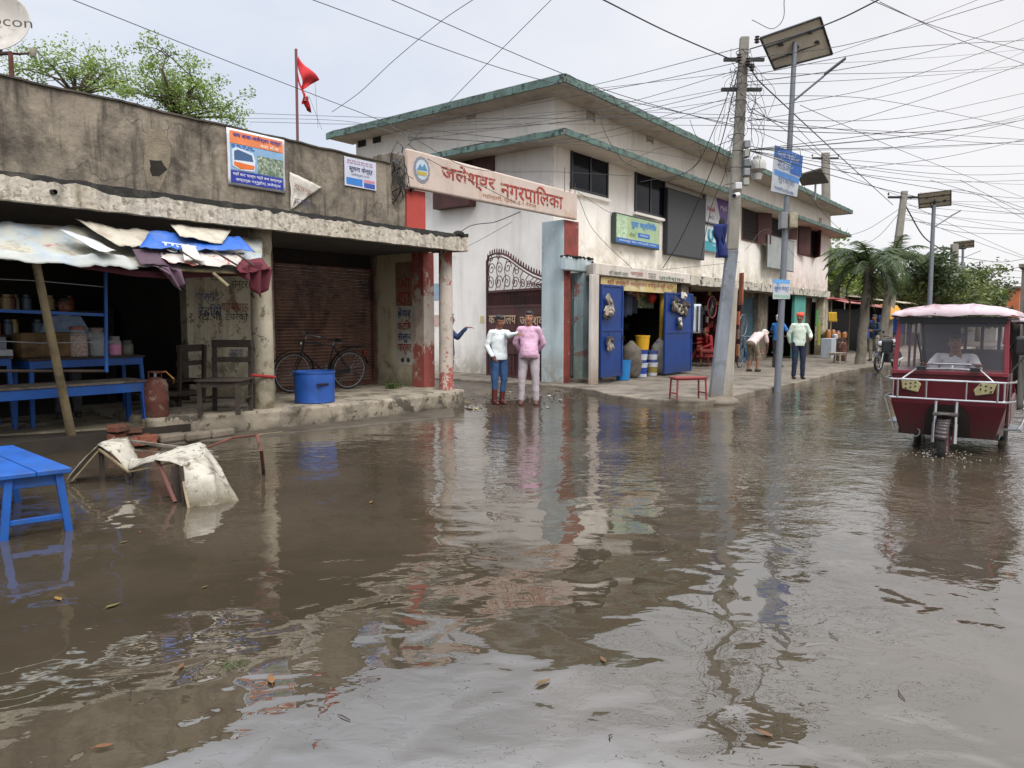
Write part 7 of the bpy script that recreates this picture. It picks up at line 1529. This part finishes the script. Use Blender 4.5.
GL, GR, GP, GD, GF = 'cables fanning from the leaning pole to the upper left', 'cables running from the leaning pole to the right', 'thin wires hanging around the leaning pole', 'wires draped across the white building', 'wires between the far poles'
D0 = P0.dot(Vector((math.cos(YAW), math.sin(YAW), 0)))
cable([(596, -4, 11), (668, 32, 12.5), (742, 64, D0-.1)], .017, 'thick black cable coming down from the top centre to the leaning pole', GL)
cable([(748, 64, D0-.1), (760, 82, D0+1), (893, 205, 36), ], .02, 'thick black cable sloping from the leaning pole down right to the palm-side pole', GR, sag=.1)
cable([(905, 205, 36), (925, 238, 42), (954, 256, 50)], .05, 'thick cable from the palm-side pole down to the far poles', GF)
cable([(750, 49, D0-.1), (800, 34, 12.5), (842, 18, 11), (884, -3, 10)], .016, 'thick black cable rising from the pole head past the solar panel to the top edge', GR)
LN = [([(66, -3, 9), (240, 66, 11), (408, 131, 13)], .05, .008), ([(305, -3, 11), (520, 74, 13), (735, 125, D0)], .1, .009), ([(385, -3, 11), (600, 88, 13), (738, 128, D0)], .1, .009),
      ([(332, 112, 14), (360, 92, 13.5), (392, 62, 13), (440, 22, 12), (477, -3, 11)], .0, .008), ([(407, 146, 13), (475, 76, 13), (554, -3, 12)], .05, .008), ([(340, 130, 22), (560, 92, 20), (740, 48, D0)], .2, .01),
      ([(240, 113, 22), (400, 118, 20), (735, 118, D0)], .2, .009), ([(250, 122, 22), (410, 122, 18), (640, 84, 15), (740, 62, D0)], .25, .009), ([(408, 134, 13.4), (600, 118, 14), (737, 88, D0)], .15, .008),
      ([(408, 138, 13.4), (560, 140, 14), (738, 96, D0)], .1, .008), ([(378, 126, 20), (500, 120, 18), (620, 104, 16), (738, 70, D0)], .1, .008), ([(170, 118, 24), (330, 120, 20), (408, 136, 13.4)], .1, .008)]
for P, sg, r in LN: cable(P, r, 'thin black overhead cable fanning from the leaning pole towards the upper left', GL, sag=sg)
for P, sg, r in [([(746, 76, D0), (900, 48, 20), (1030, 40, 25)], .3, .012), ([(748, 110, D0), (880, 86, 18), (1030, 36, 20)], .3, .010), ([(748, 120, D0), (900, 118, 20), (1030, 92, 24)], .2, .010), ([(750, 125, D0), (900, 132, 20), (1030, 140, 26)], .2, .010),
      ([(752, 58, D0), (850, 44, 14), (1030, -8, 14)], .2, .009), ([(745, 95, D0), (880, 100, 20), (1030, 130, 26)], .3, .010), ([(748, 112, D0), (820, 128, 18), (920, 100, 20), (1030, 62, 22)], .1, .011), ([(800, 105, 18), (900, 150, 24), (1030, 200, 36)], .3, .011),
      ([(864, -3, 12), (940, 28, 15), (1030, 52, 18)], .1, .009), ([(880, 2, 12), (960, 40, 16), (1030, 66, 20)], .1, .009), ([(832, 54, 17), (900, 30, 18), (985, -3, 18)], .1, .009), ([(826, 156, 26), (930, 142, 28), (1030, 118, 32)], .3, .014),
      ([(841, 170, 26), (940, 158, 28), (1030, 138, 34)], .3, .014), ([(826, 158, 26), (930, 166, 30), (1030, 166, 36)], .3, .013), ([(841, 172, 26), (940, 182, 32), (1030, 180, 38)], .3, .014), ([(755, 130, D0), (825, 156, 26)], .2, .009),
      ([(790, 120, 17), (841, 170, 26)], .2, .010), ([(905, 200, 36), (960, 190, 40), (1030, 210, 48)], .3, .02), ([(905, 218, 36), (960, 232, 40), (1030, 234, 44)], .3, .018), ([(905, 220, 36), (1030, 231, 44)], .3, .018),
      ([(905, 198, 36), (850, 176, 28), (800, 140, 20), (752, 108, D0)], .1, .012), ([(905, 205, 36), (870, 228, 38), (848, 236, 40)], .1, .016), ([(905, 206, 36), (880, 235, 38), (862, 246, 40)], .1, .016), ([(960, 180, 30), (1030, 216, 36)], .1, .014),
      ([(930, 180, 30), (980, 196, 34), (1030, 222, 38)], .1, .014), ([(752, 20, 14), (775, 28, 15), (785, -4, 12)], .0, .010)]:
    cable(P, r, 'thin black overhead cable crossing the pale sky right of the leaning pole', GR, sag=sg)
for P, r in [([(954, 256, 50), (1000, 262, 55), (1030, 258, 60)], .03), ([(954, 256, 50), (935, 270, 48)], .02), ([(985, 268, 60), (1030, 272, 60)], .025), ([(980, 282, 60), (1030, 284, 62)], .025), ([(985, 290, 62), (1030, 290, 64)], .025), ([(980, 276, 60), (1030, 278, 60)], .025)]:
    cable(P, r, 'fine wire crossing the sky low above the far end of the street', GF)
rnd = random.Random(77)
for i in range(16):
    y0 = rnd.uniform(60, 175); y1 = y0+rnd.uniform(-75, 45); cable([(747, min(y0, 150), D0), (1032, y1, rnd.uniform(22, 34))], rnd.choice((.007, .009, .012)), 'thin black overhead cable crossing the pale sky right of the leaning pole', GR, sag=rnd.uniform(.2, 1.2))
for i in range(6):
    y0 = rnd.uniform(70, 130); cable([(740, y0, D0), (rnd.uniform(420, 640), rnd.uniform(110, 150), 18), (408, 136+i, 13.4)], .007, 'thin black overhead cable fanning from the leaning pole towards the upper left', GL)
for i in range(7): cable([(905, 196+3*i, 36), (1032, rnd.uniform(200, 262), 44)], .014, 'fine wire crossing the sky low above the far end of the street', GF, sag=.3)
rnd = random.Random(5)
for i in range(34):                       # loops and droppers around the pole
    x0 = rnd.uniform(728, 752); y0 = rnd.uniform(48, 120); x1 = x0+rnd.uniform(-22, 26); y1 = y0+rnd.uniform(20, 70); bx_ = rnd.uniform(-16, 20)
    cable([(x0, y0, D0-.1), ((x0+x1)/2+bx_, (y0+y1)/2, D0-.25), (x1, y1, D0-.1)], .006, 'thin slack wire loop hanging beside the head of the leaning pole', GP, sag=.08)
for P, r, nm in [([(736, 70, D0), (718, 120, 14.5), (690, 170, 16), (640, 182, 17.2)], .012, 0), ([(738, 70, D0), (722, 140, 14.5), (703, 190, 15.5), (680, 240, 16.5), (663, 268, 17.2)], .014, 0), ([(593, 88, 18), (604, 130, 17.6), (622, 160, 17.4), (637, 168, 17.3)], .014, 0),
              ([(740, 100, D0), (726, 170, 15), (712, 205, 16), (700, 262, 17)], .010, 0), ([(410, 136, 13.4), (470, 168, 14.2), (560, 172, 16), (632, 176, 17.3)], .008, 0), ([(410, 128, 13.4), (520, 140, 15), (632, 150, 17.4), (740, 168, D0)], .008, 0),
              ([(430, 232, 17), (452, 236, 17), (470, 226, 17), (495, 222, 16), (520, 212, 15)], .014, 0), ([(456, 252, 17), (480, 240, 17), (512, 222, 15.4)], .007, 0), ([(578, 196, 15), (592, 228, 16.6), (612, 250, 17), (632, 268, 17.2)], .008, 0),
              ([(578, 192, 15), (605, 210, 16.8), (618, 216, 17)], .007, 0), ([(408, 144, 13.4), (430, 160, 13.6), (470, 180, 14), (520, 205, 14.5)], .008, 0), ([(745, 135, D0), (700, 150, 16), (660, 148, 18), (628, 162, 18)], .009, 0),
              ([(800, 150, 17), (806, 190, 20), (830, 220, 22), (848, 236, 24)], .009, 0), ([(745, 250, D0), (770, 230, 19), (800, 262, 22)], .006, 0), ([(660, 270, 17), (740, 262, D0)], .006, 0), ([(690, 120, 16), (700, 160, 17), (668, 182, 18)], .008, 0)]:
    cable(P, r, 'black wire draped in front of the white building walls', GD, name='draped_wire')
for P, r in [([(-5, 93, 11.2), (60, 136, 11.5), (100, 158, 11.6), (140, 166, 11.9)], .006), ([(-5, 118, 11.2), (80, 124, 11.8), (160, 120, 12.5)], .006), ([(-5, 122, 11.3), (50, 140, 11.6)], .006), ([(140, 156, 12), (162, 157, 12.2)], .006),
             ([(170, 170, 12.2), (185, 180, 12.4), (205, 178, 12.6), (226, 166, 12.8)], .008), ([(315, 82, 16), (318, 128, 16)], .005), ([(309, 96, 16), (322, 130, 16)], .005)]:
    cable(P, r, 'loose black wire strung along the stained parapet of the shop block', 'wires along the stained parapet', name='parapet_wire')
rnd = random.Random(6)
for i in range(26):                       # tangle at the left end of the name board
    c0 = (rnd.gauss(399, 5), rnd.uniform(140, 185), 13.1); c1 = (c0[0]+rnd.uniform(-10, 10), c0[1]+rnd.uniform(8, 36), 13.05); mid = ((c0[0]+c1[0])/2+rnd.uniform(-9, 9), (c0[1]+c1[1])/2, 12.95)
    cable([c0, mid, c1], rnd.choice((.008, .012, .016)), 'black cable in the tangle on the grey pillar left of the name board', 'tangled cables left of the name board', sag=.06, n=6, name='tangled_cable')
for px, y0, y1, lab in ((348, 126, 160, 'leftmost'), (304, 44, 130, '')):
    pass
# ================================================================= trees
def leafmat(name, h1, h2):
    if name in MATS: return MATS[name]
    m = bpy.data.materials.new(name); m.use_nodes = True; t = NT(m); b = t.n['Principled BSDF']; pos = t.new('ShaderNodeNewGeometry').outputs['Position']
    c = t.mix(t.ramp(t.noise(pos, 1.3, 4), .35, .65), rgb(h1), rgb(h2)); c = t.mix(t.ramp(t.noise(pos, 9, 2), .4, .7, 0, .5), c, rgb(h2)); t.link(c, b.inputs['Base Color']); b.inputs['Roughness'].default_value = .55
    tl = t.new('ShaderNodeBsdfTranslucent'); t.link(c, tl.inputs[0]); mx = t.new('ShaderNodeMixShader'); mx.inputs[0].default_value = .35; t.link(b.outputs[0], mx.inputs[1]); t.link(tl.outputs[0], mx.inputs[2]); t.link(mx.outputs[0], t.n['Material Output'].inputs[0])
    MATS[name] = m; return m
bark = mat('tree_bark', '#4d4336', .9, var=.3, scale=6, bump=.5)
def leaves(mb, c, n, r, s, rnd, flatz=.6):
    for i in range(n):
        d = V3(rnd.gauss(0, 1), rnd.gauss(0, 1), rnd.gauss(0, flatz)); d = d.normalized()*r*rnd.random()**.45; p = c+d
        a = V3(rnd.gauss(0, 1), rnd.gauss(0, 1), rnd.gauss(0, .6)).normalized(); b = a.cross(V3(rnd.gauss(0, 1), rnd.gauss(0, 1), rnd.gauss(0, 1))).normalized(); l = s*rnd.uniform(.6, 1.3)
        mb.add([p-a*l*.5, p+b*l*.22, p+a*l*.5, p-b*l*.22], [(0, 1, 2, 3)])
def branchy(base, lab, ends, n, r, s, m_, cat='tree', group=None, seed=1, tr=.12, name='tree', fork=None, sub=2):
    rnd = random.Random(seed); t_ = thing(name, lab, cat, base, group); wood = MB(); lv = MB(); fork = fork or base+V3(0, 0, 2.0)
    wood.tube([base-V3(0, 0, .3), base.lerp(fork, .5)+V3(.05, 0, 0), fork], [tr, tr*.85, tr*.7], 8)
    for e in ends:
        m0 = fork.lerp(e, .5)+V3(rnd.gauss(0, .2), rnd.gauss(0, .2), .1); wood.tube([fork, m0, e], [tr*.45, tr*.3, tr*.1], 6)
        leaves(lv, e, n, r*rnd.uniform(.7, 1.2), s, rnd)
        for k in range(sub):
            b0 = m0.lerp(e, rnd.random()*.8); e2 = b0+V3(rnd.gauss(0, r*.9), rnd.gauss(0, r*.9), rnd.gauss(r*.2, r*.7)); wood.tube([b0, (b0+e2)/2+V3(0, 0, .05), e2], [tr*.14, tr*.09, tr*.04], 5); leaves(lv, e2, int(n*.6), r*.65, s, rnd)
    wood.build('trunk', bark, t_, smooth='all'); lv.build('crown', m_, t_, fix=False); return t_
lime = leafmat('fresh_green_leaves', '#5d7730', '#8ba052'); olive = leafmat('olive_leaves', '#3d4a22', '#6f7a40'); dark = leafmat('dark_leaves', '#2b381e', '#4a5a33')
# tree behind the left parapet: sparse sprays against the sky
rnd = random.Random(14)
def e_at(px, py, d): return PD(px, py, d)
dt = 13.6
ends = [e_at(x, y, dt+rnd.uniform(-.8, .8)) for x, y in ((150, 38), (158, 60), (140, 72), (172, 72), (186, 62), (196, 84), (212, 84), (178, 96), (160, 92), (205, 104), (224, 108), (232, 118), (150, 84), (190, 108), (217, 96), (143, 96), (168, 50), (182, 84), (240, 124), (214, 112), (196, 98), (166, 80), (128, 92), (118, 84), (232, 104), (176, 110))]
branchy(e_at(180, 190, dt), 'fresh green tree with loose leaf sprays rising behind the parapet near the bus poster', ends, 95, .25, .062, lime, seed=2, tr=.06, fork=e_at(178, 118, dt), sub=3)
ends = [e_at(x, y, dt+rnd.uniform(-.8, .8)) for x, y in ((34, 48), (50, 62), (28, 68), (62, 58), (85, 48), (80, 66), (98, 64), (108, 72), (120, 66), (132, 80), (70, 76), (46, 74), (14, 66), (112, 86), (92, 80), (124, 90), (60, 46), (8, 60))]
branchy(e_at(80, 190, dt), 'fresh green tree behind the parapet beside the satellite dish', ends, 80, .25, .062, lime, seed=4, tr=.05, fork=e_at(76, 96, dt), sub=3)
# palms
def palm(base, ctr, L, nf, lab, seed=1, tr=.16, shag=True, m_=dark):
    rnd = random.Random(seed); t_ = thing('palm_tree', lab, 'palm', base)
    n = 16; P = [base.lerp(ctr, i/n)+V3(.012*math.sin(i), .012*math.cos(i*1.3), 0) for i in range(n+1)]; P[0] -= V3(0, 0, .3)
    MB().tube(P, [tr*(1.25 if i == 0 else 1-.25*i/n+.06*(i % 2)) for i in range(n+1)], 12).build('trunk', mat('palm_trunk', '#6d675b', .9, var=.3, scale=8, streak='#443f36', bump=.6), t_, smooth=True)
    lv = MB()
    for i in range(nf):
        a = 2*math.pi*i/nf*2.4+rnd.random()*.5; el = rnd.uniform(-.5, .9) if i > nf//2 else rnd.uniform(.6, 1.35); l = L*rnd.uniform(.75, 1.1)
        h = V3(math.cos(a), math.sin(a), 0); p = ctr.copy(); th = el; pts = [p.copy()]; ns = 11
        for k in range(ns):
            p = p+(h*math.cos(th)+V3(0, 0, math.sin(th)))*l/ns; th -= rnd.uniform(.12, .24); pts.append(p.copy())
        lv.tube(pts, [.03]+[.02]*(len(pts)-2)+[.006], 4)
        sd = h.cross(V3(0, 0, 1))
        for k in range(2, ns*5):
            u = k/5; q = pts[int(u)].lerp(pts[min(int(u)+1, ns)], u-int(u)); w_ = L*.30*math.sin(math.pi*min(1, .12+u/ns*.9))+.05
            tg = (pts[min(int(u)+1, ns)]-pts[int(u)]).normalized()
            for s_ in (-1, 1):
                e = q+sd*s_*w_*rnd.uniform(.6, 1)*.8+tg*w_*.45-V3(0, 0, w_*rnd.uniform(.0, .5)); b = tg*.026*L/2
                lv.add([q-b, q+b, e], [(0, 1, 2)])
    lv.build('crown', m_, t_, fix=False)
    if shag:
        sg = MB()
        for i in range(70):
            a = rnd.random()*6.3; q = ctr-V3(0, 0, rnd.uniform(0, L*.6)); e = q+V3(math.cos(a), math.sin(a), 0)*L*rnd.uniform(.12, .3)-V3(0, 0, L*rnd.uniform(.15, .5)); b = V3(-math.sin(a), math.cos(a), 0)*.05*L/2
            sg.add([q-b, q+b, e], [(0, 1, 2)])
        sg.build('dead_fronds', mat('dead_fronds', '#3a3a28', .9, var=.4, scale=8, bump=0), t_, fix=False)
    return t_
pg = leafmat('palm_leaves', '#27351c', '#56683c')
b = G(860, 364, .11); hh_ = b.dot(Vector((math.cos(YAW), math.sin(YAW), 0)))
palm(b, PD(869, 266, hh_), 1.9, 26, 'palm tree with drooping dark fronds on the pavement between building and stalls', 3, .17, m_=pg)
b = PD(880, 345, 33); b.z = 0; palm(b, PD(893, 262, 33), 2.0, 18, 'second palm behind, its fronds against the concrete pole', 6, .2, m_=pg)
b = PD(925, 345, 44); b.z = 0; palm(b, PD(922, 262, 44), 2.0, 16, 'small distant palm left of the second solar lamp', 9, .22, m_=pg)
# trees further along the street
for i, (px, py, d, w_, h, m_, lab, n) in enumerate([(945, 296, 48, 2.2, 1.3, olive, 'bushy olive tree right behind the second solar lamp', 10), (967, 291, 52, 2.0, 1.6, olive, 'olive green tree beneath the farthest solar lamp', 11), (980, 292, 56, 1.6, 1.6, dark, 'dark tree at the end of the olive trees near the balconies', 8),
                                               (908, 298, 46, 2.6, .9, olive, 'low dark tree between the palm and the second solar lamp', 9), (838, 270, 42, 1.4, 1.0, lime, 'pale green tree showing between the white building and the palm', 7), (934, 280, 44, 1.2, .8, dark, 'dark treetop just left of the second lamp post', 7)]):
    rnd = random.Random(30+i); c = PD(px, py, d); b = V3(c.x, c.y, 0)
    ends = [c+V3(rnd.gauss(0, w_*.55), rnd.gauss(0, w_*.55), rnd.gauss(0, h*.5)) for _ in range(n+4)]
    branchy(b, lab, ends, 120, .8, .3, m_, seed=40+i, tr=.2, fork=V3(c.x, c.y, max(.8, c.z-h)), sub=2)
# ================================================================= stalls beyond the building
def stall(px0, px1, Y, zt0, zt1, roofc, lab, sidec='#2b2a2c', dep=2.4, drop=.5):
    a = PY(px0, 330, Y).x; b = PY(px1, 330, Y).x; t_ = thing('market_stall', lab, 'stall', (a, Y, .1))
    for x in (a+.05, b-.05):
        for y in (Y, Y+dep): MB().tube([(x, y, .1), (x, y, zt0 if y == Y else zt1)], .04, 7).build('post', M['bamboo'], t_)
    def rfn(u, v): return V3(a-.25+(b-a+.5)*u, Y-.6+(dep+.8)*v, zt0-.05+(zt1-zt0)*v+.05*fb(u*5, v*5, 1, px0)+.05*math.sin(u*3.1))
    MB().grid(rfn, 18, 10).build('roof', roofc, t_, solid=.02, smooth='all')
    MB().box(a, b, Y+dep, Y+dep+.05, .1, zt1-.05).build('back_wall', M['dark'], t_)
    MB().box(a, a+.03, Y, Y+dep-.01, .1, zt0-.1).build('side_sheet', flat(sidec, .7), t_); MB().box(a+.1, b-.1, Y+.1, Y+.9, .1, .85).build('counter', M['wood'], t_, bevel=.01)
    return t_, a, b
pinkr = mat('faded_red_roof', '#8f5148', .8, var=.2, scale=3, streak='#5c3a34', dirt='#a37c70', bump=.1); redt = mat('red_tarpaulin', '#8f2a30', .6, var=.2, scale=2, dirt='#5c1c20', bump=.2); tanr = mat('tan_roof_sheet', '#a39684', .8, var=.15, scale=3, streak='#6f6454', bump=.1)
stall(830, 849, 9.0, 2.55, 2.9, redt, 'dark market stall under a red tarpaulin next to the white building')
stall(868, 889, 8.6, 2.3, 2.9, pinkr, 'market stall with faded red roof behind the palm trunk')
stall(892, 906, 8.4, 2.6, 3.1, tanr, 'farther market stall with tan roof hidden behind the rickshaw')
stall(911, 922, 8.6, 2.8, 3.3, pinkr, 'farthest market stall with faded red roof behind the rickshaw', '#2453a0')
def hang(px0, py0, px1, py1, Y, h, name, lab, cat, w_=.05):
    a = PY(px0, py0, Y); b = PY(px1, py1, Y)
    return tag(MB().grid(lambda u, v: V3(a.x+(b.x-a.x)*u, Y+w_*math.sin(u*11+v*2), b.z+(a.z-b.z)*v), 10, 6).build(name, cloth(h), smooth='all', solid=.01), lab, cat)
hang(880, 315, 891, 345, 7.9, '#1f4f9c', 'blue_tarpaulin', 'blue tarpaulin sheet hanging at the front of the faded red stall', 'tarpaulin')
hang(869, 320, 875, 340, 8.0, '#2a5cae', 'blue_tarpaulin', 'narrow blue tarpaulin strip hanging beside the palm trunk', 'tarpaulin')
hang(830, 312, 836, 322, 7.9, '#b08a1e', 'yellow_poster', 'yellow poster hanging in the red tarpaulin stall', 'poster')
a = PY(880, 304, 7.6); b = PY(897, 318, 7.6)
um = MB().grid(lambda u, v: V3(a.x+(b.x-a.x)*u, 7.6-.5*(1-v), b.z+(a.z-b.z)*(v*.9+.1-.35*(4*u*(1-u))*(1-v)*-1-.3*(1-v))), 14, 8)
tag(um.build('yellow_canopy', cloth('#b8851c'), smooth='all', solid=.01), 'sagging yellow cloth canopy at the front of the faded red stall', 'canopy')
for px, lab, h in ((818, 'bright yellow garland strip hanging by the brown partition', '#7d8230'), (816, 'green plastic pouch strip by the brown partition', '#3d7a42')):
    a = PY(px, 322 if h == '#7d8230' else 310, 9.05); b = PY(px+1.6, 345 if h == '#7d8230' else 326, 9.05)
    tag(MB().box(a.x, b.x, 9.03, 9.06, b.z, a.z).build('hanging_strip', flat(h, .5)), lab, 'strip')
# goods before the stalls
p = G(847, 361, .11); q = dup(gc, (p.x, p.y+.2, .11), 0, 'red gas cylinder in front of the red tarpaulin stall'); q.scale = (1.2, 1.2, 1.35)
o = table('low_stool', 'small pale wooden stool in front of the red tarpaulin stall', 0, .75, 0, .4, 0, .36, flat('#8f8474'), flat('#8f8474'), z0=0, leg=.05, apron=.06, cat='stool'); p = G(834, 362, .11); o.location = (p.x, p.y, .11)
for c_ in o.children: c_.location = (-.375, -.2, 0)
p = PY(831, 352, 8.0); tag(MB().box(p.x-.35, p.x+.35, 7.9, 8.3, .11, .9).build('white_cabinet', flat('#9aa0a8', .5), bevel=.02), 'white metal cabinet standing at the left of the red tarpaulin stall', 'cabinet')
rnd = random.Random(21)
for i in range(26):
    px = rnd.choice((832, 838, 843, 870, 876, 884))+rnd.uniform(-2, 2); Y = 8.35; x = PY(px, 330, Y).x; h = rnd.uniform(.15, .4)
    t0 = MB().lathe([(.08, 0), (.1, .02), (.1, h*.8), (.05, h)], (x, Y+rnd.uniform(-.2, .4), .86), 10); tag(t0.build('stall_jar', flat(rnd.choice(('#7b7f85', '#8a5a2c', '#a5a9ad', '#5d3a34', '#3d5c4a')), .4), smooth=True), 'small jar or bottle on the dim counters of the market stalls', 'jar', 'jars on the market stall counters')
# red bench on the pavement, blue frame chair
rb = table('red_bench', 'low red-framed bench at the pavement edge left of the leaning pole', 0, .6, 0, .3, 0, .42, flat('#7a2f2c'), flat('#7a2f2c'), z0=0, leg=.028, apron=.025, brace=.12, cat='bench'); p = G(701, 398, .11)
rb.location = (p.x, p.y+.05, .11); rb.rotation_euler = (0, 0, R(-38))
for c_ in rb.children: c_.location = (-.3, -.15, 0)
p = PY(703, 350, 9.9); rc = thing('red_steel_chair', 'red slatted bench seat inside the repair shop', 'bench', (p.x, 9.9, .1))
for z in (.42, .62, .74, .86, .98): MB().box(p.x-.5, p.x+.7, 9.88+.0*z, 9.9, z, z+.07).build('slat', flat('#8a2b2a'), rc)
MB().box(p.x-.5, p.x+.7, 9.5, 9.87, .42, .45).build('seat', flat('#7a2423'), rc)
for x in (p.x-.46, p.x+.66): MB().box(x-.02, x+.02, 9.5, 9.54, .1, .42).build('leg', flat('#6b2020'), rc)
# ================================================================= far buildings
def block(name, lab, px0, px1, pyt, Y, dep, m_, wins=(), z0=0, roofm=None, side=1):
    a = PY(px0, 330, Y).x; b = PY(px1, 330, Y).x; z1 = PY(px0, pyt, Y).z; t_ = thing(name, lab, 'building', (a, Y, 0))
    y0, y1 = (Y, Y+dep) if side > 0 else (Y-dep, Y)
    MB().box(a, b, y0, y1, -.1, z1).build('wall', m_, t_); MB().box(a-.3, b+.3, y0-.5, y1+.3, z1, z1+.22).build('roof', roofm or M['concrete'], t_)
    return t_, a, b, z1
t_, a, b, z1 = block('far_shop', 'low grey concrete building with flat roof behind the palm fronds', 868, 925, 277, 12.0, 8, M['concrete'])
for i in range(6):
    x = a+(b-a)*(.08+.15*i); MB().box(x, x+(b-a)*.08, 11.96, 11.995, 1.2, z1-.6).build('window', M['dark'], t_)
t_, a, b, z1 = block('balcony_building', 'dark building with stepped plant-filled balconies beyond the olive trees', 962, 990, 284, 9.5, 8, mat('dark_far_wall', '#5b5750', .9, var=.2, bump=.1))
for i, (x0_, x1_, y0_, y1_) in enumerate(((968, 980, 263, 283), (972, 986, 270, 284), (970, 986, 285, 297))):
    A_ = PD(x0_, y1_, 62); B_ = PD(x1_, y0_, 62); MB().box(min(A_.x, B_.x), max(A_.x, B_.x)+2, 9.2+i, 12, A_.z, A_.z+(B_.z-A_.z)*.35).build('balcony', M['concrete'], t_)
    lv = MB(); rnd = random.Random(60+i); leaves(lv, (A_+B_)/2+V3(1, 0, .2), 260, 1.1, .3, rnd); lv.build('plants', dark, t_, fix=False)
# right side of the street, near the vanishing point
for i, (px, pyt, d, w_, m_, nm, lab) in enumerate([(1049, 268, 42, 3.0, mat('far_grey_wall', '#6d6660', .9, var=.2, streak='#4a4640', bump=.1), 'far_house', 'tall grey house with orange window panels at the right edge'),
                                          (1011.5, 289, 60, .85, mat('orange_wall', '#a8603a', .8, var=.15, bump=.05), 'orange_tower', 'narrow orange rendered tower left of the grey house')]):
    c = PD(px, 330, d); z1 = PD(px, pyt, d).z; t_ = thing(nm, lab, 'building', (c.x, c.y, 0))
    MB().box(c.x-w_/2, c.x+w_/2*1.6, c.y-w_*.5, c.y+w_*.45, -.1, z1).build('wall', m_, t_); MB().box(c.x-w_/2-.15, c.x+w_/2*1.6+.15, c.y-w_*.5-.15, c.y+w_*.45+.15, z1, z1+.2).build('roof', M['concrete'], t_)
    if i == 0:
        for k, (za, zb_) in enumerate(((.9, 1.6), (2.0, 2.9), (3.3, 4.1))): MB().box(c.x-w_/2-.03, c.x-w_/2-.003, c.y+.1, c.y+w_*.38, za, min(zb_, z1-.1)).build('orange_panel', flat('#a8502e', .7), t_)
for i, (px, py, d, s_) in enumerate(((990, 299, 90, 2.2), (998, 300, 95, 2.0), (1006, 301, 85, 1.5), (1000, 305, 70, 1.2))):
    c = PD(px, py, d); rnd = random.Random(80+i); branchy(V3(c.x, c.y, 0), ['distant tree at the far end of the street, leftmost', 'distant tree second from the left at the far end of the street', 'distant tree just left of the orange tower', 'low distant bush before the far end trees'][i], [c+V3(rnd.gauss(0, s_*.7), rnd.gauss(0, s_*.7), rnd.gauss(0, s_*.3)) for _ in range(9)], 60, 1.0, .5, olive, seed=90+i, tr=.25, sub=1)
t_, a, b, z1 = block('far_row', 'long low row of grey shops at the far end of the street', 996, 1040, 309, 5.5, 10, mat('far_row_wall', '#8a8580', .9, var=.1, bump=0))  # plain grey wall colour with slight random tone
# rickshaw far behind on the right edge
rk2 = thing('distant_rickshaw', 'distant maroon rickshaw at the right edge behind the near one', 'rickshaw', PD(1026, 360, 22))
q = PD(1025, 360, 22)
for ob in list(rk.children):
    nm = ob.name.split('.')[0]
    if nm in ('front_body', 'rear_body', 'roof_sheet', 'screen_frame', 'windscreen', 'bumper', 'side_posts', 'front_wheel', 'rear_wheel', 'headlight', 'rear_screen', 'floor', 'header', 'wheel_arch', 'fork', 'mudguard', 'roof_lining'): dup(ob, parent=rk2)
rk2.location = (q.x, q.y, -.05); rk2.rotation_euler = (0, 0, R(-4))
